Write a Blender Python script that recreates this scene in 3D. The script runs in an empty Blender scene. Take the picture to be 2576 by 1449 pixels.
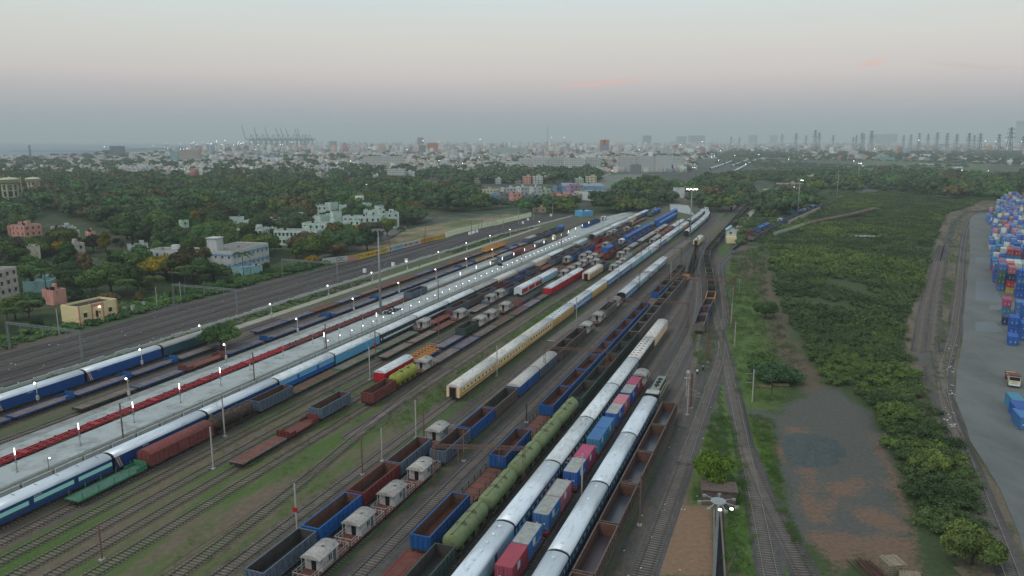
import bpy, math, random
from math import sin, cos, pi, radians, tan, atan2, sqrt
import numpy as np
random.seed(7)
RS = np.random.RandomState(11)
S = bpy.context.scene
COL = S.collection
# ------------------------------------------------------------ camera, sky, sun, exposure
CAMH = 58.0
F = 1900.0; HY = 352.0
TH = math.atan((724.5-HY)/F)
cd = bpy.data.cameras.new('camera'); cam = bpy.data.objects.new('camera', cd); COL.objects.link(cam)
cd.sensor_width = 36.0; cd.lens = 36.0*F/2576.0; cd.clip_start = 0.5; cd.clip_end = 90000.0
cam.location = (0, 0, CAMH); cam.rotation_euler = (pi/2-TH, 0, 0)
S.camera = cam
S.view_settings.view_transform = 'Standard'; S.view_settings.look = 'None'
S.view_settings.exposure = 0.0; S.view_settings.gamma = 1.0; S.view_settings.use_curve_mapping = False
S.cycles.use_denoising = True
try: S.cycles.denoiser = 'OPENIMAGEDENOISE'
except Exception: pass
S.cycles.max_bounces = 5; S.cycles.diffuse_bounces = 2; S.cycles.glossy_bounces = 2
S.cycles.transmission_bounces = 2; S.cycles.volume_bounces = 0; S.cycles.transparent_max_bounces = 8
S.cycles.caustics_reflective = False; S.cycles.caustics_refractive = False

def lin(c):
    if isinstance(c, (int, float)): c = (c, c, c)
    return tuple((x/255.0/12.92 if x/255.0 <= .04045 else ((x/255.0+.055)/1.055)**2.4) for x in c)
W = bpy.data.worlds.new('World'); S.world = W; W.use_nodes = True
nt = W.node_tree; nt.nodes.clear()
def N(t, kind, **kw):
    n = t.nodes.new(kind)
    for k, v in kw.items():
        if k.startswith('i_'):
            n.inputs[int(k[2:]) if k[2:].isdigit() else k[2:]].default_value = v
        else: setattr(n, k, v)
    return n
def math_(t, op, a, b=None, c=None, clamp=False):
    n = t.nodes.new('ShaderNodeMath'); n.operation = op; n.use_clamp = clamp
    for i, x in enumerate((a, b, c)):
        if x is None: continue
        if isinstance(x, (int, float)): n.inputs[i].default_value = x
        else: t.links.new(x, n.inputs[i])
    return n.outputs[0]
def ramp(t, fac, stops, interp='LINEAR'):
    r = t.nodes.new('ShaderNodeValToRGB'); r.color_ramp.interpolation = interp
    e = r.color_ramp.elements
    while len(e) < len(stops): e.new(0.5)
    for i, (p, c) in enumerate(stops):
        e[i].position = p
        e[i].color = (c, c, c, 1) if isinstance(c, (int, float)) else tuple(c)+(1,)
    if fac is not None: t.links.new(fac, r.inputs[0])
    return r.outputs[0]
def mixc(t, fac, a, b, mode='MIX'):
    n = t.nodes.new('ShaderNodeMix'); n.data_type = 'RGBA'; n.blend_type = mode; n.clamp_factor = True; n.clamp_result = False
    for sock, x in ((n.inputs[0], fac), (n.inputs[6], a), (n.inputs[7], b)):
        if isinstance(x, (int, float)): sock.default_value = x
        elif isinstance(x, tuple): sock.default_value = x if len(x) == 4 else x+(1,)
        else: t.links.new(x, sock)
    return n.outputs[2]
gc = N(nt, 'ShaderNodeTexCoord'); sx = N(nt, 'ShaderNodeSeparateXYZ'); nt.links.new(gc.outputs['Generated'], sx.inputs[0])
X_, Y_, Z_ = sx.outputs
SUN_EL, SUN_AZ = radians(48), radians(-128)   # soft bright side of the evening sky
sky = N(nt, 'ShaderNodeTexSky', sky_type='NISHITA', sun_disc=False, sun_elevation=SUN_EL, sun_rotation=SUN_AZ)
grad = ramp(nt, math_(nt, 'MULTIPLY', Z_, 2.5, clamp=True), [
    (0.0, lin((144, 162, 166))), (.045, lin((154, 166, 170))), (.09, lin((173, 171, 177))), (.14, lin((194, 183, 184))), (.20, lin((214, 201, 196))),
    (.29, lin((219, 213, 204))), (.42, lin((216, 224, 220))), (.60, lin((208, 222, 224))), (1.0, lin((198, 214, 224)))])
az = math_(nt, 'ARCTAN2', X_, Y_)
# a cooler, tealer sky towards the sea on the left
leftf = math_(nt, 'MULTIPLY', math_(nt, 'SUBTRACT', -.05, az), .9, clamp=True)
grad = mixc(nt, math_(nt, 'MULTIPLY', leftf, .35), grad, mixc(nt, 1.0, grad, (.84, 1.0, 1.02), 'MULTIPLY'))
nz = N(nt, 'ShaderNodeTexNoise', i_Scale=3.0, i_Detail=3.0)
mp = N(nt, 'ShaderNodeMapping'); mp.inputs['Scale'].default_value = (1, 1, 9)
nt.links.new(gc.outputs['Generated'], mp.inputs[0]); nt.links.new(mp.outputs[0], nz.inputs['Vector'])
grad = mixc(nt, .03, grad, mixc(nt, math_(nt, 'SUBTRACT', math_(nt, 'MULTIPLY', nz.outputs[0], 2.2), .6, clamp=True), (.35, .36, .4), (1, .95, .92)), 'MIX')
def streak(col, a0, e0, la, le, slope, tint, k):
    da = math_(nt, 'SUBTRACT', az, a0); de = math_(nt, 'SUBTRACT', math_(nt, 'SUBTRACT', Z_, e0), math_(nt, 'MULTIPLY', da, slope))
    n2 = N(nt, 'ShaderNodeTexNoise', i_Scale=38.0, i_Detail=4.0); nt.links.new(gc.outputs['Generated'], n2.inputs['Vector'])
    de = math_(nt, 'ADD', de, math_(nt, 'MULTIPLY', math_(nt, 'SUBTRACT', n2.outputs[0], .5), le*3.4))
    d = math_(nt, 'ADD', math_(nt, 'POWER', math_(nt, 'ABSOLUTE', math_(nt, 'DIVIDE', da, la)), 2.0), math_(nt, 'POWER', math_(nt, 'ABSOLUTE', math_(nt, 'DIVIDE', de, le)), 2.0))
    f = math_(nt, 'MULTIPLY', math_(nt, 'SUBTRACT', 1.0, d, clamp=True), k)
    return mixc(nt, f, col, tint)
grad = streak(grad, .112, .0715, .066, .0040, .10, lin((232, 186, 172)), .8)
grad = streak(grad, .430, .088, .018, .0055, .25, lin((232, 190, 176)), .8)
grad = streak(grad, .530, .080, .05, .0036, -.10, lin((206, 184, 178)), .5)
addn = mixc(nt, 1.0, grad, mixc(nt, 1.0, sky.outputs[0], (.012, .012, .012), 'MULTIPLY'), 'ADD')
bg = N(nt, 'ShaderNodeBackground', i_Strength=.97); nt.links.new(addn, bg.inputs[0])
wo = N(nt, 'ShaderNodeOutputWorld'); nt.links.new(bg.outputs[0], wo.inputs[0])
sl = bpy.data.lights.new('sun', 'SUN'); sl.energy = 1.15; sl.angle = radians(22); sl.color = (1.0, .93, .88)
so = bpy.data.objects.new('sun', sl); COL.objects.link(so)
so.rotation_euler = (pi/2-SUN_EL, 0, -SUN_AZ+pi)   
# ------------------------------------------------------------ geometry of the place
A = radians(20.7); DX, DY = sin(A), cos(A)
def UV(u, v, z=0.0): return (u*DX+v*DY, u*DY-v*DX, z)     # yard frame: u along the tracks, v across
def inv(x, y): return (x*DX+y*DY, x*DY-y*DX)
def V(px, py, h=0.0):                                     # survey of the photograph: point of height h
    x = px-1288.0; y = 724.5-py
    dy = F*cos(TH)+y*sin(TH); dz = -F*sin(TH)+y*cos(TH)
    t = (CAMH-h)/-dz
    return (x*t, dy*t)
def height_at(x, y, py):                                  # height of the top seen at image row py above ground point
    k = (724.5-py)/F                                       # tan in camera frame
    # point p=(y, z-CAMH): depth=y*cos+(-dz)*sin ; up=y*sin+dz*cos
    dz = (k*y*cos(TH)-y*sin(TH))/(cos(TH)+k*sin(TH))
    return CAMH+dz
# ------------------------------------------------------------ materials
MATS = {}
FRONT = []; CLEAR = []   # (x, y, r) kept free of trees and city houses
def mat(name, col, rough=.75, var=.22, scale=1.2, dirt=None, dirt_amt=.35, metal=0.0, rnd=.12, stretch=(1, 1, 1), world=False, detail=5.0, bump=0.0, spec=.3, hue=0.0):
    if name in MATS: return MATS[name]
    m = bpy.data.materials.new(name); m.use_nodes = True; t = m.node_tree; t.nodes.clear()
    out = N(t, 'ShaderNodeOutputMaterial'); b = N(t, 'ShaderNodeBsdfPrincipled'); t.links.new(b.outputs[0], out.inputs[0])
    b.inputs['Roughness'].default_value = rough; b.inputs['Metallic'].default_value = metal
    b.inputs['Specular IOR Level'].default_value = spec
    c = lin(col) if max(col) > 1.001 else tuple(col)
    tc = N(t, 'ShaderNodeTexCoord')
    if world:
        ge = N(t, 'ShaderNodeNewGeometry'); src = ge.outputs['Position']
    else: src = tc.outputs['Object']
    oi = N(t, 'ShaderNodeObjectInfo')
    mp = N(t, 'ShaderNodeMapping'); mp.inputs['Scale'].default_value = stretch; t.links.new(src, mp.inputs[0])
    if not world:
        cb = N(t, 'ShaderNodeCombineXYZ')
        for i in range(3): t.links.new(math_(t, 'MULTIPLY', oi.outputs['Random'], 57.0+i*13), cb.inputs[i])
        t.links.new(cb.outputs[0], mp.inputs['Location'])
    n = N(t, 'ShaderNodeTexNoise', i_Scale=scale, i_Detail=detail, i_Roughness=.62); t.links.new(mp.outputs[0], n.inputs['Vector'])
    f = ramp(t, n.outputs[0], [(.28, 0.0), (.72, 1.0)])
    lo = tuple(x*(1-var) for x in c); hi = tuple(min(1, x*(1+var)) for x in c)
    col_ = mixc(t, f, lo, hi)
    if name.startswith('leaf'):
        nl = N(t, 'ShaderNodeTexNoise', i_Scale=.085, i_Detail=2.0); t.links.new(mp.outputs[0], nl.inputs['Vector'])
        col_ = mixc(t, 1.0, col_, ramp(t, nl.outputs[0], [(.3, (.55, .62, .6)), (.5, (1, 1, 1)), (.7, (1.5, 1.38, 1.15))]), 'MULTIPLY')
    if dirt is not None:
        n2 = N(t, 'ShaderNodeTexNoise', i_Scale=scale*2.7, i_Detail=6.0, i_Roughness=.7); t.links.new(mp.outputs[0], n2.inputs['Vector'])
        f2 = ramp(t, n2.outputs[0], [(.62-dirt_amt*.35, 0.0), (.78-dirt_amt*.2, 1.0)])
        col_ = mixc(t, math_(t, 'MULTIPLY', f2, .85), col_, lin(dirt) if max(dirt) > 1.001 else tuple(dirt))
    if rnd:
        k = math_(t, 'ADD', math_(t, 'MULTIPLY', oi.outputs['Random'], 2*rnd), 1-rnd)
        hs = N(t, 'ShaderNodeHueSaturation'); t.links.new(col_, hs.inputs['Color']); t.links.new(k, hs.inputs['Value'])
        if hue:
            t.links.new(math_(t, 'ADD', math_(t, 'MULTIPLY', math_(t, 'FRACT', math_(t, 'MULTIPLY', oi.outputs['Random'], 7.31)), hue), .5-hue/2), hs.inputs['Hue'])
        col_ = hs.outputs[0]
    t.links.new(col_, b.inputs['Base Color'])
    if bump:
        bn = N(t, 'ShaderNodeBump', i_Strength=bump, i_Distance=.1); t.links.new(n.outputs[0], bn.inputs['Height']); t.links.new(bn.outputs[0], b.inputs['Normal'])
    MATS[name] = m
    return m
def emit(name, col, s):
    if name in MATS: return MATS[name]
    m = bpy.data.materials.new(name); m.use_nodes = True; t = m.node_tree; t.nodes.clear()
    out = N(t, 'ShaderNodeOutputMaterial'); e = N(t, 'ShaderNodeEmission', i_Strength=s); e.inputs[0].default_value = tuple(col)+(1,)
    t.links.new(e.outputs[0], out.inputs[0]); MATS[name] = m
    m.cycles.emission_sampling = 'NONE'
    return m
RUST = (70, 45, 36)
P = dict(
 white_roof=dict(col=(202, 208, 209), rough=.42, var=.07, scale=.7, dirt=(146, 147, 143), dirt_amt=.42, stretch=(1, .25, 1), spec=.5),
 silver_roof=dict(col=(206, 214, 220), rough=.32, var=.05, scale=.6, dirt=(164, 172, 178), dirt_amt=.3, stretch=(1, .2, 1), spec=.6, metal=.15),
 grey_roof=dict(col=(158, 156, 150), rough=.6, var=.1, scale=.7, dirt=(120, 112, 104), dirt_amt=.4, stretch=(1, .3, 1)),
 cream_roof=dict(col=(198, 195, 188), rough=.6, var=.1, scale=.7, dirt=(146, 134, 122), dirt_amt=.4, stretch=(1, .3, 1)),
 old_roof=dict(col=(160, 156, 150), rough=.75, var=.12, scale=.9, dirt=(116, 106, 98), dirt_amt=.4),
 navy=dict(col=(30, 66, 112), rough=.45, var=.12, dirt=(30, 44, 72), dirt_amt=.2),
 royal=dict(col=(30, 92, 170), rough=.45, var=.1, dirt=(30, 60, 118), dirt_amt=.25),
 skyblue=dict(col=(96, 166, 206), rough=.5, var=.08, dirt=(80, 120, 150), dirt_amt=.3),
 teal=dict(col=(40, 78, 92), rough=.5, var=.12, dirt=(34, 56, 66), dirt_amt=.3),
 mint=dict(col=(160, 216, 208), rough=.5, var=.04),
 palecyan=dict(col=(146, 190, 202), rough=.5, var=.08, dirt=(110, 140, 150), dirt_amt=.3),
 darkcoach=dict(col=(40, 54, 64), rough=.5, var=.12),
 whitestripe=dict(col=(196, 206, 208), rough=.5, var=.05),
 cream=dict(col=(222, 194, 152), rough=.55, var=.07, dirt=(160, 128, 96), dirt_amt=.25),
 ochre=dict(col=(206, 164, 96), rough=.55, var=.08, dirt=(150, 104, 62), dirt_amt=.25),
 orange=dict(col=(210, 140, 52), rough=.6, var=.1, dirt=(140, 90, 40), dirt_amt=.3),
 maroon=dict(col=(112, 46, 42), rough=.6, var=.14, dirt=(70, 40, 36), dirt_amt=.35),
 wagonred=dict(col=(116, 60, 56), rough=.7, var=.16, dirt=(74, 46, 42), dirt_amt=.4, stretch=(1, .5, 1)),
 brightred=dict(col=(176, 26, 40), rough=.5, var=.1, dirt=(120, 30, 34), dirt_amt=.2),
 redframe=dict(col=(158, 34, 44), rough=.55, var=.14, dirt=(100, 36, 38), dirt_amt=.3),
 dullred=dict(col=(118, 62, 60), rough=.7, var=.16, dirt=(72, 50, 48), dirt_amt=.4),
 wagonblue=dict(col=(24, 84, 146), rough=.55, var=.14, dirt=(40, 60, 84), dirt_amt=.3),
 greyblue=dict(col=(88, 106, 124), rough=.7, var=.2, dirt=(84, 72, 66), dirt_amt=.55, stretch=(1, 1, .4)),
 wagongrey=dict(col=(118, 114, 110), rough=.75, var=.2, dirt=(80, 62, 54), dirt_amt=.55, stretch=(1, 1, .4)),
 browngrey=dict(col=(104, 90, 82), rough=.8, var=.2, dirt=(72, 54, 46), dirt_amt=.5, stretch=(1, 1, .4)),
 darkgreen=dict(col=(60, 76, 70), rough=.7, var=.18, dirt=(52, 50, 46), dirt_amt=.45),
 paintgreen=dict(col=(58, 122, 88), rough=.65, var=.14, dirt=(54, 76, 62), dirt_amt=.35),
 tankgreen=dict(col=(112, 124, 84), rough=.55, var=.14, scale=.5, dirt=(92, 88, 64), dirt_amt=.35),
 tankyellow=dict(col=(148, 152, 58), rough=.6, var=.14, scale=.6, dirt=(110, 100, 50), dirt_amt=.4),
 tankbrown=dict(col=(108, 92, 76), rough=.7, var=.25, scale=.5, dirt=(62, 52, 46), dirt_amt=.5),
 tankgrey=dict(col=(116, 130, 120), rough=.65, var=.2, scale=.5, dirt=(80, 74, 64), dirt_amt=.4),
 tankblack=dict(col=(62, 54, 50), rough=.75, var=.25, scale=.5, dirt=(122, 92, 70), dirt_amt=.4),
 inside_rust=dict(col=(104, 70, 56), rough=.9, var=.25, scale=.9, dirt=(62, 50, 46), dirt_amt=.5),
 inside_dark=dict(col=(72, 66, 62), rough=.9, var=.25, scale=.9, dirt=(50, 46, 44), dirt_amt=.5),
 floor_rust=dict(col=(112, 66, 46), rough=.95, var=.25, scale=.6, dirt=(74, 56, 48), dirt_amt=.45),
 floor_dark=dict(col=(64, 62, 60), rough=.95, var=.25, scale=.6, dirt=(46, 44, 42), dirt_amt=.5),
 floor_wet=dict(col=(66, 70, 78), rough=.28, var=.12, scale=.25, dirt=(94, 60, 44), dirt_amt=.12, spec=.5),
 floor_mauve=dict(col=(72, 60, 66), rough=.4, var=.12, scale=.3, dirt=(84, 60, 50), dirt_amt=.15, spec=.4),
 deck=dict(col=(118, 104, 96), rough=.9, var=.25, scale=.5, dirt=(88, 70, 62), dirt_amt=.5, stretch=(1, .4, 1)),
 deck_red=dict(col=(110, 68, 58), rough=.9, var=.25, scale=.5, dirt=(78, 58, 52), dirt_amt=.45),
 deck_green=dict(col=(72, 106, 92), rough=.85, var=.2, scale=.7, dirt=(64, 66, 58), dirt_amt=.35),
 vangrey=dict(col=(180, 177, 172), rough=.75, var=.12, dirt=(124, 110, 100), dirt_amt=.35),
 tarp=dict(col=(22, 92, 160), rough=.5, var=.18, scale=.5, dirt=(34, 66, 118), dirt_amt=.4, stretch=(1, .5, 1)),
 black=dict(col=(24, 24, 26), rough=.8, var=.2),
 glass=dict(col=(26, 34, 40), rough=.2, var=.1, spec=.6, rnd=.3),
 under=dict(col=(52, 46, 42), rough=.85, var=.25, dirt=RUST, dirt_amt=.4),
 bogie=dict(col=(84, 58, 50), rough=.85, var=.25, dirt=(50, 42, 38), dirt_amt=.4),
 rail=dict(col=(74, 62, 56), rough=.5, var=.18, spec=.5, rnd=0),
 railshine=dict(col=(128, 124, 120), rough=.35, var=.12, metal=.5, rnd=0),
 sleeper=dict(col=(112, 104, 96), rough=.9, var=.3, scale=.4, rnd=.1, world=True),
 steel=dict(col=(136, 140, 142), rough=.5, var=.12, metal=.2),
 rustpole=dict(col=(112, 84, 74), rough=.75, var=.2, dirt=(78, 56, 50), dirt_amt=.35),
 concpole=dict(col=(158, 156, 150), rough=.8, var=.12),
 concrete=dict(col=(150, 152, 150), rough=.9, var=.12, scale=.15, dirt=(116, 116, 112), dirt_amt=.35, world=True, rnd=0),
 plaster=dict(col=(196, 198, 190), rough=.85, var=.07, scale=.3, dirt=(150, 146, 136), dirt_amt=.3),
 trunk=dict(col=(78, 66, 56), rough=.9, var=.25),
)
def G(n):
    if n in MATS: return MATS[n]
    return mat(n, **P[n])
# ------------------------------------------------------------ mesh building
class MB:
    def __init__(s): s.v = []; s.f = []; s.m = []; s.sm = []; s.mats = []
    def mi(s, m):
        if isinstance(m, str): m = G(m)
        if m not in s.mats: s.mats.append(m)
        return s.mats.index(m)
    def face(s, pts, m, smooth=False):
        n = len(s.v); s.v += [tuple(p) for p in pts]; s.f.append(tuple(range(n, n+len(pts)))); s.m.append(s.mi(m)); s.sm.append(smooth)
    def box(s, x0, x1, y0, y1, z0, z1, m, bottom=False):
        n = len(s.v); k = s.mi(m)
        s.v += [(x0, y0, z0), (x1, y0, z0), (x1, y1, z0), (x0, y1, z0), (x0, y0, z1), (x1, y0, z1), (x1, y1, z1), (x0, y1, z1)]
        fs = [(4, 5, 6, 7), (0, 1, 5, 4), (1, 2, 6, 5), (2, 3, 7, 6), (3, 0, 4, 7)]+([(3, 2, 1, 0)] if bottom else [])
        for f in fs: s.f.append(tuple(n+i for i in f)); s.m.append(k); s.sm.append(False)
    def bar(s, a, b, w, m, h=None, sides=4):
        ax, ay, az_ = a; bx, by, bz = b; h = h or w
        dx, dy, dz = bx-ax, by-ay, bz-az_; L = sqrt(dx*dx+dy*dy+dz*dz) or 1e-6; dx /= L; dy /= L; dz /= L
        if abs(dz) > .95: ux, uy, uz = 1, 0, 0
        else: q = sqrt(dx*dx+dy*dy); ux, uy, uz = dy/q, -dx/q, 0
        vx, vy, vz = dy*uz-dz*uy, dz*ux-dx*uz, dx*uy-dy*ux
        n = len(s.v); k = s.mi(m)
        if sides == 4: rs = [(-.5, -.5), (.5, -.5), (.5, .5), (-.5, .5)]
        else: rs = [(.5*cos(2*pi*i/sides), .5*sin(2*pi*i/sides)) for i in range(sides)]
        for c in (a, b):
            for p, q in rs: s.v.append((c[0]+ux*p*w+vx*q*h, c[1]+uy*p*w+vy*q*h, c[2]+uz*p*w+vz*q*h))
        q = len(rs)
        for i in range(q): s.f.append((n+i, n+(i+1) % q, n+q+(i+1) % q, n+q+i)); s.m.append(k); s.sm.append(sides > 6)
        s.f.append(tuple(n+q+i for i in range(q))); s.m.append(k); s.sm.append(False)
        s.f.append(tuple(n+q-1-i for i in range(q))); s.m.append(k); s.sm.append(False)
    def lathe(s, prof, m, seg=14, c=(0, 0, 0), axis='z', smooth=True, caps=True):
        n = len(s.v); k = s.mi(m)
        for r, h in prof:
            for i in range(seg):
                a = 2*pi*i/seg; p, q = r*cos(a), r*sin(a)
                if axis == 'z': s.v.append((c[0]+p, c[1]+q, c[2]+h))
                elif axis == 'y': s.v.append((c[0]+p, c[1]+h, c[2]+q))
                else: s.v.append((c[0]+h, c[1]+p, c[2]+q))
        for j in range(len(prof)-1):
            for i in range(seg):
                s.f.append((n+j*seg+i, n+j*seg+(i+1) % seg, n+(j+1)*seg+(i+1) % seg, n+(j+1)*seg+i)); s.m.append(k); s.sm.append(smooth)
        if caps:
            s.f.append(tuple(n+seg-1-i for i in range(seg))); s.m.append(k); s.sm.append(False)
            b = n+(len(prof)-1)*seg; s.f.append(tuple(b+i for i in range(seg))); s.m.append(k); s.sm.append(False)
    def strip(s, prof, y0, y1, m, smooth=False, ends=True):     # profile [(x,z)...] swept along y
        n = len(s.v); q = len(prof); k = s.mi(m) if not isinstance(m, list) else None
        for y in (y0, y1): s.v += [(x, y, z) for x, z in prof]
        for i in range(q-1):
            s.f.append((n+i, n+i+1, n+q+i+1, n+q+i)); s.m.append(k if k is not None else s.mi(m[i])); s.sm.append(smooth)
        if ends:
            k2 = k if k is not None else s.mi(m[0])
            s.f.append(tuple(n+q-1-i for i in range(q))); s.m.append(k2); s.sm.append(False)
            s.f.append(tuple(n+q+i for i in range(q))); s.m.append(k2); s.sm.append(False)
    def mesh(s, name):
        me = bpy.data.meshes.new(name); me.from_pydata(s.v, [], s.f)
        for m in s.mats: me.materials.append(m)
        me.polygons.foreach_set('material_index', s.m); me.polygons.foreach_set('use_smooth', s.sm); me.update()
        return me
    def build(s, name, parent=None, loc=None):
        o = bpy.data.objects.new(name, s.mesh(name)); COL.objects.link(o)
        if parent is not None: o.parent = parent
        if loc is not None: o.location = loc
        return o
def np_mesh(name, verts, faces_quads, m, smooth=False):
    me = bpy.data.meshes.new(name); nv = len(verts); nf = len(faces_quads); k = faces_quads.shape[1]
    me.vertices.add(nv); me.vertices.foreach_set('co', np.asarray(verts, dtype=np.float32).ravel())
    me.loops.add(nf*k); me.loops.foreach_set('vertex_index', np.asarray(faces_quads, dtype=np.int32).ravel())
    me.polygons.add(nf); me.polygons.foreach_set('loop_start', np.arange(0, nf*k, k, dtype=np.int32))
    me.polygons.foreach_set('loop_total', np.full(nf, k, dtype=np.int32))
    if smooth: me.polygons.foreach_set('use_smooth', np.ones(nf, dtype=bool))
    me.materials.append(m); me.update(calc_edges=True); return me
def tag(o, label=None, cat=None, group=None, kind=None):
    if label: o['label'] = label
    if cat: o['category'] = cat
    if group: o['group'] = group
    if kind: o['kind'] = kind
    return o
def empty(name, loc=(0, 0, 0), rz=0.0):
    o = bpy.data.objects.new(name, None); COL.objects.link(o); o.location = loc; o.rotation_euler = (0, 0, rz); o.empty_display_size = .5
    return o
def put(name, me, parent=None, loc=(0, 0, 0), rz=0.0, sc=None):
    o = bpy.data.objects.new(name, me); COL.objects.link(o); o.location = loc; o.rotation_euler = (0, 0, rz)
    if parent is not None: o.parent = parent
    if sc is not None: o.scale = sc if isinstance(sc, tuple) else (sc, sc, sc)
    return o
def text_mesh(s, m, size, name='lettering'):
    cu = bpy.data.curves.new(name, 'FONT'); cu.body = s; cu.size = size; cu.align_x = 'CENTER'; cu.align_y = 'CENTER'; cu.extrude = .004
    o = bpy.data.objects.new(name, cu); COL.objects.link(o)
    me = bpy.data.meshes.new_from_object(o.evaluated_get(bpy.context.evaluated_depsgraph_get()))
    bpy.data.objects.remove(o); me.materials.clear(); me.materials.append(m if not isinstance(m, str) else G(m)); return me
ORD = 'first second third fourth fifth sixth seventh eighth ninth tenth eleventh twelfth thirteenth fourteenth fifteenth sixteenth seventeenth eighteenth nineteenth'.split()
def nth(i):
    if i < 19: return ORD[i]
    t = ['twentieth', 'thirtieth', 'fortieth', 'fiftieth', 'sixtieth']; b = ['twenty', 'thirty', 'forty', 'fifty', 'sixty']
    i += 1; k = i//10-2
    return t[k] if i % 10 == 0 else b[k]+'-'+ORD[i % 10-1]
# ------------------------------------------------------------ rolling stock
RZ = .22    # rail top
_c = {}
def bogie_mesh():
    if 'bogie' in _c: return _c['bogie']
    b = MB()
    for y in (-1.0, 1.0):
        for x in (-.86, .86): b.lathe([(.46, -.06), (.46, .06)], 'bogie', 12, (x, y, RZ+.46), 'x', smooth=False)
        b.bar((-.9, y, RZ+.46), (.9, y, RZ+.46), .14, 'bogie')
    for s in (-1, 1):
        b.box(s*1.08-.07, s*1.08+.07, -1.45, 1.45, RZ+.5, RZ+.72, 'bogie', True)
        b.box(s*1.08-.09, s*1.08+.09, -.3, .3, RZ+.28, RZ+.5, 'bogie', True)
        for y in (-1, 1): b.box(s*1.08-.1, s*1.08+.1, y-.2, y+.2, RZ+.3, RZ+.62, 'bogie', True)
    b.box(-1.1, 1.1, -.25, .25, RZ+.55, RZ+.78, 'bogie')
    _c['bogie'] = b.mesh('bogie'); return _c['bogie']
def under_mesh(L, key='under'):
    k = ('u', round(L, 1), key)
    if k in _c: return _c[k]
    b = MB(); h = L/2
    b.box(-.3, .3, -h-.3, h+.3, .8, 1.08, key, True)
    for s in (-1, 1):
        b.box(s*1.3-.1, s*1.3+.1, -h, h, .92, 1.12, key, True)
        for e in (-1, 1): b.lathe([(.22, -.03), (.22, .03)], key, 8, (s*.85, e*(h+.42), 1.0), 'y', False); b.bar((s*.85, e*h, 1.0), (s*.85, e*(h+.4), 1.0), .14, key)
    for y in (-h*.32, h*.1, h*.34): b.box(-1.15, .2, y-.5, y+.5, .5, .92, key, True); b.box(.3, 1.15, y-.3, y+.7, .55, .92, key, True)
    for e in (-1, 1): b.box(-1.4, 1.4, e*h-.12, e*h+.12, .85, 1.12, key, True)
    _c[k] = b.mesh('underframe'); return _c[k]
def base_parts(L, key='under'):
    o = L/2-(2.2 if L < 16 else 3.6)
    if L < 11: o = L/2-2.0
    return [('underframe', under_mesh(L, key), (0, 0, 0)), ('bogie', bogie_mesh(), (0, -o, 0)), ('bogie', bogie_mesh(), (0, o, 0))]
def gondola(L, body, inside, floor, big=True):
    k = ('g', round(L, 1), body, inside, floor)
    if k in _c: return _c[k]
    b = MB(); h = L/2; w = 1.5; t = .09; zt = 3.2
    for s in (-1, 1):
        b.face([(s*w, -h, 1.1), (s*w, h, 1.1), (s*w, h, zt), (s*w, -h, zt)][::s], body)
        b.face([(s*(w-t), -h+t, 1.1), (s*(w-t), h-t, 1.1), (s*(w-t), h-t, zt), (s*(w-t), -h+t, zt)][::-s], inside)
        b.face([(-w, s*h, 1.1), (w, s*h, 1.1), (w, s*h, zt), (-w, s*h, zt)][::-s], body)
        b.face([(-w+t, s*(h-t), 1.1), (w-t, s*(h-t), 1.1), (w-t, s*(h-t), zt), (-w+t, s*(h-t), zt)][::s], inside)
        b.box(s*(w-.05)-.09, s*(w-.05)+.09, -h-.02, h+.02, zt, zt+.08, body)
        b.box(-w+.04, w-.04, s*(h-.05)-.09, s*(h-.05)+.09, zt, zt+.076, body)
        b.box(s*(w+.06)-.06, s*(w+.06)+.06, -h, h, 1.08, 1.3, body, True)
        n = max(6, int(L/1.15))
        for i in range(n+1):
            y = -h+.08+i*(L-.16)/n
            b.box(s*(w+.06)-.06, s*(w+.06)+.06, y-.07, y+.07, 1.3, zt, body)
        for i in range(4):
            x = -w+.3+i*(2*w-.6)/3
            b.box(x-.06, x+.06, s*(h+.05)-.05, s*(h+.05)+.05, 1.1, zt, body)
        for z in (1.75, 2.45): b.box(s*(w+.03)-.03, s*(w+.03)+.03, -h+.1, h-.1, z, z+.07, body, True)
    f = MB(); f.box(-w+t, w-t, -h+t, h-t, 1.1, 1.22, floor)
    _c[k] = [('body', b.mesh('body'), (0, 0, 0)), ('floor', f.mesh('floor'), (0, 0, 0))]+base_parts(L)
    return _c[k]
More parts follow.
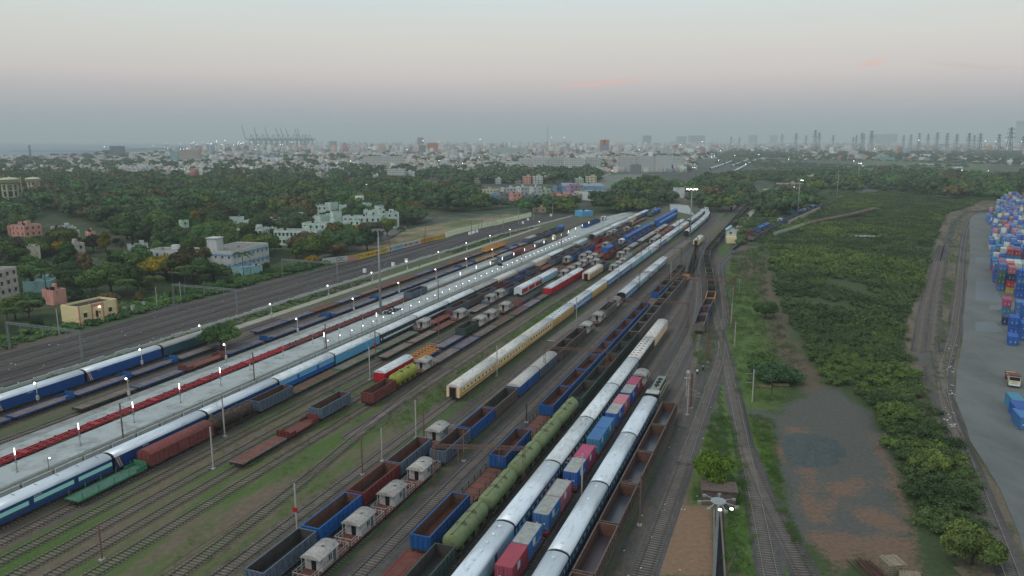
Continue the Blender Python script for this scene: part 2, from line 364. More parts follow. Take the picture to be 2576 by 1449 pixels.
def covered(L, body, roof, lowroof=False):
    k = ('c', round(L, 1), body, roof)
    if k in _c: return _c[k]
    b = MB(); h = L/2; w = 1.52; ze = 3.2
    arc = [(w+.06, ze), (1.3, ze+.34), (.9, ze+.56), (.45, ze+.68), (0, ze+.71), (-.45, ze+.68), (-.9, ze+.56), (-1.3, ze+.34), (-w-.06, ze)]
    b.strip([(w, 1.1), (w, ze+.01)], -h, h, body, ends=False); b.strip([(-w, ze+.01), (-w, 1.1)], -h, h, body, ends=False)
    for s in (-1, 1):
        pts = [(x*.97, s*(h-.01), z-.01) for x, z in arc]+[(-w, s*(h-.01), 1.1), (w, s*(h-.01), 1.1)]
        b.face(pts if s > 0 else pts[::-1], body)
        n = max(8, int(L/1.0))
        for i in range(n+1):
            y = -h+.06+i*(L-.12)/n
            b.box(s*(w+.04)-.04, s*(w+.04)+.04, y-.05, y+.05, 1.1, ze, body)
        for x in (-1.35, -.5, .5, 1.35): b.box(x-.05, x+.05, s*(h+.03)-.04, s*(h+.03)+.04, 1.1, ze+.1, body)
        b.box(s*(w+.05)-.05, s*(w+.05)+.05, -h, h, 1.05, 1.22, body, True)
        b.box(s*(w+.08)-.05, s*(w+.08)+.05, -1.2, 1.2, 1.3, 3.05, body)
    r = MB(); r.strip(arc, -h, h, roof, smooth=True)
    n = int(L/1.2)
    for i in range(1, n):
        y = -h+i*L/n
        for (x0, z0), (x1, z1) in zip(arc[:-1], arc[1:]): r.face([(x0, y-.06, z0+.035), (x1, y-.06, z1+.035), (x1, y+.06, z1+.035), (x0, y+.06, z0+.035)][::-1], roof)
    _c[k] = [('body', b.mesh('body'), (0, 0, 0)), ('roof', r.mesh('roof'), (0, 0, 0))]+base_parts(L)
    return _c[k]
def tank(L, m, under='under'):
    k = ('t', round(L, 1), m)
    if k in _c: return _c[k]
    b = MB(); h = L/2-.35; r = 1.42; zc = 2.55
    prof = [(.35, -h), (r*.72, -h+.12), (r*.93, -h+.34), (r, -h+.7), (r*1.0, -.3), (r*.975, 0), (r*1.0, .3), (r, h-.7), (r*.93, h-.34), (r*.72, h-.12), (.35, h)]
    b.lathe(prof, m, 20, (0, 0, zc), 'y')
    for y in (-h*.55, h*.55):
        b.lathe([(r+.025, y-.06), (r+.025, y+.06)], m, 20, (0, 0, zc), 'y', caps=False)
    sm = MB()
    for yc in (-h*.32, h*.32):
        for i in range(8):
            a0, a1 = radians(52+i*9.5), radians(52+(i+1)*9.5); rr_ = r+.012; e0 = .75-.16*abs(i-3.5)*.8
            sm.face([(rr_*cos(a0), yc-e0, zc+rr_*sin(a0)), (rr_*cos(a1), yc-e0, zc+rr_*sin(a1)), (rr_*cos(a1), yc+e0, zc+rr_*sin(a1)), (rr_*cos(a0), yc+e0, zc+rr_*sin(a0))], 'stain')
    w = MB(); w.box(-.22, .22, -h*.95, h*.95, zc+r+.03, zc+r+.08, m, True)
    d = MB(); d.lathe([(.34, -.1), (.34, .22), (.2, .3)], m, 12, (0, -h*.32, zc+r), 'z'); 
    d2 = MB(); d2.lathe([(.34, -.1), (.34, .22), (.2, .3)], m, 12, (0, h*.32, zc+r), 'z'); 
    l = MB()
    for yy in (-.25, .25): l.bar((1.62, yy, 1.1), (1.5, yy, 2.9), .05, m); l.bar((1.5, yy, 2.9), (.5, yy, 3.98), .05, m)
    for i in range(6): z = 1.3+i*.3; l.bar((1.6-.02*i, -.25, z), (1.6-.02*i, .25, z), .04, m)
    sd = MB()
    for y in (-h*.7, -h*.25, h*.25, h*.7): sd.box(-1.35, 1.35, y-.15, y+.15, 1.05, 1.75, m)
    sd.box(-1.5, -1.3, -h, h, 1.05, 1.25, 'under', True); sd.box(1.3, 1.5, -h, h, 1.05, 1.25, 'under', True)
    _c[k] = [('barrel', b.mesh('barrel'), (0, 0, 0)), ('oil_stain', sm.mesh('oil_stain'), (0, 0, 0)), ('walkway', w.mesh('walkway'), (0, 0, 0)), ('hatch', d.mesh('hatch'), (0, 0, 0)), ('hatch', d2.mesh('hatch'), (0, 0, 0)),
             ('ladder', l.mesh('ladder'), (0, 0, 0)), ('saddle', sd.mesh('saddle'), (0, 0, 0))]+base_parts(L)
    return _c[k]
def brakevan(L, body, roof, deck='deck_red', off=0.0):
    k = ('v', round(L, 1), body, roof, deck)
    if k in _c: return _c[k]
    h = L/2; b = MB(); w = 1.36; y0, y1 = -1.8+off, 1.9+off
    b.box(-w, w, y0, y1, 1.2, 3.3, body)
    for s in (-1, 1):
        for y in (y0+.05, (y0+y1)/2, y1-.05): b.box(s*(w+.03)-.03, s*(w+.03)+.03, y-.05, y+.05, 1.2, 3.3, body)
    dk = MB(); dk.box(-1.45, 1.45, -h, h, 1.1, 1.2, deck, True)
    r = MB(); arc = [(w+.22, 3.24), (1.2, 3.52), (.8, 3.7), (.4, 3.79), (0, 3.82), (-.4, 3.79), (-.8, 3.7), (-1.2, 3.52), (-w-.22, 3.24)]
    r.strip(arc, y0-.9, y1+.25, roof, smooth=True); r.lathe([(.16, 3.78), (.16, 3.98), (.26, 4.0), (.26, 4.05)], roof, 8, (.3, (y0+y1)/2, 0))
    for y in (y0-.2, (y0+y1)/2, y1-.4):
        for (x0, z0), (x1, z1) in zip(arc[:-1], arc[1:]): r.face([(x0, y-.05, z0+.03), (x1, y-.05, z1+.03), (x1, y+.05, z1+.03), (x0, y+.05, z0+.03)][::-1], roof)
    d = MB(); d.box(-.35, .4, y0-.03, y0+.02, 1.2, 3.05, 'black')
    wn = MB(); wn.box(w, w+.045, (y0+y1)/2-.3, (y0+y1)/2+.35, 2.1, 2.8, 'glass', True)
    wn2 = MB(); wn2.box(w, w+.05, y1-1.1, y1-.5, 1.3, 3.05, 'greyblue', True)
    ra = MB()
    for e, ye in ((-1, -h+.05), (1, h-.05)):
        for x in (-1.4, -.5, .5, 1.4): ra.bar((x, ye, 1.2), (x, ye, 2.15), .05, body)
        ra.bar((-1.4, ye, 2.15), (1.4, ye, 2.15), .05, body)
    for s in (-1, 1):
        for a, c_ in ((-h+.05, y0), (y1, h-.05)):
            ra.bar((s*1.4, a, 2.15), (s*1.4, c_, 2.15), .05, body); ra.bar((s*1.4, a, 1.7), (s*1.4, c_, 1.7), .04, body)
            for i in range(3): yy = a+(c_-a)*i/3; ra.bar((s*1.4, yy, 1.2), (s*1.4, yy, 2.15), .05, body)
        ra.bar((s*1.3, y0-.8, 1.2), (s*1.3, y0-.8, 3.3), .06, body)
    _c[k] = [('cabin', b.mesh('cabin'), (0, 0, 0)), ('roof', r.mesh('roof'), (0, 0, 0)), ('deck', dk.mesh('deck'), (0, 0, 0)), ('doorway', d.mesh('doorway'), (0, 0, 0)),
             ('window', wn.mesh('window'), (0, 0, 0)), ('door', wn2.mesh('door'), (0, 0, 0)), ('railing', ra.mesh('railing'), (0, 0, 0))]+base_parts(L)
    return _c[k]
def flat(L, side, deck, end0=None, end1=None, stakes=0, load=None):
    k = ('f', round(L, 1), side, deck, end0, end1, stakes, load)
    if k in _c: return _c[k]
    h = L/2; b = MB()
    b.box(-1.42, 1.42, -h, h, 1.05, 1.2, deck, True)
    for s in (-1, 1):
        b.box(s*1.47-.06, s*1.47+.06, -h, h, .98, 1.27, side, True)
        for i in range(int(L/1.5)): y = -h+.6+i*1.5; b.box(s*1.55-.04, s*1.55+.04, y-.1, y+.1, 1.0, 1.22, side, True)
        b.box(-1.41, 1.41, s*h-.05, s*h+.07, .98, 1.26, side, True)
    for i in range(int(L/2.2)): y = -h+1.2+i*2.2; b.box(-1.38, 1.38, y-.04, y+.04, 1.2, 1.23, side)
    parts = [('deck', b.mesh('deck'), (0, 0, 0))]
    for e, mm in ((-1, end0), (1, end1)):
        if mm:
            p = MB(); y = e*(h-.1)
            p.box(-1.45, 1.45, y-.05, y+.05, 1.2, 2.25, mm)
            for x in (-1.2, -.4, .4, 1.2): p.box(x-.06, x+.06, y+e*.1-.06, y+e*.1+.06, 1.0, 2.25, mm)
            for s in (-1, 1): p.box(s*1.42-.04, s*1.42+.04, min(y, y-e*2.2), max(y, y-e*2.2), 1.2, 1.75, mm)
            parts.append(('end_panel', p.mesh('end_panel'), (0, 0, 0)))
    if stakes:
        p = MB()
        for s in (-1, 1):
            for i in range(stakes): y = -h+.8+i*(L-1.6)/(stakes-1); p.box(s*1.5-.05, s*1.5+.05, y-.05, y+.05, 1.2, 2.3, side)
        parts.append(('stakes', p.mesh('stakes'), (0, 0, 0)))
    if load == 'frames':
        p = MB()
        for i in range(7):
            y = -h+1.2+i*(L-2.4)/6
            p.box(-1.35, 1.35, y-.08, y+.08, 1.2, 1.5, 'orange')
            for s in (-1, 1): p.bar((s*1.3, y, 1.2), (s*1.3, y, 2.9), .13, 'orange')
            p.bar((-1.3, y, 2.85), (1.3, y, 2.85), .1, 'orange')
        for z in (1.9, 2.6):
            for s in (-1, 1): p.bar((s*1.3, -h+1.2, z), (s*1.3, h-1.2, z), .1, 'orange')
        parts.append(('yellow_frame', p.mesh('yellow_frame'), (0, 0, 0)))
    _c[k] = parts+base_parts(L)
    return _c[k]
def skeleton(L, m):
    k = ('s', round(L, 1), m)
    if k in _c: return _c[k]
    h = L/2; b = MB()
    for x in (-.55, .55): b.box(x-.13, x+.13, -h, h, .85, 1.15, m, True)
    for x in (-1.3, 1.3): b.box(x-.07, x+.07, -h+.3, h-.3, .95, 1.15, m, True)
    n = int(L/1.6)
    for i in range(n+1):
        y = -h+.15+i*(L-.3)/n; b.box(-1.34, 1.34, y-.09, y+.09, .9, 1.155, m, True)
        if i < n and i % 2 == 0: b.bar((-.5, y, 1.1), (.5, y+(L-.3)/n, 1.1), .1, m)
    for e in (-1, 1): b.box(-1.4, 1.4, e*h-.25, e*h+.25, .85, 1.3, m, True)
    for s in (-1, 1):
        for y in (-h*.42, 0, h*.42): b.box(s*1.36-.1, s*1.36+.1, y-.15, y+.15, 1.1, 1.3, m, True)
    o = h-2.0
    bb = bogie_mesh()
    _c[k] = [('frame', b.mesh('frame'), (0, 0, 0)), ('bogie', bb, (0, -o, 0)), ('bogie', bb, (0, o, 0))]
    return _c[k]
def hopper(L, m):
    k = ('h', round(L, 1), m)
    if k in _c: return _c[k]
    b = MB(); h = L/2
    pr = [(1.5, 1.15), (1.58, 2.2), (1.5, 3.7), (.55, 4.15), (-.55, 4.15), (-1.5, 3.7), (-1.58, 2.2), (-1.5, 1.15)]
    b.strip(pr, -h+.1, h-.1, m)
    for s in (-1, 1):
        for i in range(int(L/1.1)): y = -h+.5+i*1.1; b.bar((s*1.58, y, 1.2), (s*1.62, y, 3.6), .1, m)
    r = MB(); r.box(-.5, .5, -h+.3, h-.3, 4.15, 4.24, m, True)
    for i in range(4): y = -h+L*(i+.5)/4; r.lathe([(.35, 4.2), (.35, 4.4)], m, 10, (0, y, 0))
    _c[k] = [('body', b.mesh('body'), (0, 0, 0)), ('roof_walkway', r.mesh('roof_walkway'), (0, 0, 0))]+base_parts(L)
    return _c[k]
CW = 1.6
P['stain'] = dict(col=(84, 74, 56), rough=.6, var=.3, scale=2, rnd=.1)
ROOFARC = [(CW+.02, 3.28), (1.56, 3.5), (1.42, 3.68), (1.15, 3.84), (.75, 3.96), (.35, 4.03), (0, 4.05), (-.35, 4.03), (-.75, 3.96), (-1.15, 3.84), (-1.42, 3.68), (-1.56, 3.5), (-CW-.02, 3.28)]
# style: roof, bands [(z0,z1,mat)], window colour / kind, vents
STY = dict(
 acblue=('silver_roof', [(1.0, 1.5, 'navy'), (1.5, 1.92, 'navy'), (1.92, 2.78, 'palecyan'), (2.78, 3.3, 'navy')], 'glass', 'few'),
 acgrey=('white_roof', [(1.0, 1.5, 'darkcoach'), (1.5, 2.0, 'darkcoach'), (2.0, 2.7, 'palecyan'), (2.7, 3.3, 'darkcoach')], 'glass', 'few'),
 parcelblue=('silver_roof', [(1.0, 2.1, 'palecyan'), (2.1, 3.3, 'palecyan')], None, 'round'),
 greylong=('cream_roof', [(1.0, 3.3, 'under')], None, 'many'),
 creamold=('cream_roof', [(1.0, 1.6, 'ochre'), (1.6, 1.75, 'wagonred'), (1.75, 3.3, 'cream')], 'black', 'few'),
 creamplain=('cream_roof', [(1.0, 3.3, 'cream')], None, 'few'),
 cream=('cream_roof', [(1.0, 1.7, 'ochre'), (1.7, 3.3, 'cream')], 'black', 'few'),
 ochre=('white_roof', [(1.0, 1.55, 'ochre'), (1.55, 1.68, 'maroon'), (1.68, 3.3, 'ochre')], None, 'many'),
 orange=('white_roof', [(1.0, 3.3, 'orange')], None, 'few'),
 bluewhite=('white_roof', [(1.0, 1.7, 'royal'), (1.7, 2.2, 'whitestripe'), (2.2, 2.85, 'palecyan'), (2.85, 3.3, 'royal')], 'glass', 'many'),
 tealwhite=('white_roof', [(1.0, 1.6, 'teal'), (1.6, 2.1, 'whitestripe'), (2.1, 2.7, 'palecyan'), (2.7, 3.3, 'whitestripe')], 'glass', 'many'),
 white=('white_roof', [(1.0, 1.6, 'palecyan'), (1.6, 3.3, 'whitestripe')], None, 'few'),
 palec=('white_roof', [(1.0, 3.3, 'palecyan')], None, 'many'),
 navymint=('silver_roof', [(1.0, 1.72, 'navy'), (1.72, 1.8, 'tankbrown'), (1.8, 2.05, 'navy'), (2.05, 2.75, 'mint'), (2.75, 3.3, 'navy')], None, 'slots'),
 navy=('silver_roof', [(1.0, 3.3, 'royalnavy')], None, 'none'),
 royal=('white_roof', [(1.0, 3.3, 'royal')], None, 'few'),
 skyblue=('white_roof', [(1.0, 2.1, 'royal'), (2.1, 2.2, 'whitestripe'), (2.2, 3.3, 'skyblue')], None, 'few'),
 sky=('white_roof', [(1.0, 3.3, 'skyblue')], None, 'few'),
 darkstripe=('white_roof', [(1.0, 1.55, 'darkcoach'), (1.55, 2.15, 'whitestripe'), (2.15, 3.3, 'darkcoach')], 'glass', 'slots'),
 greystripe=('grey_roof', [(1.0, 1.6, 'darkcoach'), (1.6, 2.2, 'palecyan'), (2.2, 3.3, 'darkcoach')], 'glass', 'many'),
 bluestripe=('grey_roof', [(1.0, 1.6, 'teal'), (1.6, 2.1, 'palecyan'), (2.1, 2.9, 'royal'), (2.9, 3.3, 'palecyan')], 'glass', 'many'),
 teal=('grey_roof', [(1.0, 3.3, 'teal')], None, 'few'),
 purple=('cream_roof', [(1.0, 3.3, 'greyblue')], None, 'few'),
 redwhite=('white_roof', [(1.0, 1.4, 'whitestripe'), (1.4, 3.0, 'brightred'), (3.0, 3.3, 'whitestripe')], None, 'few'),
)
P['royalnavy'] = dict(col=(22, 70, 132), rough=.4, var=.08, dirt=(28, 48, 96), dirt_amt=.15)
def coach(L, sty, near=False):
    k = ('co', round(L, 1), sty, near)
    if k in _c: return _c[k]
    roof, bands, win, vents = STY[sty]; h = L/2
    b = MB()
    for z0, z1, m in bands:
        b.face([(CW, -h, z0), (CW, h, z0), (CW, h, z1), (CW, -h, z1)], m)
        b.face([(-CW, -h, z1), (-CW, h, z1), (-CW, h, z0), (-CW, -h, z0)], m)
    for s in (-1, 1):
        pts = [(x*.985, s*(h-.004), z-.02) for x, z in ROOFARC]+[(-CW, s*(h-.004), 1.0), (CW, s*(h-.004), 1.0)]
        b.face(pts if s > 0 else pts[::-1], 'black' if sty not in ('cream', 'creamold', 'creamplain', 'ochre', 'redwhite') else bands[-1][2])
    b.face([(-CW, -h, 1.0), (-CW, h, 1.0), (CW, h, 1.0), (CW, -h, 1.0)], 'under')
    r = MB(); r.strip(ROOFARC, -h, h, roof, smooth=True)
    gs_ = []
    for e in (-1, 1):
        y0, y1 = (h-.02, h+.34) if e > 0 else (-h-.34, -h+.02)
        g = MB(); gs_.append(g)
        if sty == 'redwhite': g.box(-.5, .5, y0, y1, 1.1, 1.5, 'black', True)
        elif sty.startswith('cream') or sty == 'ochre': g.box(-.62, .62, y0, y1, 1.1, 3.25, 'black', True); g.box(-.8, .8, min(y0, y1)+.1, max(y0, y1)-.1, 1.05, 3.4, 'maroon', True)
        else: g.strip([(x*.965, z-.10) for x, z in ROOFARC]+[(-1.5, 1.1), (1.5, 1.1)], y0, y1, 'black')
    parts = [('body', b.mesh('body'), (0, 0, 0)), ('roof', r.mesh('roof'), (0, 0, 0)), ('gangway', gs_[0].mesh('gangway'), (0, 0, 0)), ('gangway', gs_[1].mesh('gangway'), (0, 0, 0))]
    for s in (-1, 1):
        d = MB(); d.box(s*(CW-.03)-.045, s*(CW-.03)+.045, -.42, .42, 1.15, 3.05, bands[0][2] if sty != 'parcelblue' else 'navy', True); dm = d.mesh('door')
        for y in ((-h+1.1, h-1.1) if win else (-h*.36, h*.36)): parts.append(('door', dm, (0, y, 0)))
    if win:
        n = 9
        wm = MB(); wm.box(-.012, .012, -.55 if win != 'black' else -.3, .55 if win != 'black' else .3, 2.12, 2.66, win, True)
        me = wm.mesh('window')
        if near:
            for i in range(n):
                y = -h+2.6+i*(L-5.2)/(n-1)
                parts.append(('window', me, (CW+.005, y, 0)))
            wl = MB()
            for i in range(n): y = -h+2.6+i*(L-5.2)/(n-1); wl.box(-CW-.02, -CW+.01, y-.5, y+.5, 2.12, 2.66, win, True)
            parts.append(('window_row', wl.mesh('window_row'), (0, 0, 0)))
        else:
            wl = MB()
            for i in range(n):
                y = -h+2.6+i*(L-5.2)/(n-1)
                for s in (-1, 1): wl.box(s*CW-.02, s*CW+.02, y-.5, y+.5, 2.12, 2.66, win, True)
            parts.append(('window_row', wl.mesh('window_row'), (0, 0, 0)))
    vm = MB(); nv = 0
    if vents == 'round': vm.lathe([(.3, -.05), (.3, .12), (.22, .17)], roof, 12, (0, 0, 4.03)); nv = 9
    elif vents == 'few': vm.lathe([(.26, -.05), (.26, .08), (.18, .12)], roof, 10, (0, 0, 4.03)); nv = 5
    elif vents in ('many',):
        for x in (-.5, .5): vm.box(x-.32, x+.32, -.09, .09, 3.95, 4.11, 'under')
        nv = 9
    elif vents == 'slots':
        vm.box(-.35, .35, -.07, .07, 4.0, 4.1, 'steel'); nv = 6
    if nv:
        ve = vm.mesh('roof_vent')
        if near or L < 0:
            for i in range(nv): parts.append(('roof_vent', ve, (0, -h+1.6+i*(L-3.2)/(nv-1), 0)))
        else:
            a = MB(); 
            for i in range(nv):
                y = -h+1.6+i*(L-3.2)/(nv-1)
                if vents == 'many':
                    for x in (-.5, .5): a.box(x-.32, x+.32, y-.09, y+.09, 3.95, 4.11, 'under')
                else: a.box(-.25, .25, y-.2, y+.2, 3.98, 4.13, roof)
            parts.append(('roof_vents', a.mesh('roof_vents'), (0, 0, 0)))
    if sty == 'navymint' or sty == 'navy':
        st = MB()
        for s in (-1, 1):
            for j in (0, .45):
                st.face([(s*(CW+.006), -h+.9+j, 1.1), (s*(CW+.006), -h+1.15+j, 1.1), (s*(CW+.006), -h+.45+j, 3.2), (s*(CW+.006), -h+.2+j, 3.2)][::s], 'ochre')
        parts.append(('slanted_stripes', st.mesh('slanted_stripes'), (0, 0, 0)))
    _c[k] = parts+base_parts(L-.6)
    return _c[k]
def loco(L):
    h = L/2; b = MB(); c = MB(); w = 1.35
    b.box(-1.5, 1.5, -h, h, 1.1, 1.5, 'darkgreen', True)
    b.box(-.95, .95, -h+3.4, h-1.6, 1.5, 3.55, 'darkgreen'); b.box(-.95, .95, -h+3.4, h-1.6, 3.55, 3.8, 'tankgrey')
    b.box(-.97, .97, -h+3.6, h-1.8, 2.2, 2.6, 'cream')
    b.box(-.9, .9, -h+.5, -h+1.4, 1.5, 2.9, 'darkgreen')
    c.box(-w, w, -h+1.4, -h+3.4, 1.5, 3.8, 'darkgreen'); c.box(-w-.05, w+.05, -h+1.2, -h+3.6, 3.8, 3.92, 'vangrey')
    c.box(-w-.02, w+.02, -h+1.38, -h+3.42, 2.9, 3.4, 'glass')
    r = MB()
    for y in (0, 2.2, 4.4): r.lathe([(.55, 3.8), (.55, 4.0)], 'under', 14, (0, y-.6, 0)); r.lathe([(.2, 3.8), (.2, 4.1)], 'black', 8, (0, y-1.7, 0))
    ra = MB()
    for s in (-1, 1):
        ra.bar((s*1.42, -h+3.5, 2.4), (s*1.42, h-.3, 2.4), .05, 'cream')
        for i in range(8): y = -h+3.5+i*(L-3.8)/7; ra.bar((s*1.42, y, 1.5), (s*1.42, y, 2.4), .05, 'cream')
    return [('body', b.mesh('body'), (0, 0, 0)), ('cab', c.mesh('cab'), (0, 0, 0)), ('roof_fans', r.mesh('roof_fans'), (0, 0, 0)), ('handrail', ra.mesh('handrail'), (0, 0, 0))]+base_parts(L-.4)
CCOL = dict(cred=(150, 60, 74), ccrimson=(160, 62, 96), cblue=(40, 84, 160), csteel=(58, 108, 160), cteal=(60, 122, 150), cpink=(172, 104, 112), croyal=(26, 86, 164), cgreen=(60, 96, 86), cbrown=(130, 74, 60), cgrey=(150, 154, 148), cwhite=(186, 190, 180), cbrightred=(176, 44, 50), cmustard=(168, 140, 72), cnavy=(30, 50, 92), corange=(178, 98, 60), cmaroon=(108, 50, 62), clight=(120, 158, 178))
for k_, c_ in CCOL.items(): P[k_] = dict(col=c_, rough=.5, var=.12, scale=.5, dirt=tuple(int(x*.72+22) for x in c_), dirt_amt=.35, stretch=(1, 1, .5))
P['ctop'] = dict(col=(150, 152, 146), rough=.7, var=.14, scale=.5, dirt=(116, 110, 102), dirt_amt=.4)
def container(m, top=None, logo=True, L=6.06):
    top = top or m
    k = ('cn', m, top, logo, round(L, 1))
    if k in _c: return _c[k]
    h = L/2; w = 1.22; H_ = 2.59; b = MB()
    for s in (-1, 1):
        n = int(L/.28); y = -h+.12; st = (L-.24)/n
        for i in range(n):
            x0 = s*(w-.0 if i % 2 == 0 else w-.04); x1 = s*(w-.0 if i % 2 == 1 else w-.04)
            b.face([(x0, y, .12), (x0, y+st*.7, .12), (x0, y+st*.7, H_-.1), (x0, y, H_-.1)][::s], m)
            b.face([(x0, y+st*.7, .12), (x1, y+st, .12), (x1, y+st, H_-.1), (x0, y+st*.7, H_-.1)][::s], m)
            y += st
        for z0, z1 in ((0, .14), (H_-.12, H_-.004)): b.box(s*w-.05, s*w+.01, -h+.1, h-.1, z0, z1, m, True)
        for e in (-1, 1): b.box(s*(w-.07)-.08, s*(w-.07)+.08, e*(h-.06)-.07, e*(h-.06)+.07, 0, H_, m, True)
        n = 8
        for i in range(n): x = -w+.2+i*(2*w-.4)/(n-1); b.box(x-.08, x+.08, h-.06, h-.01, .12, H_-.08, m)
    b.face([(-w+.05, h-.06, .1), (w-.05, h-.06, .1), (w-.05, h-.06, H_-.06), (-w+.05, h-.06, H_-.06)][::-1], m)
    t = MB(); t.box(-w+.04, w-.04, -h+.04, h-.04, H_-.08, H_-.02, top)
    for i in range(int(L/.5)): y = -h+.3+i*.5; t.box(-w+.1, w-.1, y-.1, y+.1, H_-.02, H_-.005, top)
    d = MB(); d.box(-w+.1, w-.1, -h+.0, -h+.06, .1, H_-.08, m)
    for x in (-.8, -.35, .35, .8): d.bar((x, -h-.03, .12), (x, -h-.03, H_-.12), .045, 'steel')
    for x in (-.55, .6): d.box(x-.12, x+.12, -h-.035, -h+.0, .95, 1.2, 'whitestripe')
    d.box(-.02, .02, -h-.01, -h+.01, .1, H_-.1, 'black')
    parts = [('box', b.mesh('box'), (0, 0, 0)), ('roof', t.mesh('roof'), (0, 0, 0)), ('door', d.mesh('door'), (0, 0, 0))]
    if logo:
        l = MB(); l.box(w, w+.012, -1.1, -.1, 1.2, 2.3, 'whitestripe', True); l.box(-w-.012, -w, -1.1, -.1, 1.2, 2.3, 'whitestripe', True)
        parts.append(('logo_panel', l.mesh('logo_panel'), (0, 0, 0)))
    _c[k] = parts; return parts
def place(name, parts, loc, rz, label, cat, group=None):
    e = empty(name, loc, rz); tag(e, label, cat, group)
    for pn, me, off in parts:
        o = bpy.data.objects.new(pn, me); COL.objects.link(o); o.parent = e; o.location = off
    return e
# ------------------------------------------------------------ ground sheets
def ground_mat(name, base, patches, rot=0.0, rough=.95, wet=None):
    """patches: list of (colour, noise scale, stretch(x,y), lo, hi, seed) laid over base, in metres"""
    m = bpy.data.materials.new(name); m.use_nodes = True; t = m.node_tree; t.nodes.clear()
    out = N(t, 'ShaderNodeOutputMaterial'); b = N(t, 'ShaderNodeBsdfPrincipled', i_Roughness=rough); t.links.new(b.outputs[0], out.inputs[0])
    b.inputs['Specular IOR Level'].default_value = .15
    g = N(t, 'ShaderNodeNewGeometry'); r = N(t, 'ShaderNodeVectorRotate', rotation_type='Z_AXIS'); r.inputs['Angle'].default_value = rot
    t.links.new(g.outputs['Position'], r.inputs['Vector'])
    col = lin(base)
    n0 = N(t, 'ShaderNodeTexNoise', i_Scale=.9, i_Detail=8.0, i_Roughness=.75); t.links.new(r.outputs[0], n0.inputs['Vector'])
    col = mixc(t, ramp(t, n0.outputs[0], [(.3, 0), (.7, 1)]), tuple(x*.7 for x in col), tuple(x*1.28 for x in col))
    for c, sc, st, lo, hi, sd in patches:
        mp = N(t, 'ShaderNodeMapping'); mp.inputs['Scale'].default_value = (st[0], st[1], 1); mp.inputs['Location'].default_value = (sd*13.7, sd*7.1, 0)
        t.links.new(r.outputs[0], mp.inputs[0])
        n = N(t, 'ShaderNodeTexNoise', i_Scale=sc, i_Detail=8.0, i_Roughness=.72); t.links.new(mp.outputs[0], n.inputs['Vector'])
        c = lin(c); n2 = N(t, 'ShaderNodeTexNoise', i_Scale=1.7, i_Detail=6.0, i_Roughness=.8); t.links.new(r.outputs[0], n2.inputs['Vector'])
        cc = mixc(t, ramp(t, n2.outputs[0], [(.3, 0), (.7, 1)]), tuple(x*.6 for x in c), tuple(x*1.4 for x in c))
        col = mixc(t, ramp(t, math_(t, 'ADD', n.outputs[0], math_(t, 'MULTIPLY', math_(t, 'SUBTRACT', n2.outputs[0], .5), .42)), [(lo, 0), (hi, 1)]), col, cc)
    t.links.new(col, b.inputs['Base Color'])
    bn = N(t, 'ShaderNodeBump', i_Strength=.5, i_Distance=.15); t.links.new(n0.outputs[0], bn.inputs['Height']); t.links.new(bn.outputs[0], b.inputs['Normal'])
    MATS[name] = m; return m
LEVEL = [0]
def sheet(name, pts, m, z, thick=0.0, kind='structure'):
    b = MB()
    area = sum(pts[i][0]*pts[(i+1) % len(pts)][1]-pts[(i+1) % len(pts)][0]*pts[i][1] for i in range(len(pts)))
    if area < 0: pts = pts[::-1]
    b.face([(x, y, z) for x, y in pts], m)
    if thick:
        for i in range(len(pts)):
            p, q = pts[i], pts[(i+1) % len(pts)]
            b.face([(p[0], p[1], z-thick), (q[0], q[1], z-thick), (q[0], q[1], z), (p[0], p[1], z)], m)
    o = b.build(name); tag(o, kind=kind); return o
def wiggle(pts, amp, step=6.0, seed=1):
    r = random.Random(seed); out = []
    for i in range(len(pts)):
        p, q = pts[i], pts[(i+1) % len(pts)]; L = sqrt((q[0]-p[0])**2+(q[1]-p[1])**2); n = max(1, int(L/step))
        for k in range(n):
            t = k/n; out.append((p[0]+(q[0]-p[0])*t+(r.random()-.5)*amp, p[1]+(q[1]-p[1])*t+(r.random()-.5)*amp))
    return out
uv2 = lambda L: [UV(u, v)[:2] for u, v in L]
vp = lambda L, h=0: [V(x, y, h) for x, y in L]
GREEN = (70, 90, 50); GREEN2 = (74, 94, 48); DKGREEN = (56, 70, 46)
g_base = ground_mat('ground_city', (92, 92, 84), [((52, 68, 46), .02, (1, 1), .42, .56, 3), ((120, 112, 100), .05, (1, 1), .6, .7, 5)])
g_yard = ground_mat('yard_soil', (98, 88, 77), [((80, 77, 74), .05, (.25, 1.2), .45, .62, 1), (GREEN, .055, (.3, 1.3), .5, .6, 2), ((112, 98, 80), .09, (.3, 1), .62, .74, 4), ((76, 98, 46), .11, (.4, 1), .62, .7, 8)], rot=-(pi/2-A))
g_near = ground_mat('yard_grass', (104, 92, 78), [(GREEN2, .10, (.35, 1.3), .44, .56, 12), ((110, 96, 74), .15, (.4, 1), .6, .72, 14)], rot=-(pi/2-A))
g_ball = ground_mat('ballast_dark', (86, 83, 82), [((66, 63, 61), .12, (.1, 1.6), .45, .6, 6), ((98, 96, 94), .3, (.3, 1), .66, .76, 7)], rot=-(pi/2-A))
g_scrub = ground_mat('scrub_soil', (58, 74, 44), [(DKGREEN, .05, (1, 1), .45, .6, 1), ((92, 78, 64), .035, (1, 1), .60, .68, 2), (GREEN2, .12, (1, 1), .6, .7, 3)])
g_field = ground_mat('field_soil', (146, 124, 106), [((90, 100, 62), .045, (.5, 1), .42, .56, 1), ((156, 132, 114), .12, (1, 1), .6, .7, 2)], rot=-(pi/2-A))
g_grav = ground_mat('gravel_lot', (84, 92, 94), [((66, 74, 78), .09, (1, 1), .45, .6, 1), ((134, 98, 78), .05, (1, 1), .56, .60, 22), ((98, 104, 102), .4, (1, 1), .6, .75, 3)])
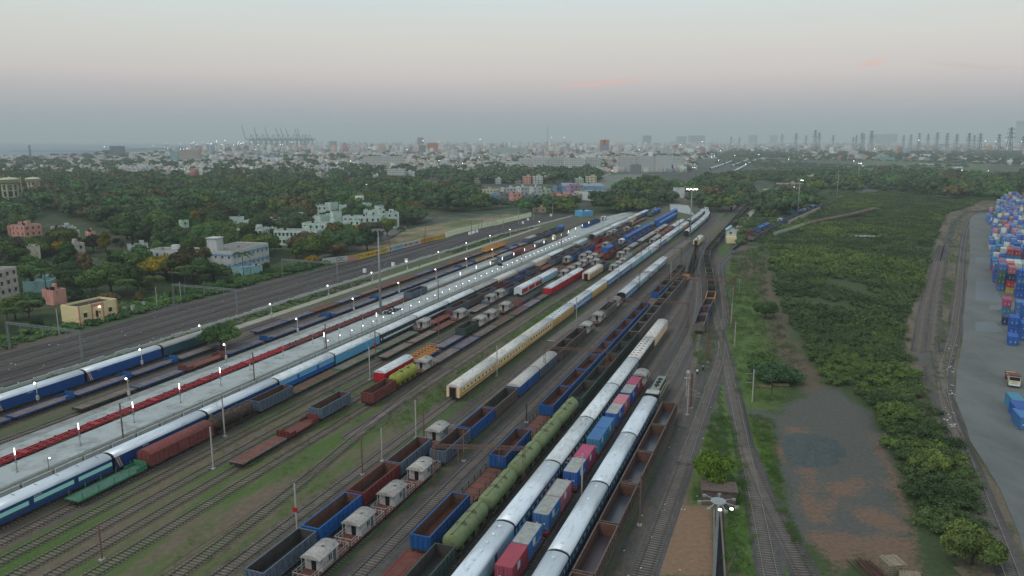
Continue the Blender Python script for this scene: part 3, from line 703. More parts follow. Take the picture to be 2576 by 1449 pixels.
g_red = ground_mat('red_soil', (116, 90, 74), [((126, 86, 66), .2, (.6, 1), .5, .65, 1), ((78, 92, 48), .09, (.5, 1), .62, .7, 5)])
g_road = ground_mat('asphalt', (98, 98, 96), [((112, 110, 106), .1, (1, 1), .5, .65, 1)], rough=.8)
g_strip = ground_mat('trackside', (108, 96, 82), [((64, 72, 44), .06, (.35, 1.4), .46, .56, 3), ((84, 84, 84), .07, (.25, 1.5), .55, .64, 5), ((132, 116, 98), .2, (.5, 1), .62, .72, 9)], rot=-(pi/2-A))
g_apron = mat('apron_concrete', (106, 108, 105), rough=.85, var=.10, scale=.045, dirt=(88, 90, 88), dirt_amt=.5, spec=.15, world=True, rnd=0, stretch=(1, .4, 1))
g_plat = mat('platform_top', (162, 167, 165), rough=.85, var=.09, scale=.12, dirt=(118, 122, 119), dirt_amt=.42, spec=.15, world=True, rnd=0)
g_plat2 = mat('platform_dull', (140, 142, 138), rough=.85, var=.12, scale=.2, dirt=(100, 100, 96), dirt_amt=.5, world=True, rnd=0)
g_path = mat('path_concrete', (150, 146, 134), rough=.9, var=.1, scale=.2, dirt=(118, 112, 98), dirt_amt=.35, world=True, rnd=0)
R = 13500
b = MB(); nseg = 48
for i in range(nseg):
    a0, a1 = 2*pi*i/nseg, 2*pi*(i+1)/nseg
    b.face([(0, 0, 0), (R*cos(a0), R*sin(a0), 0), (R*cos(a1), R*sin(a1), 0)], g_base)
tag(b.build('ground'), kind='structure')
z4 = .004
sheet('yard_ground', uv2([(-20, 60), (-20, -240), (560, -225), (700, -165), (900, -155), (900, -40), (700, -28), (420, -10), (330, -6), (230, -4), (120, 10)]), g_yard, z4)
sheet('grass_ground', wiggle(uv2([(30, -66), (30, -103), (140, -103), (140, -82), (200, -80), (290, -77), (290, -73), (140, -73), (125, -66)]), 2.0), g_near, z4*2)
g_dark = ground_mat('dark_gravel', (76, 73, 71), [((92, 83, 72), .06, (.3, 1.2), .5, .62, 2), ((64, 80, 48), .07, (.3, 1.3), .6, .68, 5), ((58, 55, 54), .2, (.3, 1), .55, .68, 7)], rot=-(pi/2-A))
sheet('gravel', wiggle(uv2([(40, -14.5), (40, -66), (200, -67), (330, -63), (460, -58), (460, -48), (330, -22), (235, -18.5), (160, -17)]), 1.6), g_dark, .014)
sheet('gravel', uv2([(40, -121.1), (40, -112.6), (600, -112.6), (600, -120.5)]), g_ball, z4*3)
sheet('ballast', wiggle(uv2([(20, -174.5), (480, -173), (560, -166), (650, -156), (760, -145), (1000, -150), (1235, -160), (2300, -160), (2300, -185), (1235, -182), (1000, -172), (760, -172), (650, -182), (560, -192), (480, -199), (400, -201.5), (20, -203)]), .8), g_ball, z4*2)
sheet('path', uv2([(60, -161.0), (60, -164.6), (250, -164.4), (480, -163.6), (480, -161.2), (250, -161.0)]), g_path, .06, .05)
# waterside: sea with breakwaters far on the left
m_sea = mat('sea_water', (70, 100, 114), rough=.5, var=.05, scale=.004, world=True, rnd=0, spec=.5)
sheet('sea', [(-13200, 1000), (-13200, 13000), (-900, 13300), (-900, 4700), (-1500, 3900), (-1640, 3350), (-2400, 3250), (-4000, 3150), (-9000, 2900)], m_sea, .5)
for i_, pp in enumerate(([(-760, 4700), (-1900, 4620), (-3000, 5600), (-3000, 5640), (-1880, 4680), (-760, 4760)], [(-1500, 3950), (-2600, 3980), (-2600, 4015), (-1500, 3990)])):
    o = sheet('breakwater', pp, G('under'), 2.2, 1.6); o['label'] = ['long dark breakwater running out to sea', 'short dark breakwater nearer the shore'][i_]
# right side: scrubland, red soil, gravel lot, apron
sheet('scrubland', wiggle(vp([(1848, 1449), (1800, 1100), (1800, 800), (1830, 640), (1860, 560), (1960, 470), (2576, 440), (2900, 480), (2900, 1449)]), 2), g_scrub, z4*3)
sheet('trackside_ground', wiggle(vp([(2330, 1449), (2290, 1200), (2230, 950), (2300, 760), (2380, 540), (2470, 505), (2576, 500), (2700, 500), (2700, 1449)])[:9], 1.5), g_strip, z4*4)
Xq = lambda L: [V(1744.2+x*.44436, 805+y*.44436) for x, y in L]
def seg_d(px, py, P_):
    """signed distance arrays to a polygon (negative inside)"""
    d = np.full(px.shape, 1e9); c = np.zeros(px.shape, bool); n = len(P_)
    for i in range(n):
        (x0, y0), (x1, y1) = P_[i], P_[(i+1) % n]; ex, ey = x1-x0, y1-y0
        t = np.clip(((px-x0)*ex+(py-y0)*ey)/(ex*ex+ey*ey+1e-9), 0, 1); d = np.minimum(d, np.hypot(px-x0-t*ex, py-y0-t*ey))
        if abs(ey) > 1e-9: c ^= ((y0 > py) != (y1 > py)) & (px < (x1-x0)*(py-y0)/ey+x0)
    return np.where(c, -d, d)
def masked_ground(name, outline, cell, z, base, layers):
    """a ground sheet whose soils meet in ragged blended edges: layers = [(colour, polygons, softness m)]"""
    xs = [p[0] for p in outline]; ys = [p[1] for p in outline]; X = np.arange(min(xs), max(xs)+cell, cell); Y = np.arange(min(ys), max(ys)+cell, cell)
    gx, gy = np.meshgrid(X, Y); ins = seg_d(gx, gy, outline) < 0; nx = len(X); q = ins[:-1, :-1] & ins[1:, 1:]
    jj, ii = np.nonzero(q); f = np.stack([jj*nx+ii, jj*nx+ii+1, (jj+1)*nx+ii+1, (jj+1)*nx+ii], 1)
    v = np.stack([gx.ravel(), gy.ravel(), np.full(gx.size, z)], 1); used = np.unique(f); rem = np.zeros(gx.size, int); rem[used] = np.arange(len(used))
    m = bpy.data.materials.new(name+'_mix'); m.use_nodes = True; t = m.node_tree; t.nodes.clear(); out = N(t, 'ShaderNodeOutputMaterial'); b = N(t, 'ShaderNodeBsdfPrincipled', i_Roughness=.95); t.links.new(b.outputs[0], out.inputs[0]); b.inputs['Specular IOR Level'].default_value = .12
    g = N(t, 'ShaderNodeNewGeometry'); n1 = N(t, 'ShaderNodeTexNoise', i_Scale=.16, i_Detail=8.0, i_Roughness=.7); t.links.new(g.outputs['Position'], n1.inputs['Vector']); n2 = N(t, 'ShaderNodeTexNoise', i_Scale=1.3, i_Detail=8.0, i_Roughness=.8); t.links.new(g.outputs['Position'], n2.inputs['Vector'])
    fine = ramp(t, n2.outputs[0], [(.28, 0), (.72, 1)]); c0 = lin(base); col = mixc(t, fine, tuple(x*.68 for x in c0), tuple(x*1.3 for x in c0))
    me = np_mesh(name, v[used], rem[f], m)
    for k, (c, polys, soft) in enumerate(layers):
        d = np.full(gx.shape, 1e9)
        for P_ in polys: d = np.minimum(d, seg_d(gx, gy, P_))
        at = me.attributes.new('mask%d' % k, 'FLOAT', 'POINT'); at.data.foreach_set('value', np.clip(.5-d/(2*soft), 0, 1).ravel()[used].astype(np.float32))
        an = N(t, 'ShaderNodeAttribute', attribute_name='mask%d' % k); c = lin(c)
        fac = ramp(t, math_(t, 'ADD', an.outputs['Fac'], math_(t, 'MULTIPLY', math_(t, 'SUBTRACT', math_(t, 'ADD', math_(t, 'MULTIPLY', n1.outputs[0], .55), math_(t, 'MULTIPLY', n2.outputs[0], .45)), .5), 2.6)), [(.34, 0), (.70, 1)])
        col = mixc(t, fac, col, mixc(t, fine, tuple(x*.66 for x in c), tuple(x*1.32 for x in c)))
    t.links.new(col, b.inputs['Base Color']); bn = N(t, 'ShaderNodeBump', i_Strength=.6, i_Distance=.2); t.links.new(n2.outputs[0], bn.inputs['Height']); t.links.new(bn.outputs[0], b.inputs['Normal'])
    tag(put(name, me), kind='structure')
lot = vp([(1868, 1030), (1950, 1040), (2040, 985), (2110, 975), (2150, 1010), (2195, 1050), (2235, 1120), (2265, 1240), (2285, 1350), (2240, 1375), (2000, 1370), (1965, 1260), (1955, 1100), (1900, 1052)])
bare = [Xq(q_) for q_ in ([(600, 845), (650, 835), (705, 860), (700, 940), (640, 955), (640, 910)], [(740, 915), (830, 900), (960, 905), (970, 985), (860, 1000), (760, 970)], [(585, 950), (680, 960), (700, 1050), (790, 1000), (810, 1060), (760, 1140), (690, 1140), (590, 1040)], [(880, 1060), (1010, 1060), (1140, 1100), (1230, 1190), (1100, 1200), (960, 1150)], [(355, 570), (400, 572), (450, 600), (415, 625)], [(450, 680), (500, 690), (505, 800), (470, 780)], [(520, 600), (650, 625), (640, 660), (540, 650)], [(1000, 650), (1050, 700), (1180, 900), (1240, 1150), (1180, 1100), (1110, 900)], [(640, 1210), (900, 1200), (1240, 1240), (1300, 1449), (1050, 1449), (960, 1320), (820, 1449), (740, 1330)])]
foot = vp([(1925, 640), (1940, 700), (1960, 760), (1990, 850), (2050, 930), (2080, 985), (2030, 1000), (1985, 940), (1945, 880), (1925, 800), (1905, 720), (1895, 660)])
reed = vp([(1850, 610), (1880, 600), (1905, 700), (1880, 720), (1850, 690)]); verge = vp([(1740, 1240), (1765, 1050), (1820, 900), (1810, 800), (1830, 640), (1900, 620), (1930, 760), (2000, 940), (1950, 1030), (1880, 1030), (1960, 1200), (2020, 1449), (1830, 1449), (1815, 1270)])
masked_ground('scrub_floor', vp([(1848, 1449), (1842, 1250), (1812, 1000), (1806, 800), (1828, 660), (1900, 570), (2100, 560), (2330, 600), (2300, 760), (2240, 900), (2300, 1080), (2340, 1200), (2420, 1449)]), 1.1, z4*5, (66, 78, 50),
    [((84, 104, 54), [verge], 7), ((96, 84, 70), [foot, reed], 5), ((86, 86, 81), [lot], 3.5), ((112, 92, 78), bare, 3.0)])
masked_ground('head_ground', vp([(1600, 1449), (1630, 1400), (1700, 1240), (1740, 1080), (1800, 1080), (1808, 1270), (1838, 1449)]), .7, z4*4, (84, 98, 54), [((112, 100, 86), [vp([(1640, 1449), (1740, 1060), (1765, 1060), (1740, 1200), (1720, 1300)])], 2), ((128, 104, 84), [vp([(1690, 1275), (1795, 1270), (1800, 1449), (1610, 1449), (1650, 1380)])], 1.2)])
# heap of ballast stones on the lot
AP = vp([(2435, 1449), (2408, 1350), (2370, 1200), (2330, 1100), (2302, 1000), (2297, 900), (2312, 840), (2330, 800)]) 
AP = [V(2600, 1500), V(2565, 1350), V(2515, 1230), (90, 140), (93, 146), (101, 164), (114, 186), (125, 203), (138, 224), (146, 238), (184, 300), (228, 372), (272, 446), (310, 510), (346, 570), (362, 592), (376, 607), (400, 622), (560, 700), (560, 150), (300, 60)]
sheet('container_apron', AP, g_apron, .12, .11)
for q in (([2182, 1192], [2290, 1192], [2250, 1232], [2180, 1232]),):
    pass
mp_ = mat('patch_concrete', (108, 115, 117), rough=.85, spec=.15, var=.05, scale=.2, world=True, rnd=0)
def Rz(x, y): return (3440*.67083+x*400/966*.67083, 720*.67083+y*400/966*.67083)
for q in ([(530, 594), (660, 594), (665, 640), (528, 640)], [(528, 806), (690, 806), (770, 1000), (525, 985)], [(650, 1025), (770, 1030), (770, 1070), (650, 1066)], [(528, 1178), (690, 1176), (800, 1275), (525, 1262)]):
    sheet('concrete_patch', [V(*Rz(x, y)) for x, y in q], mp_, .124)
# field behind the painted wall, lane, paths
sheet('field', wiggle(uv2([(302, -210), (330, -202), (455, -199.5), (550, -194), (560, -215), (520, -232), (440, -240), (395, -226), (330, -222)]), 2.5), g_field, z4*3)
sheet('lane', uv2([(300, -222), (395, -240), (470, -262), (520, -268), (520, -258), (465, -250), (392, -228), (330, -217), (300, -214)]), g_road, z4*4)
# ------------------------------------------------------------ tracks
def smooth_path(p, step=4.0):
    out = []
    n = len(p)
    for i in range(n-1):
        p0 = p[max(0, i-1)]; p1 = p[i]; p2 = p[i+1]; p3 = p[min(n-1, i+2)]
        L = sqrt((p2[0]-p1[0])**2+(p2[1]-p1[1])**2); k = max(1, int(L/step))
        for j in range(k):
            t = j/k; t2 = t*t; t3 = t2*t
            out.append(tuple(.5*((2*p1[a])+(-p0[a]+p2[a])*t+(2*p0[a]-5*p1[a]+4*p2[a]-p3[a])*t2+(-p0[a]+3*p1[a]-3*p2[a]+p3[a])*t3) for a in (0, 1)))
    out.append(p[-1]); return out
class Path:
    def __init__(s, pts, step=4.0):
        s.p = smooth_path(pts, step) if len(pts) > 2 else [tuple(x) for x in pts]
        s.d = [0]
        for a, b_ in zip(s.p[:-1], s.p[1:]): s.d.append(s.d[-1]+sqrt((a[0]-b_[0])**2+(a[1]-b_[1])**2))
    def at(s, d):
        d = max(0.0, min(s.d[-1]-1e-6, d)); import bisect
        i = max(0, min(len(s.p)-2, bisect.bisect_right(s.d, d)-1)); t = (d-s.d[i])/max(1e-9, s.d[i+1]-s.d[i])
        a, b_ = s.p[i], s.p[i+1]
        return (a[0]+(b_[0]-a[0])*t, a[1]+(b_[1]-a[1])*t, atan2(b_[1]-a[1], b_[0]-a[0]))
def track(pts, name='railway_track', shine=False, sleepers=True, ball=True, smax=420, spc=.65, zoff=0.0, sl='sleeper'):
    P_ = Path(pts); T = empty(name, (pts[0][0], pts[0][1], 0)); tag(T, kind='structure'); ox, oy = pts[0]
    L = P_.d[-1]; m = 'railshine' if shine else 'rail'
    q = P_.p if len(P_.p) > 2 else [P_.at(L*i/max(1, int(L/60)))[:2] for i in range(int(L/60)+2)]
    qq = [q[0]]
    for a in q[1:]:
        if sqrt((a[0]-qq[-1][0])**2+(a[1]-qq[-1][1])**2) > .5: qq.append(a)
    q = qq; nrm = []
    for i in range(len(q)):
        a, c = q[max(0, i-1)], q[min(len(q)-1, i+1)]; l = sqrt((c[0]-a[0])**2+(c[1]-a[1])**2) or 1; nrm.append((-(c[1]-a[1])/l, (c[0]-a[0])/l))
    for s in (-1, 1):
        b = MB(); k = b.mi(m)
        for (x, y), (nx, ny) in zip(q, nrm):
            for off, z in ((s*.87-.045, .10), (s*.87-.045, RZ), (s*.87+.045, RZ), (s*.87+.045, .10)): b.v.append((x-ox+nx*off, y-oy+ny*off, z+zoff))
        for i in range(len(q)-1):
            for j in range(3): b.f.append((i*4+j, i*4+j+1, i*4+4+j+1, i*4+4+j)); b.m.append(k); b.sm.append(False)
        b.build('rail', T)
    if ball:
        b = MB(); k = b.mi('ballast_dark' if ball is True else ball)
        for (x, y), (nx, ny) in zip(q, nrm):
            for off, z in ((-2.1, 0.012), (-1.45, .06), (1.45, .06), (2.1, 0.012)): b.v.append((x-ox+nx*off, y-oy+ny*off, z+zoff))
        for i in range(len(q)-1):
            for j in range(3): b.f.append((i*4+j, i*4+j+1, i*4+4+j+1, i*4+4+j)); b.m.append(k); b.sm.append(False)
        b.build('ballast_bed', T)
    if sleepers:
        vs = []; fs = []; n = int(min(L, 2000)/spc)
        for i in range(n):
            x, y, a = P_.at(i*spc+.3)
            if x*x+y*y > smax*smax: continue
            w = 1.36+RS.rand()*.05; c_, s_ = cos(a), sin(a); l = .13; z0, z1 = .07+zoff, .115+zoff+RS.rand()*.01; bi = len(vs)
            for (p, r_) in ((-l, -w), (l, -w), (l, w), (-l, w)):
                for z in (z0, z1): vs.append((x-ox+p*c_-r_*s_, y-oy+p*s_+r_*c_, z))
            for f in ((1, 3, 5, 7), (0, 2, 3, 1), (2, 4, 5, 3), (4, 6, 7, 5), (6, 0, 1, 7)): fs.append([bi+k for k in f])
        if vs: put('sleepers', np_mesh('sleepers', np.array(vs), np.array(fs), G(sl)), T)
    return T
# straight yard tracks (v offsets), fans and curves
uvp = lambda L: [UV(u, v)[:2] for u, v in L]
for v, u0, u1 in [(-16.3, 55, 132), (-22.7, 45, 160), (-27, 45, 178), (-32.4, 45, 185), (-36.6, 45, 235), (-42.3, 45, 325), (-46.7, 45, 345), (-52.2, 45, 330), (-57.6, 45, 440), (-62.6, 40, 420),
                  (-69.9, 40, 530), (-75.0, 250, 530), (-80.5, 120, 470), (-86.2, 40, 580), (-91.2, 40, 615), (-96.0, 40, 520), (-101, 60, 500), (-106, 40, 625), (-110.8, 40, 610), (-115.6, 60, 640),
                  (-131.3, 40, 545), (-142.4, 60, 560), (-151.3, 50, 430), (-158.3, 60, 200)]:
    track(uvp([(u0, v), (u1, v)]), smax=330, ball=True if v in (-16.3, -27, -32.4, -52.2, -62.6, -131.3, -115.6) else 'yard_soil' if v > -85 else False)
track(uvp([(40, -75), (90, -76), (140, -81), (170, -83)]), smax=330, ball=False)
for dv in (0, -5.6, -12.3, -18.2):
    track(uvp([(30, -180+dv), (300, -180+dv), (400, -180+dv*.95), (480, -176+dv), (560, -169+dv), (650, -159+dv), (760, -148+dv), (1000, -153+dv), (1235, -163+dv), (2200, -163+dv)]), shine=False, ball=False, smax=330)
Wz = lambda x, y: V(1717.3+x*.24076, 697.7+y*.24076)
Xz = lambda x, y: V(1811.2+x*.30543, 1006.2+y*.30543)
Fz = lambda x, y: V(2500*.67083+x*.125, 900*.67083+y*.125)
R8z = lambda x, y: V(2347.9+x*.18513, 838.5+y*.18513)
R1z = lambda x, y: V(*Rz(x, y))
track([UV(131, -16.3)[:2], Wz(290, 1150), Wz(355, 980), Wz(400, 820), Wz(408, 690), Wz(380, 530), Wz(325, 300), UV(290, -28.0)[:2]], shine=True)
track([Xz(428, 1500), Xz(320, 950), Xz(255, 650), Xz(192, 350), Xz(122, 0), Wz(515, 1150), Wz(465, 915), Wz(420, 735), Wz(385, 545)], shine=True)
track([Xz(215, 400), Xz(262, 540), Xz(350, 755), Xz(440, 935), Xz(540, 1125), Xz(730, 1500)], zoff=.03)
# running line under the long wagon train, then its yard throat
RTP = [(228, -25.6), (250, -26.6), (270, -27.0), (290, -28.5), (312, -31.5), (330, -34), (347, -36.5), (365, -39), (385, -40.8), (410, -41.8), (500, -41.6), (760, -41.0)]
track([UV(150, -19.3)[:2], UV(190, -21.5)[:2]]+uvp(RTP[:]), smax=330)
track(uvp([(160, -22.7), (195, -22.9), (225, -25.0), (240, -26.0)]), smax=330)
track(uvp([(178, -27), (215, -27.3), (245, -28.5), (290, -33), (330, -38.5), (360, -42.5), (420, -47), (465, -50)]), smax=330, shine=True)
track(uvp([(185, -32.4), (240, -33.2), (300, -38.2), (345, -42.6), (390, -47.0)]), smax=330)
track(uvp([(235, -36.6), (290, -37.6), (340, -43.0), (400, -49.5), (449, -51.5)]), smax=330)
track(uvp([(325, -42.3), (380, -46.5), (430, -51)]), smax=330)
track(uvp([(330, -52.2), (390, -53.8), (470, -56), (540, -57), (590, -58.5), (640, -64), (700, -70), (800, -72)]), smax=200, sleepers=False)
track([Wz(385, 545), Wz(450, 380), Fz(1080, 560), Fz(1220, 370), Fz(1330, 230), Fz(1450, 110), Fz(1620, 0)], smax=330, shine=True)
NE = uvp([(452, -25.2), (467, -22.6), (514, -15.4), (560, -7.3), (640, 7), (760, 32), (950, 75), (1100, 115), (1300, 190)])
track([Fz(1450, 60)]+NE, sleepers=False, shine=True)
NE2 = uvp([(474, -12), (486, -9.3), (502, -4.7), (560, 12), (620, 36), (700, 64), (790, 92)])
track([Fz(1450, 110), UV(446, -18)[:2]]+NE2, sleepers=False)
track([Fz(1330, 200)]+uvp([(445, -28), (480, -24), (520, -19), (566, -12), (650, 4)]), sleepers=False)
C1 = uvp([(420, -62.2), (465, -62.4), (541, -62.7), (585, -63.8), (610, -66.5), (635, -69.8), (683, -75), (707, -76), (800, -76), (1235, -95), (2100, -118)])
track(C1, sleepers=False)
C2 = uvp([(500, -70.0), (604, -70), (640, -74), (683, -80), (720, -82), (1235, -103), (2100, -126)])
track(C2, sleepers=False)
track(uvp([(600, -52), (660, -52), (800, -51.5), (1235, -85), (2100, -108)]), sleepers=False)
S1p = [R8z(350, 1500), R8z(330, 1449), R8z(175, 970), R8z(128, 700), R8z(145, 480), R8z(277, 0), R1z(345, 1150), R1z(378, 900), R1z(400, 620), R1z(418, 470), R1z(440, 350), R1z(490, 240), R1z(560, 195), R1z(700, 160), (560, 720)]
S1b = [V(2540, 1500)]+[V(2347.9+330*.18513+80, 1300)]
track([V(2565, 1500), V(2500, 1330), V(2440, 1180), V(2409, 1107)]+S1p[2:], smax=420, shine=True)
track([R8z(165, 760), R8z(118, 560), R8z(62, 260), R1z(140, 1449), R1z(152, 1230), R1z(200, 830), R1z(240, 600), R1z(290, 400), R1z(335, 285), R1z(420, 208), R1z(560, 172), (560, 740)], smax=420)
track([R1z(10, 1449), R1z(60, 1100), R1z(120, 840), R1z(175, 640), R1z(225, 480)], smax=420)
track([V(2420, 1130), V(2390, 1060), V(2360, 985), R8z(15, 640), R8z(-20, 460)], smax=420)

# ------------------------------------------------------------ trains
DESC = {}
def grp(kind): return {'X': 'passenger and parcel coaches in the yard', 'G': 'open box wagons in the yard', 'C': 'covered wagons in the yard', 'T': 'tank wagons in the yard', 'B': 'brake vans in the yard',
                       'F': 'flat wagons in the yard', 'K': 'skeleton container wagons', 'H': 'blue tarpaulined wagons in the yard'}[kind]
KN = {'X': ('coach', 'train coach'), 'G': ('open_wagon', 'open wagon'), 'C': ('covered_wagon', 'covered wagon'), 'T': ('tank_wagon', 'tank wagon'), 'B': ('brake_van', 'brake van'), 'F': ('flat_wagon', 'flat wagon'), 'K': ('container_wagon', 'container wagon'), 'H': ('tarpaulined_wagon', 'goods wagon')}
CD = dict(acblue='silver-roofed navy', acgrey='white-roofed dark', parcelblue='pale-blue round-vented', greylong='grey-roofed dark', creamold='weathered cream', creamplain='plain cream', cream='cream and tan', ochre='tan parcel', orange='orange', bluewhite='blue and white',
 tealwhite='white and teal', white='white-sided', palec='pale cyan', navymint='navy and mint', navy='deep navy', royal='royal blue', skyblue='two-tone blue', sky='light blue', darkstripe='white-striped dark', greystripe='grey-roofed striped', bluestripe='blue-striped grey', teal='dark teal', purple='grey-purple', redwhite='red and white',
 browngrey='brown-grey', darkgreen='dark grey-green', wagonblue='blue', greyblue='faded grey-blue', wagongrey='grey rust-streaked', wagonred='brownish red', maroon='maroon', royalnavy='navy')
CD['tankgreen'] = 'olive green'; CD['tankyellow'] = 'yellow-green'; CD['tankbrown'] = 'brown'; CD['tankgrey'] = 'grey-green'; CD['tankblack'] = 'sooty black'; CD['brightred'] = 'bright red'; CD['vangrey'] = 'pale grey'; CD['paintgreen'] = 'green'
CD['redframe'] = 'bright red'; CD['dullred'] = 'dull red'; CD['tarp'] = 'blue'; CD['under'] = 'dark brown'
def parts_for(kind, a, L, near):
    if kind == 'X': return coach(L, a[0], near)
    if kind == 'G': return gondola(L, *a)
    if kind == 'C': return covered(L, a[0], a[1])
    if kind == 'T': return tank(L, a[0])
    if kind == 'B': return brakevan(L, a[0], a[1], *(a[2:]))
    if kind == 'F': return flat(L, *a)
    if kind == 'K': return skeleton(L, a[0])
    if kind == 'H': return hopper(L, a[0])
def train(row, items, v=None, path=None, poff=0.0):
    cnt = {}
    for it in items:
        u0, u1, kind, a = it[0], it[1], it[2], it[3]
        gap = .6 if kind == 'X' else .55
        L = u1-u0-gap*(1 if kind != 'X' else 1); mid = (u0+u1)/2
        if path is None: x, y, _ = UV(mid, v); rz = -A
        else:
            x, y, an = path.at(mid-poff); rz = an-pi/2
        near = mid < 190
        nm, cat = KN[kind]; i = cnt.get(cat, 0); cnt[cat] = i+1
        desc = CD.get(a[0], a[0])
        n_ = 'wagon' if cat.endswith('wagon') and cat != 'container wagon' else cat.split()[-1] if cat != 'brake van' else 'brake van'
        kindw = {'coach': 'coach', 'open_wagon': 'open wagon', 'covered_wagon': 'covered wagon', 'tank_wagon': 'tank wagon', 'brake_van': 'brake van', 'flat_wagon': 'flat wagon', 'container_wagon': 'skeleton wagon', 'tarpaulined_wagon': 'covered hopper'}[nm]
        lab = '%s %s, %s of its kind %s' % (desc, kindw, nth(i), row)
        place(nm, parts_for(kind, a, L, near), (x, y, 0), rz, lab, cat, grp(kind))
def run(u0, pitch, kind, alist): return [(u0+i*pitch, u0+(i+1)*pitch, kind, a) for i, a in enumerate(alist)]
BR = ('browngrey', 'inside_rust'); WG = 'wagongrey'
train('on the rightmost straight track', run(72.2, 13.8, 'G', [BR+('floor_mauve',), BR+('floor_mauve',), BR+('floor_wet',), BR+('floor_wet',), BR+('floor_wet',), BR+('floor_wet',)]), -22.7)
train('behind the green locomotive', run(66.55, 22.27, 'X', [('acblue',)]*4), -27)
place('locomotive', loco(16.4), UV(164.4, -27), pi-A+pi, 'green and cream diesel locomotive heading the silver-roofed coaches', 'locomotive')
train('on the second long white train', run(71.4, 22.4, 'X', [('parcelblue',), ('acblue',), ('acgrey',), ('acgrey',), ('acgrey',), ('greylong',), ('creamplain',)]), -36.6)
# container train: wagons, and the boxes standing on them
CT = [(89.05, 'cred', 'cred', 'csteel', 'ctop'), (104.1, 'csteel', 'ctop', 'cpink', 'ctop'), (119.5, 'cblue', 'ctop', 'ccrimson', 'ccrimson'), (134.4, 'cteal', 'csteel', 'cteal', 'csteel'), (148.9, 'cblue', 'ctop', 'cpink', 'cpink'), (162.4, 'croyal', 'ctop', 'cred', 'ccrimson')]
train('carrying containers between the white trains', [(u-6.9, u+6.9, 'K', ('maroon',)) for u, *_ in CT], -32.5)
CN = dict(cred='red', csteel='steel blue', cpink='faded pink', cblue='blue', ccrimson='crimson', cteal='teal blue', croyal='royal blue')
lm = text_mesh('CONCOR', 'whitestripe', .62)
for i, (u, m0, t0, m1, t1) in enumerate(CT):
    for j, (du, m_, t_) in enumerate(((-3.12, m0, t0), (3.1, m1, t1))):
        e = place('shipping_container', container(m_, t_), UV(u+du, -32.5, 1.2), -A, '%s container, %s from the camera on the container train' % (CN[m_], nth(2*i+j)), 'shipping container', 'containers on the container train')
        if t_ == 'ctop' and m_ != 'cpink':
            o = put('lettering', lm, e, (1.236, .9, 1.0)); o.rotation_euler = (pi/2, 0, pi/2)
train('behind the container train', [(168.6, 178.2, 'B', ('vangrey', 'old_roof'))], -32.4)
TG = ('tankgreen',)
DG = ('darkgreen', 'inside_dark', 'floor_dark'); GR = (WG, 'inside_dark', 'floor_dark'); GX = ('greyblue', 'inside_rust', 'floor_dark'); BL = ('wagonblue', 'inside_rust', 'floor_rust'); MR = ('maroon', 'inside_rust', 'floor_rust'); BG = ('browngrey', 'inside_dark', 'floor_dark'); WR = ('wagonred', 'inside_rust', 'floor_rust')
train('on the olive tank wagon track', [(72.4, 86.2, 'G', DG)]+run(86.7, 12.6, 'T', [TG]*5)+run(150.5, 12.35, 'G', [DG, DG, ('darkgreen', 'inside_rust', 'floor_rust'), DG, DG, GR, GR, GR, GR, GR, GR, GR, GR])+[(312, 321, 'F', ('orange', 'deck_red', None, 'orange'))], -42.3)
train('just left of the olive tanks', [(72, 86, 'F', ('redframe', 'deck_red')), (86.6, 101, 'G', BL), (101.2, 115.6, 'F', ('under', 'deck_red', None, None, 6)), (116, 130, 'G', BL), (130, 143.4, 'F', ('under', 'deck_red', None, None, 6))]+run(143.6, 13.75, 'G', [BL]*8)
      +[(254, 271.5, 'F', ('under', 'deck', None, None, 5)), (272, 286, 'G', BL)]+run(287, 13.0, 'G', [GR, GR, GR, BG]), -46.7)
VG = ('vangrey', 'old_roof')
train('on the near brake van track', [(74, 83.7, 'B', VG), (83.8, 93.5, 'B', VG), (93.6, 103.3, 'B', VG), (103.4, 113.1, 'B', VG), (114.3, 126.2, 'G', GX), (126.3, 138.3, 'G', BL), (138.4, 152.2, 'G', BG), (152.8, 167.3, 'C', ('wagonblue', 'vangrey')), (167.5, 182, 'C', ('greyblue', 'vangrey')),
      (183.5, 197, 'G', BG), (197.2, 210.8, 'G', BG), (211.5, 221, 'B', VG), (226, 235.5, 'B', VG), (236.3, 250.3, 'G', GR), (251, 260.6, 'B', VG)]+run(264, 23, 'X', [('bluewhite',), ('tealwhite',), ('tealwhite',), ('tealwhite',)]), -57.6)
train('left of the near brake vans', [(71, 83, 'G', ('greyblue', 'inside_dark', 'floor_dark')), (83.1, 95, 'G', ('wagonblue', 'inside_rust', 'floor_dark')), (95.1, 107, 'G', ('maroon', 'inside_rust', 'floor_dark')), (107.1, 119.4, 'G', ('greyblue', 'inside_rust', 'floor_rust')), (120, 129.8, 'B', VG+('maroon',))], -62.6)
T10 = ['creamold', 'cream', 'cream', 'ochre', 'bluewhite', 'ochre', 'bluewhite', 'bluewhite', 'palec', 'palec', 'white', 'bluewhite', 'white', 'bluewhite', 'tealwhite', 'ochre']
train('on the long cream-fronted train', run(147, 23.35, 'X', [(s,) for s in T10]), -69.9)
train('on the brown tank wagon track', [(322, 331, 'B', VG), (331.2, 340.4, 'B', VG), (340.6, 349.6, 'B', VG), (350.5, 363, 'T', ('tankgrey',)), (363, 375.5, 'T', ('tankbrown',)), (375.5, 388, 'T', ('tankbrown',)), (388, 396, 'T', ('tankbrown',)), (396, 404, 'T', ('tankbrown',)), (417, 426, 'B', VG),
      (426.5, 442, 'C', ('darkgreen', 'old_roof')), (442.2, 456, 'C', ('maroon', 'wagonred')), (456.2, 471, 'C', ('maroon', 'maroon')), (471.2, 486, 'C', ('maroon', 'wagonred')), (489, 511, 'X', ('tealwhite',)), (511.5, 534, 'X', ('tealwhite',))], -75)
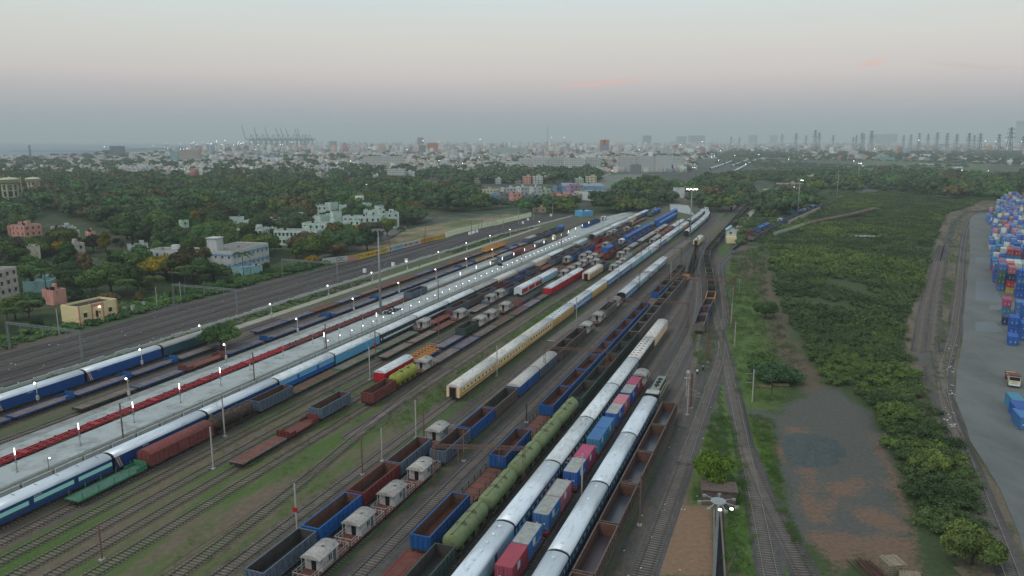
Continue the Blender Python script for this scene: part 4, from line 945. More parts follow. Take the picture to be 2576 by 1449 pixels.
train('behind the single cream coach', [(300, 323.5, 'X', ('creamold',)), (324, 336.5, 'G', ('greyblue', 'inside_rust', 'floor_rust')), (361, 370.5, 'B', VG), (374, 383.6, 'B', VG), (387, 403, 'C', ('darkgreen', 'old_roof')), (412, 427, 'C', ('darkgreen', 'old_roof')), (427.2, 442, 'C', ('browngrey', 'old_roof')), (442.2, 457, 'C', ('wagonred', 'old_roof')), (460, 470, 'B', VG), (471, 486, 'C', ('darkgreen', 'old_roof')), (487, 500, 'C', ('greyblue', 'old_roof'))], -80.6)
train('on the triple red van track', [(137.2, 148, 'G', WR), (148.2, 160, 'T', ('tankyellow',)), (160.3, 169.7, 'B', VG), (170, 184, 'F', ('greyblue', 'deck')), (184.2, 198, 'F', ('wagonblue', 'deck')), (198.2, 212.8, 'F', ('darkgreen', 'deck')), (213, 227, 'F', ('paintgreen', 'deck_red')), (228, 241, 'F', ('greyblue', 'deck_red')), (241.3, 254.6, 'F', ('wagonblue', 'deck')), (255, 264.6, 'F', ('under', 'deck', None, None, 5))]
      +run(265.3, 15.35, 'C', [('brightred', 'white_roof')]*3)+[(334, 343.6, 'B', VG), (358, 372, 'G', MR), (372.2, 384.4, 'G', MR), (384.6, 397, 'G', DG), (397.2, 410, 'G', GR)]+[(415, 429, 'G', BL), (429.2, 443, 'G', BL), (443.2, 457, 'G', BL), (457.2, 471, 'G', BL), (471.2, 485, 'G', GR), (505, 529, 'H', ('tarp',)), (529.2, 553, 'H', ('tarp',)), (553.2, 577, 'H', ('tarp',))], -86.2)
train('on the yellow frame wagon track', [(101, 114, 'F', ('wagongrey', 'deck_red')), (114.2, 124.6, 'F', ('maroon', 'deck_red', 'maroon', 'maroon')), (124.9, 136.6, 'G', GX), (151, 166, 'C', ('brightred', 'white_roof')), (168, 182, 'F', ('wagonblue', 'deck', None, None, 0, 'frames')), (183.5, 197.4, 'F', ('wagonblue', 'deck')), (197.6, 208, 'G', DG), (208.3, 217, 'B', ('vangrey', 'old_roof', 'deck_red')), (217.2, 226, 'B', VG), (230, 239.3, 'B', VG),
      (240, 253, 'K', ('dullred',)), (253.2, 266, 'K', ('darkgreen',)), (266.2, 279, 'K', ('darkgreen',)), (280, 293, 'F', ('under', 'deck')), (300.2, 309.5, 'B', VG), (309.7, 319, 'B', VG), (320, 329.3, 'B', VG), (329.5, 338.8, 'B', VG), (340.6, 350, 'B', VG), (350.2, 359.4, 'B', VG), (361, 374.6, 'F', ('redframe', 'deck_red')), (375, 389, 'C', ('tarp', 'tarp')), (389.2, 402, 'G', BL), (410.5, 420, 'B', ('whitestripe', 'white_roof'))]
      +run(422, 15.3, 'H', [('tarp',)]*5)+[(500, 512, 'T', ('tankgrey',))]+run(514, 16.3, 'H', [('tarp',)]*6), -91.2)
train('on the red and white van track', [(260, 283, 'X', ('redwhite',)), (283.2, 306, 'X', ('palec',)), (312, 325, 'F', ('maroon', 'deck_red')), (325.2, 338, 'F', ('dullred', 'deck_red')), (346.4, 356, 'B', VG), (356.2, 365.8, 'B', VG), (367, 381, 'F', ('redframe', 'deck_red', None, 'brightred')), (392.6, 402.2, 'B', VG), (404, 418, 'G', GR), (418.2, 432, 'G', MR), (432.2, 446, 'G', BL), (446.2, 460, 'G', MR), (460.2, 474, 'G', BL), (480, 489, 'B', VG)], -96)
train('beside the dark green flats', [(169, 184.6, 'F', ('darkgreen', 'deck')), (184.8, 200, 'F', ('under', 'deck')), (200.2, 213.8, 'F', ('under', 'deck_red')), (214.4, 224.1, 'B', VG), (228, 241, 'F', ('vangrey', 'deck', None, 'greyblue')), (238.8+0, 238.8+9.6, 'B', VG), (248.5, 258, 'B', VG)][:5]+[(241.2, 250, 'B', VG), (250.2, 258.4, 'B', VG), (259, 272, 'G', GX), (272.2, 285, 'G', BG), (285.2, 298, 'G', BG), (298.2, 311, 'F', ('under', 'deck')), (311.2, 325, 'F', ('maroon', 'deck_red')), (336.8, 346.4, 'B', VG), (347, 361, 'G', BL), (361.2, 375, 'F', ('maroon', 'deck_red')), (375.2, 389, 'G', BL), (389.2, 402, 'K', ('redframe',)), (402.2, 415, 'K', ('redframe',)), (416, 430, 'G', MR), (430.2, 444, 'G', BG), (444.2, 458, 'G', GR), (470, 479.6, 'B', VG)], -101)
train('along the coach-side goods track', [(80, 94.4, 'F', ('paintgreen', 'deck_green', None, 'paintgreen', 5)), (94.6, 110.8, 'C', ('wagonred', 'wagonred')), (111, 123.6, 'T', ('tankblack',)), (124, 136, 'G', GX), (136.2, 155.4, 'F', ('paintgreen', 'deck_red')), (155.6, 176, 'F', ('paintgreen', 'deck')), (176.2, 197, 'F', ('paintgreen', 'deck')), (198.4, 208, 'B', VG), (208.4, 222, 'F', ('redframe', 'deck_red', None, 'dullred')), (222.4, 235, 'G', ('greyblue', 'inside_rust', 'floor_dark')), (235.2, 247.6, 'G', BG), (247.8, 260, 'G', GX), (260.2, 273.4, 'G', MR), (274, 287, 'G', BL), (287.2, 300, 'G', BL), (300.2, 313, 'G', BG), (314, 332, 'F', ('maroon', 'deck_red')),
      (333, 346, 'G', GX), (346.2, 359, 'G', GX), (359.2, 372, 'G', GX), (372.2, 385, 'G', GR), (386, 400, 'K', ('redframe',)), (400.2, 414, 'K', ('dullred',)), (416, 430, 'G', MR), (430.2, 444, 'F', ('dullred', 'deck_red')), (444.2, 453.6, 'B', VG), (454, 463.4, 'B', VG), (464, 478, 'G', GR), (478.2, 492, 'F', ('dullred', 'deck')), (492.2, 506, 'G', BG), (506.2, 515.8, 'B', VG), (517, 531, 'F', ('dullred', 'deck_red')), (531.2, 545, 'F', ('dullred', 'deck_red')), (545.2, 559, 'F', ('maroon', 'deck')), (578, 592, 'C', ('greyblue', 'greyblue')), (592.2, 606, 'C', ('wagonblue', 'tarp')), (606.2, 620, 'C', ('wagonblue', 'tarp'))], -106)
train('on the platform-side coach train', run(68.6, 22.75, 'X', [(s,) for s in ['navymint', 'navy', 'navy', 'skyblue', 'sky', 'darkstripe', 'darkstripe', 'darkstripe', 'greystripe', 'cream', 'bluestripe', 'creamplain', 'darkstripe', 'greystripe', 'tealwhite']]), -110.8)
train('in the far coaches by the platform', run(427.5, 24.2, 'X', [(s,) for s in ['tealwhite', 'tealwhite', 'white', 'tealwhite', 'creamplain', 'purple', 'royal']]), -111.6)
train('between the platforms', run(60.6, 15.3, 'K', [('redframe',)]*7)+run(168.2, 14.1, 'K', [('dullred',)]*5)+[(239.6, 253, 'G', ('greyblue', 'inside_dark', 'floor_dark')), (331.3, 346.5, 'C', ('greyblue', 'old_roof')), (346.7, 362, 'C', ('wagonred', 'wagonred')), (363, 383, 'F', ('redframe', 'deck_red')), (384, 400, 'C', ('greyblue', 'old_roof')), (481, 501, 'G', BL), (501.2, 521, 'G', BL), (531, 541, 'B', ('whitestripe', 'white_roof'))], -131.6)
FB = ('wagonblue', 'deck'); FBE = ('wagonblue', 'deck', None, 'wagonblue'); FBS = ('wagonblue', 'deck', 'wagonblue', None)
train('beside the lamp-lit strip', [(111.4, 126.6, 'F', ('darkgreen', 'deck')), (126.8, 141.2, 'F', FB), (141.6, 156.4, 'F', ('dullred', 'deck_red', 'dullred', 'dullred')), (157, 172, 'F', FB), (172.8, 188.4, 'F', FBS), (188.6, 204.8, 'F', FBE), (205, 220.4, 'F', FBS), (220.8, 236, 'F', FBE), (236.2, 249.6, 'F', FB), (249.8, 263, 'F', FB), (263.2, 278, 'F', FB), (278.2, 294, 'F', FB), (294.4, 309, 'F', FBE), (309.2, 324.6, 'F', FBE), (325, 339, 'F', ('orange', 'deck')), (340, 354, 'F', ('orange', 'deck')),
      (356, 370, 'F', FBE), (370.2, 384, 'F', FBE), (384.2, 398, 'F', ('orange', 'deck', None, 'wagonblue')), (400, 414, 'C', ('greyblue', 'old_roof')), (414.2, 428, 'G', GX), (428.2, 442, 'G', GX), (442.2, 456, 'G', ('greyblue', 'inside_dark', 'floor_dark')), (458, 470, 'C', ('wagonblue', 'tarp'))], -142.5)
train('on the outer flat wagon track', [(73, 87.8, 'F', FB), (88, 102.6, 'F', FB), (102.9, 117.6, 'F', FBE), (117.8, 133.4, 'F', FBE), (133.8, 148.4, 'F', FBE), (149, 163.6, 'F', ('greyblue', 'deck'))]+[(179.6+i*14.75, 179.6+(i+1)*14.75-.2, 'F', a) for i, a in enumerate([FB, FB, ('dullred', 'deck_red'), FB, ('dullred', 'deck'), ('dullred', 'deck_red'), ('maroon', 'deck_red'), FB, ('wagonblue', 'deck_red'), ('dullred', 'deck_red'), ('under', 'deck'), ('under', 'deck')])]+[(358, 373, 'F', ('orange', 'deck', None, None, 0, 'frames')), (373.4, 388.4, 'F', ('orange', 'deck', None, None, 0, 'frames'))], -151.3)
train('on the outermost coach track', [(81, 103.5, 'X', ('navy',)), (103.6, 126, 'X', ('navy',)), (126.1, 149.6, 'X', ('navy',)), (149.8, 172.2, 'X', ('teal',))], -158.3)
RT = Path(uvp(RTP)); n_ = int((RT.d[-1]-60)/13.4)
al = [(WG, 'inside_dark', 'deck'), ('wagonblue', 'inside_rust', 'deck'), (WG, 'inside_dark', 'deck'), ('orange', 'inside_dark', 'deck')]+[DG, BG, DG, GR, DG, DG, BG, GX]*6
train('on the winding open wagon train', [(i*13.4, i*13.4+13.2, 'G', al[i]) for i in range(min(n_, 36))], path=RT)
C1P = Path(C1); train('on the curving white coach train', [(44+i*23.3, 44+(i+1)*23.3, 'X', ('tealwhite',)) for i in range(15)], path=C1P)
C2P = Path(C2); train('alongside the curving white train', [(30+i*23.3, 30+(i+1)*23.3, 'X', ('tealwhite',)) for i in range(4)], path=C2P)
train('standing alone by the tall mast', [(424, 447, 'X', ('creamplain',))], -51.5)
train('beside the trees past the yard', run(655, 22.5, 'X', [('creamplain',)]*6), -52)
NEP = Path(NE)
d0 = 4
al = [GR, GX, GR, BG, GX, GX, BL, GR, GX, GR, GX, BG, GR, GX, GR]
train('on the north-east curving goods train', [(d0+i*14, d0+i*14+13.8, 'G', al[i]) for i in range(12)]+[(d0+172+i*13, d0+172+i*13+12.8, 'G', [GX, BL, GR, MR][i % 4]) for i in range(12)], path=NEP)
NEB = Path([(x-4.3, y+2.6) for x, y in NE])
train('behind the north-east goods train', [(3, 17, 'F', ('maroon', 'deck_red')), (19, 33, 'G', MR), (46, 61, 'H', ('tarp',)), (63, 78, 'H', ('tarp',)), (163.2, 178, 'H', ('tarp',)), (178.2, 193, 'H', ('tarp',)), (110, 120, 'B', ('whitestripe', 'white_roof')), (127, 141, 'G', BL), (226.2, 240, 'C', ('wagonblue', 'tarp')), (240.2, 254, 'C', ('wagonblue', 'tarp')), (171, 181, 'B', VG), (185, 195, 'B', VG), (199, 209, 'B', VG), (213, 223, 'B', VG), (229, 243, 'G', MR), (245, 259, 'G', GX)], path=NEB)
NTP = Path(NE2)
train('on the north-east tank train', [(2+i*12.4, 2+i*12.4+12.2, 'T', (['tankgrey', 'tankgrey', 'tankgreen', 'tankgreen', 'tankgreen', 'tankbrown', 'tankbrown', 'tankbrown', 'tankbrown'][min(i, 8)],)) for i in range(18)], path=NTP)

for (a_, c_), nm_ in ((((1787, 427), (1841, 407.6)), 'nearest the apartment estate'), (((1840, 420.5), (1882, 403.5)), 'in the middle of the far sidings'), (((1845, 435), (1901, 403.5)), 'farthest right of the far sidings')):
    fp = Path([V(*a_), V(*c_)]); track([V(*a_), V(*c_)], sleepers=False)
    train('on the far siding '+nm_.replace('nearest the apartment estate', 'by the estate').replace('in the middle of the far sidings', 'in the middle').replace('farthest right of the far sidings', 'at the right'), [(i*23.3, i*23.3+23.3, 'X', ('white',)) for i in range(int(fp.d[-1]/23.3))], path=fp)
tn = text_mesh('8036701', 'whitestripe', .42)
for u, v in ((77.2, -110.8), (98.5, -110.8), (112, -158.3), (130, -158.3)):
    x, y, _ = UV(u, v)
    best = min((o for o in COL.objects if o.name.startswith('coach') and o.type == 'EMPTY'), key=lambda o: (o.location.x-x)**2+(o.location.y-y)**2)
    o = put('lettering', tn, best, (CW+.03, u-inv(best.location.x, best.location.y)[0], 3.0)); o.rotation_euler = (pi/2, 0, pi/2)
# ------------------------------------------------------------ platforms
def slab(name, pts, m, z, edge='plaster'):
    b = MB(); a = sum(pts[i][0]*pts[(i+1) % len(pts)][1]-pts[(i+1) % len(pts)][0]*pts[i][1] for i in range(len(pts)))
    if a < 0: pts = pts[::-1]
    b.face([(x, y, z) for x, y in pts], m)
    for i in range(len(pts)):
        p, q = pts[i], pts[(i+1) % len(pts)]; b.face([(p[0], p[1], 0), (q[0], q[1], 0), (q[0], q[1], z), (p[0], p[1], z)], edge)
    return b.build(name)
tag(slab('platform', uv2([(30, -121.2), (600, -120.6), (655, -114.5), (650, -113.9), (640, -116), (613, -128), (546, -136.5), (480, -137.3), (455, -135), (440, -129), (30, -129.2)]), g_plat, 1.0), kind='structure')
tag(slab('platform', uv2([(30, -133.6), (330, -133.6), (330, -137.0), (30, -137.0)]), g_plat, .7), kind='structure')
tag(slab('platform', uv2([(30, -137.0), (345, -137.0), (345, -140.2), (30, -140.2)]), g_plat2, .5), kind='structure')
tag(slab('platform', uv2([(340, -59.0), (450, -57.2), (450, -60.6), (340, -63.8), (205, -66.4), (205, -64.0)]), mat('old_paving', (112, 106, 100), rough=.95, var=.2, scale=.3, dirt=(86, 80, 74), dirt_amt=.6, world=True, rnd=0), .2), kind='structure')
tag(slab('platform', uv2([(605, -76), (690, -92), (700, -110), (640, -100)]), g_plat, .6), kind='structure')
b = MB()
b.v = []; L_ = 560
for k in range(0, 94):
    u = 40+k*6.0; p, q = UV(u, -119.4), UV(u+5.4, -119.4)
    b.bar((p[0], p[1], .55), (q[0], q[1], .55), .18, 'plaster', 1.1)
o = b.build('wall'); tag(o, 'low whitewashed wall of short panels along the lit platform edge', 'wall')
# ------------------------------------------------------------ walls along the main line
def wall_run(name, pts, h, m, panel, label, post=None, th=.2, jit=.0):
    P_ = Path([UV(*p)[:2] for p in pts]); T = empty(name, P_.at(0)[:2]+(0,)); tag(T, label, 'wall'); ox, oy = P_.at(0)[:2]
    b = MB(); c = MB(); d = 0
    while d < P_.d[-1]-panel:
        x, y, a = P_.at(d); x2, y2, _ = P_.at(d+panel)
        hh = h+random.uniform(-jit, jit)
        if hh > .2: b.bar((x-ox, y-oy, hh/2), (x2-ox, y2-oy, hh/2), th, m, hh)
        c.box(x-ox-.16, x-ox+.16, y-oy-.16, y-oy+.16, 0, h+.15, post or m)
        d += panel
    b.build('panels', T); c.build('posts', T); return T
wall_run('low_wall', [(60, -171.3), (300, -172), (420, -171.3), (480, -167), (565, -162.6)], .95, 'plaster', 4.0, 'low grey panel wall beside the main line', jit=.25)
P['wallpale'] = dict(col=(226, 230, 190), rough=.85, var=.05, scale=.3, rnd=0); P['wallyellow'] = dict(col=(204, 176, 60), rough=.8, var=.06, scale=.5, rnd=0); P['wallorange'] = dict(col=(204, 150, 66), rough=.8, var=.06, rnd=0)
P['wallwhite'] = dict(col=(190, 190, 184), rough=.85, var=.06, scale=.4, rnd=0); P['wallblue'] = dict(col=(160, 178, 190), rough=.85, var=.06, rnd=0); P['inkred'] = dict(col=(150, 44, 40), rough=.8, rnd=0); P['inkdark'] = dict(col=(60, 60, 60), rough=.8, rnd=0); P['inkblue'] = dict(col=(70, 100, 130), rough=.8, rnd=0); P['salmonw'] = dict(col=(190, 140, 112), rough=.85, rnd=0)
T = empty('painted_wall', UV(305, -204)); tag(T, 'long boundary wall painted with yellow and white advertisements', 'wall'); T.rotation_euler = (0, 0, -A)
WP = [(303, -208.3), (317, -201.0), (345, -200.2), (380, -199.4), (409, -197.6), (411, -197.4)]
ox, oy = 305, -204
segs = [(300, 305, 'wallwhite', None), (305, 312, 'wallwhite', 'CSC'), (312, 317, 'salmonw', None), (317.2, 323, 'wallyellow', 'd'), (323.2, 336.5, 'wallyellow', 'r'), (336.7, 345, 'wallyellow', 'd'), (345.2, 350, 'wallwhite', 'd'), (350.2, 361, 'wallblue', 'b'), (361.2, 373, 'wallwhite', 'r'), (373.2, 380.2, 'wallwhite', 'r'), (380.4, 396, 'wallorange', 'd'), (396.2, 409, 'wallyellow', 'd')]
def wv(u):
    for (a, va), (b_, vb) in zip(WP[:-1], WP[1:]):
        if u <= b_: return va+(vb-va)*(u-a)/(b_-a)
    return WP[-1][1]
for u0, u1, m, ink in segs:
    b = MB(); v0, v1 = wv(u0), wv(u1); b.bar((v0-oy, u0-ox, 1.35), (v1-oy, u1-ox, 1.35), .25, m, 2.7, )
    po = b.build('panel', T)
    if ink == 'CSC':
        me = text_mesh('CSC', 'inkdark', 2.4); o = put('lettering', me, po, ((v0+v1)/2-oy+.2, (u0+u1)/2-ox, 1.35)); o.rotation_euler = (pi/2, 0, pi/2-atan2(v1-v0, u1-u0))
    elif ink:
        b = MB(); mm = {'d': 'inkdark', 'r': 'inkred', 'b': 'inkblue'}[ink]; rr = random.Random(int(u0)); big = ink == 'r'
        rows = [1.35] if big else [1.9, 1.1]
        for z in rows:
            u = u0+.8
            while u < u1-.8:
                w = rr.uniform(.35, .8) if big else rr.uniform(.2, .5); h = rr.uniform(.9, 1.3) if big else rr.uniform(.35, .5)
                if rr.random() < .85: vv = v0+(v1-v0)*(u-u0)/(u1-u0)+.14; b.box(vv-oy-.02, vv-oy+.01, u-ox, u-ox+w, z-h/2, z+h/2, mm)
                u += w+rr.uniform(.1, .3)
        b.build('lettering', po)
P_ = Path(uvp([(409.5, -197.5), (448, -198.2), (489, -194.5), (551, -192)]))
T = empty('boundary_wall', P_.at(0)[:2]+(0,)); tag(T, 'pale yellow-green boundary wall topped with slanted barbed wire posts', 'wall'); ox, oy = P_.at(0)[:2]
b = MB(); c = MB(); d = 0
while d < P_.d[-1]-3.1:
    x, y, _ = P_.at(d); x2, y2, _ = P_.at(d+3); b.bar((x-ox, y-oy, 1.6), (x2-ox, y2-oy, 1.6), .25, 'wallpale', 3.2); c.bar((x-ox, y-oy, 3.2), (x-ox-.35, y-oy+.6, 4.1), .14, 'concpole'); d += 3
b.build('panels', T); c.build('wire_posts', T)
# ------------------------------------------------------------ lamps, masts, portals
P['lampwhite'] = dict(col=(220, 222, 222), rough=.5, rnd=0)
e_white = emit('lamp_glow', (1.0, .98, .95), 4.0); e_bulb = emit('lamp_bulb', (1.0, .97, .92), 5.0); e_far = emit('lamp_far', (1.0, .96, .88), 14.0); e_orange = emit('lamp_orange', (1.0, .62, .38), 12.0)
pm = MB(); pm.bar((0, 0, 0), (0, 0, 3.4), .12, 'steel', sides=8); pm.box(-.2, .2, -.2, .2, 0, .12, 'steel'); pm.box(-.25, .25, -.1, .1, 1.7, 2.0, 'steel'); me_pole = pm.mesh('pole')
tb = MB(); tb.lathe([(.08, 3.2), (.10, 3.26), (.10, 4.4), (.08, 4.46)], e_white, 10); me_tube = tb.mesh('tube')
cp = MB(); cp.lathe([(.15, 3.06), (.15, 3.12)], 'steel', 10); cp.lathe([(.15, 4.56), (.15, 4.66), (.03, 4.72)], 'steel', 10); me_cap = cp.mesh('cap')
i = 0
for u, v in [(84.9+12.6*k, -124.6) for k in range(5)]+[(172, -120.9), (198.5, -119.9), (274.7, -126.2), (291.5, -126.4), (303.8, -125), (318, -124.9), (332.8, -124.8), (347.8, -124.8), (363, -124.7), (378.3, -124.8), (394.6, -125), (412, -125.5), (428, -126), (445, -126.5), (462, -127), (480, -127.5)]:
    x, y, _ = UV(u, v); T = empty('platform_lamp', (x, y, 1.0), -A); tag(T, 'white tube lamp post on the platform, %s from the camera' % nth(i), 'street lamp', 'tube lamps on the platform'); i += 1
    put('pole', me_pole, T); put('tube', me_tube, T); put('cap', me_cap, T)
pm = MB(); pm.bar((0, 0, 0), (0, 0, 3.6), .1, 'steel', sides=6); pm.box(-.18, .18, -.18, .18, 0, .1, 'steel'); me_p2 = pm.mesh('pole')
pm = MB(); pm.box(-.12, .12, -.1, .1, 1.1, 1.5, 'vangrey'); me_bx = pm.mesh('switch_box')
for i, u in enumerate([148+13.3*k for k in range(9)]+[64, 74]):
    x, y, _ = UV(u, -126.6); T = empty('unlit_post', (x, y, 1.0), -A); tag(T, 'thin unlit grey post on the platform, %s from its near end' % nth((i+2) % 11), 'post', 'unlit posts on the platform'); put('pole', me_p2, T); put('switch_box', me_bx, T)
lp = MB(); lp.bar((0, 0, 0), (0, 0, 2.6), .07, 'rustpole'); lp.bar((0, 0, 2.6), (.5, 0, 2.75), .05, 'rustpole'); me_p3 = lp.mesh('pole')
bl = MB(); bl.lathe([(.05, 2.58), (.12, 2.62), (.14, 2.7), (.11, 2.78), (.05, 2.82)], e_bulb, 10, (.5, 0, 0)); me_b3 = bl.mesh('bulb')
i = 0
for u in [87.5]+[172+6.05*k for k in range(42)]:
    x, y, _ = UV(u, -120.2); T = empty('edge_lamp', (x, y, .6), -A); tag(T, 'small white bulb lamp on the platform edge, %s from the camera' % nth(i), 'lamp', 'bulb lamps along the platform edge'); i += 1
    put('pole', me_p3, T); put('bulb', me_b3, T)
yp = MB(); yp.bar((0, 0, 0), (0, 0, 5.0), .14, 'vangrey', sides=8); yp.box(-.25, .25, -.2, .2, 1.2, 2.2, 'vangrey'); yp.bar((-.5, 0, 4.7), (.5, 0, 4.7), .07, 'vangrey'); me_yp = yp.mesh('pole')
yb = MB(); yb.lathe([(.08, 4.78), (.2, 4.86), (.24, 5.0), (.18, 5.14), (.05, 5.26)], e_bulb, 12, (-.4, 0, 0)); me_yb = yb.mesh('floodlight')
i = 0
for u, v in [(90, -138.4), (121.6, -138.4), (152.5, -138.0), (183.5, -138.2), (214.8, -138.4), (245.9, -138.3), (277.6, -138.5), (308.6, -138.5), (340, -138.5), (112, -154.6), (141, -154.8), (166.5, -159.2), (197.8, -159), (231.6, -159.8), (261.5, -159.2), (292, -159.8), (323, -159.4), (357, -160), (389.6, -160), (421, -160), (470, -158)]:
    x, y, _ = UV(u, v); T = empty('yard_lamp', (x, y, .3), -A); tag(T, ('bright floodlight post on the dull concrete strip, %s from the camera' % nth(i)) if i < 9 else ('bright floodlight post beside the outer flat wagons, %s from the camera' % nth(i-9)), 'street lamp', 'floodlight posts in the yard'); i += 1
    put('pole', me_yp, T); put('floodlight', me_yb, T)
# overhead line portals
def lattice(b, a, c, w, m, n=None, th=.07):
    L = sqrt(sum((a[i]-c[i])**2 for i in range(3))); n = n or max(3, int(L/1.2))
    up = abs(a[2]-c[2]) > L*.7
    dx, dy = (c[0]-a[0])/L, (c[1]-a[1])/L
    offs = [(-w/2, -w/2), (w/2, -w/2), (w/2, w/2), (-w/2, w/2)]
    def P4(t):
        x, y, z = [a[i]+(c[i]-a[i])*t for i in range(3)]
        if up: return [(x+p, y+q, z) for p, q in offs]
        return [(x-dy*p, y+dx*p, z+q) for p, q in offs]
    A0, A1 = P4(0), P4(1)
    for k in range(4): b.bar(A0[k], A1[k], th, m)
    for i in range(n):
        q0, q1 = P4(i/n), P4((i+1)/n)
        for k in range(4):
            if i % 2: b.bar(q0[k], q1[(k+1) % 4], th*.55, m)
            else: b.bar(q0[(k+1) % 4], q1[k], th*.55, m)
def portal(u, v0, v1, h, m, label, nmast=3, drops=True, u1=None):
    u1 = u if u1 is None else u1
    p0, p1 = UV(u, v0), UV(u1, v1); T = empty('overhead_portal', p0); tag(T, label, 'gantry'); q = (p1[0]-p0[0], p1[1]-p0[1])
    for (x, y) in ((0, 0), q):
        b = MB(); lattice(b, (x, y, 0), (x, y, h), .42, m, th=.075); b.build('leg', T)
    b = MB(); lattice(b, (0, 0, h-.3), (q[0], q[1], h-.3), .5, m, th=.07); b.build('beam', T)
    if drops:
        for k in range(nmast):
            t = (k+.6)/(nmast+.2); x, y = q[0]*t, q[1]*t
            b = MB(); b.bar((x, y, h-.5), (x, y, h-3.0), .14, m); b.bar((x, y, h-1.0), (x+1.6*DX+1.2*DY, y+1.6*DY-1.2*DX, h-1.6), .06, m); b.bar((x, y, h-2.7), (x+1.2*DY, y-1.2*DX, h-1.7), .05, m); b.build('drop_bracket', T)
for i, u in enumerate((142, 202.5, 263.3, 440)):
    portal(u, -177.0, -204.6 if i < 3 else -189, 8.2, 'steel', 'grey lattice gantry over the main line, %s from the camera' % nth(i), 3)
portal(107.6, -54.8, -40.2, 7.6, 'rustpole', 'rusty gantry over the brake vans and olive tanks', 2, u1=112)
portal(172.2, -56.4, -41.0, 7.8, 'rustpole', 'rusty gantry over the blue open wagons', 2, u1=174.5)
portal(235.6, -55.6, -30, 8.0, 'rustpole', 'rusty gantry ahead of the grey open wagons', 3)
portal(288.6, -55.9, -20, 8.0, 'rustpole', 'long rusty gantry reaching over the winding wagon train', 4)
portal(280, -46.4, -20, 8.0, 'rustpole', 'rusty gantry with its post beside the lone blue wagon', 3)
portal(359.4, -69.2, -50, 8.0, 'rustpole', 'far rusty gantry over the long cream-fronted train', 3)
portal(403, -67.4, -48, 8.0, 'rustpole', 'farthest rusty gantry over the long train', 2)
def mast(u, v, h, m, label, arm=0, w=.22, side=1, extra=None):
    T = empty('overhead_mast', UV(u, v), -A); tag(T, label, 'pole')
    b = MB(); b.bar((0, 0, 0), (0, 0, h), w, m, w*.8); b.box(-.35, .35, -.35, .35, 0, .25, 'concrete'); b.build('pole', T)
    if arm:
        b = MB(); s = side
        b.bar((0, 0, h-.4), (s*2.6, 0, h-1.3), .06, m); b.bar((0, 0, h-2.0), (s*2.6, 0, h-1.3), .06, m); b.bar((s*.9, 0, h-2.1), (s*3.0, 0, h-2.0), .05, m); b.bar((s*1.4, 0, h-.9), (s*1.4, 0, h-2.0), .04, m); b.build('bracket_arm', T)
    if extra == 'sign':
        b = MB(); b.box(-.4, .4, -.24, -.16, 3.6, 4.3, 'brightred', True); b.build('sign', T)
MS = [(154.2, -95.6, 8.5, 'concpole', 0, 1), (192.3, -95.5, 8, 'rustpole', 0, 1), (118.6, -54.3, 6, 'rustpole', 0, 1), (125.8, -66.2, 7.2, 'rustpole', 1, -1), (125.2, -67.6, 8, 'concpole', 0, 1), (113.3, -68.3, 6.5, 'concpole', 0, 1), (107.0, -68.6, 7.5, 'rustpole', 0, 1), (167.8, -67.4, 8.0, 'concpole', 1, 1),
 (103.3, -120.2, 8, 'rustpole', 1, 1), (112.5, -103.6, 8, 'concpole', 1, -1), (99.6, -94.9, 8, 'concpole', 0, 1), (70.2, -88.1, 5.5, 'rustpole', 0, 1), (141.5, -120.0, 8, 'rustpole', 0, 1), (111.8, -30.0, 8, 'concpole', 1, -1), (106.6, -19.4, 8.2, 'rustpole', 1, -1), (157.2, -19.2, 6.5, 'concpole', 1, 1),
 (161.8, -19.0, 8, 'rustpole', 0, 1), (198.8, -19.5, 8, 'rustpole', 0, 1), (171.6, -29.8, 4.5, 'rustpole', 0, 1), (140.9, -50.0, 4.2, 'under', 0, 1), (232, -65.2, 8, 'concpole', 1, 1), (304.3, -67.8, 8, 'concpole', 1, 1), (307.6, -46.8, 9, 'concpole', 0, 1), (309.5, -29.4, 9, 'rustpole', 0, 1), (172, -120.4, 8, 'rustpole', 1, 1), (242.3, -120.2, 8, 'rustpole', 1, 1), (171.4, -104.2, 8, 'rustpole', 1, -1),
 (159.6, -207.5, 8, 'concpole', 0, 1), (196.7, -206.5, 8, 'concpole', 0, 1), (207.2, -206.0, 8, 'concpole', 0, 1), (245.7, -206.5, 7, 'rustpole', 0, 1), (353, -204, 8, 'rustpole', 0, 1), (394.8, -203.6, 8, 'rustpole', 0, 1), (428.7, -189, 9, 'rustpole', 0, 1), (443.2, -188, 9, 'rustpole', 0, 1), (330, -190, 8, 'rustpole', 0, 1), (365, -189, 8, 'rustpole', 0, 1), (300, -189.5, 8, 'rustpole', 0, 1), (470, -184, 9, 'concpole', 0, 1), (500, -184, 9, 'concpole', 0, 1), (530, -183, 9, 'concpole', 0, 1), (560, -178, 9, 'concpole', 0, 1), (595, -174, 9, 'concpole', 0, 1), (395, -120.2, 8, 'rustpole', 1, 1), (331, -120.2, 8, 'rustpole', 1, 1), (505, -124, 8, 'rustpole', 0, 1), (86.1, -67, 8, 'concpole', 0, 1), (345, -69, 8, 'rustpole', 0, 1), (466.8, -67.1, 12, 'rustpole', 0, 1)]
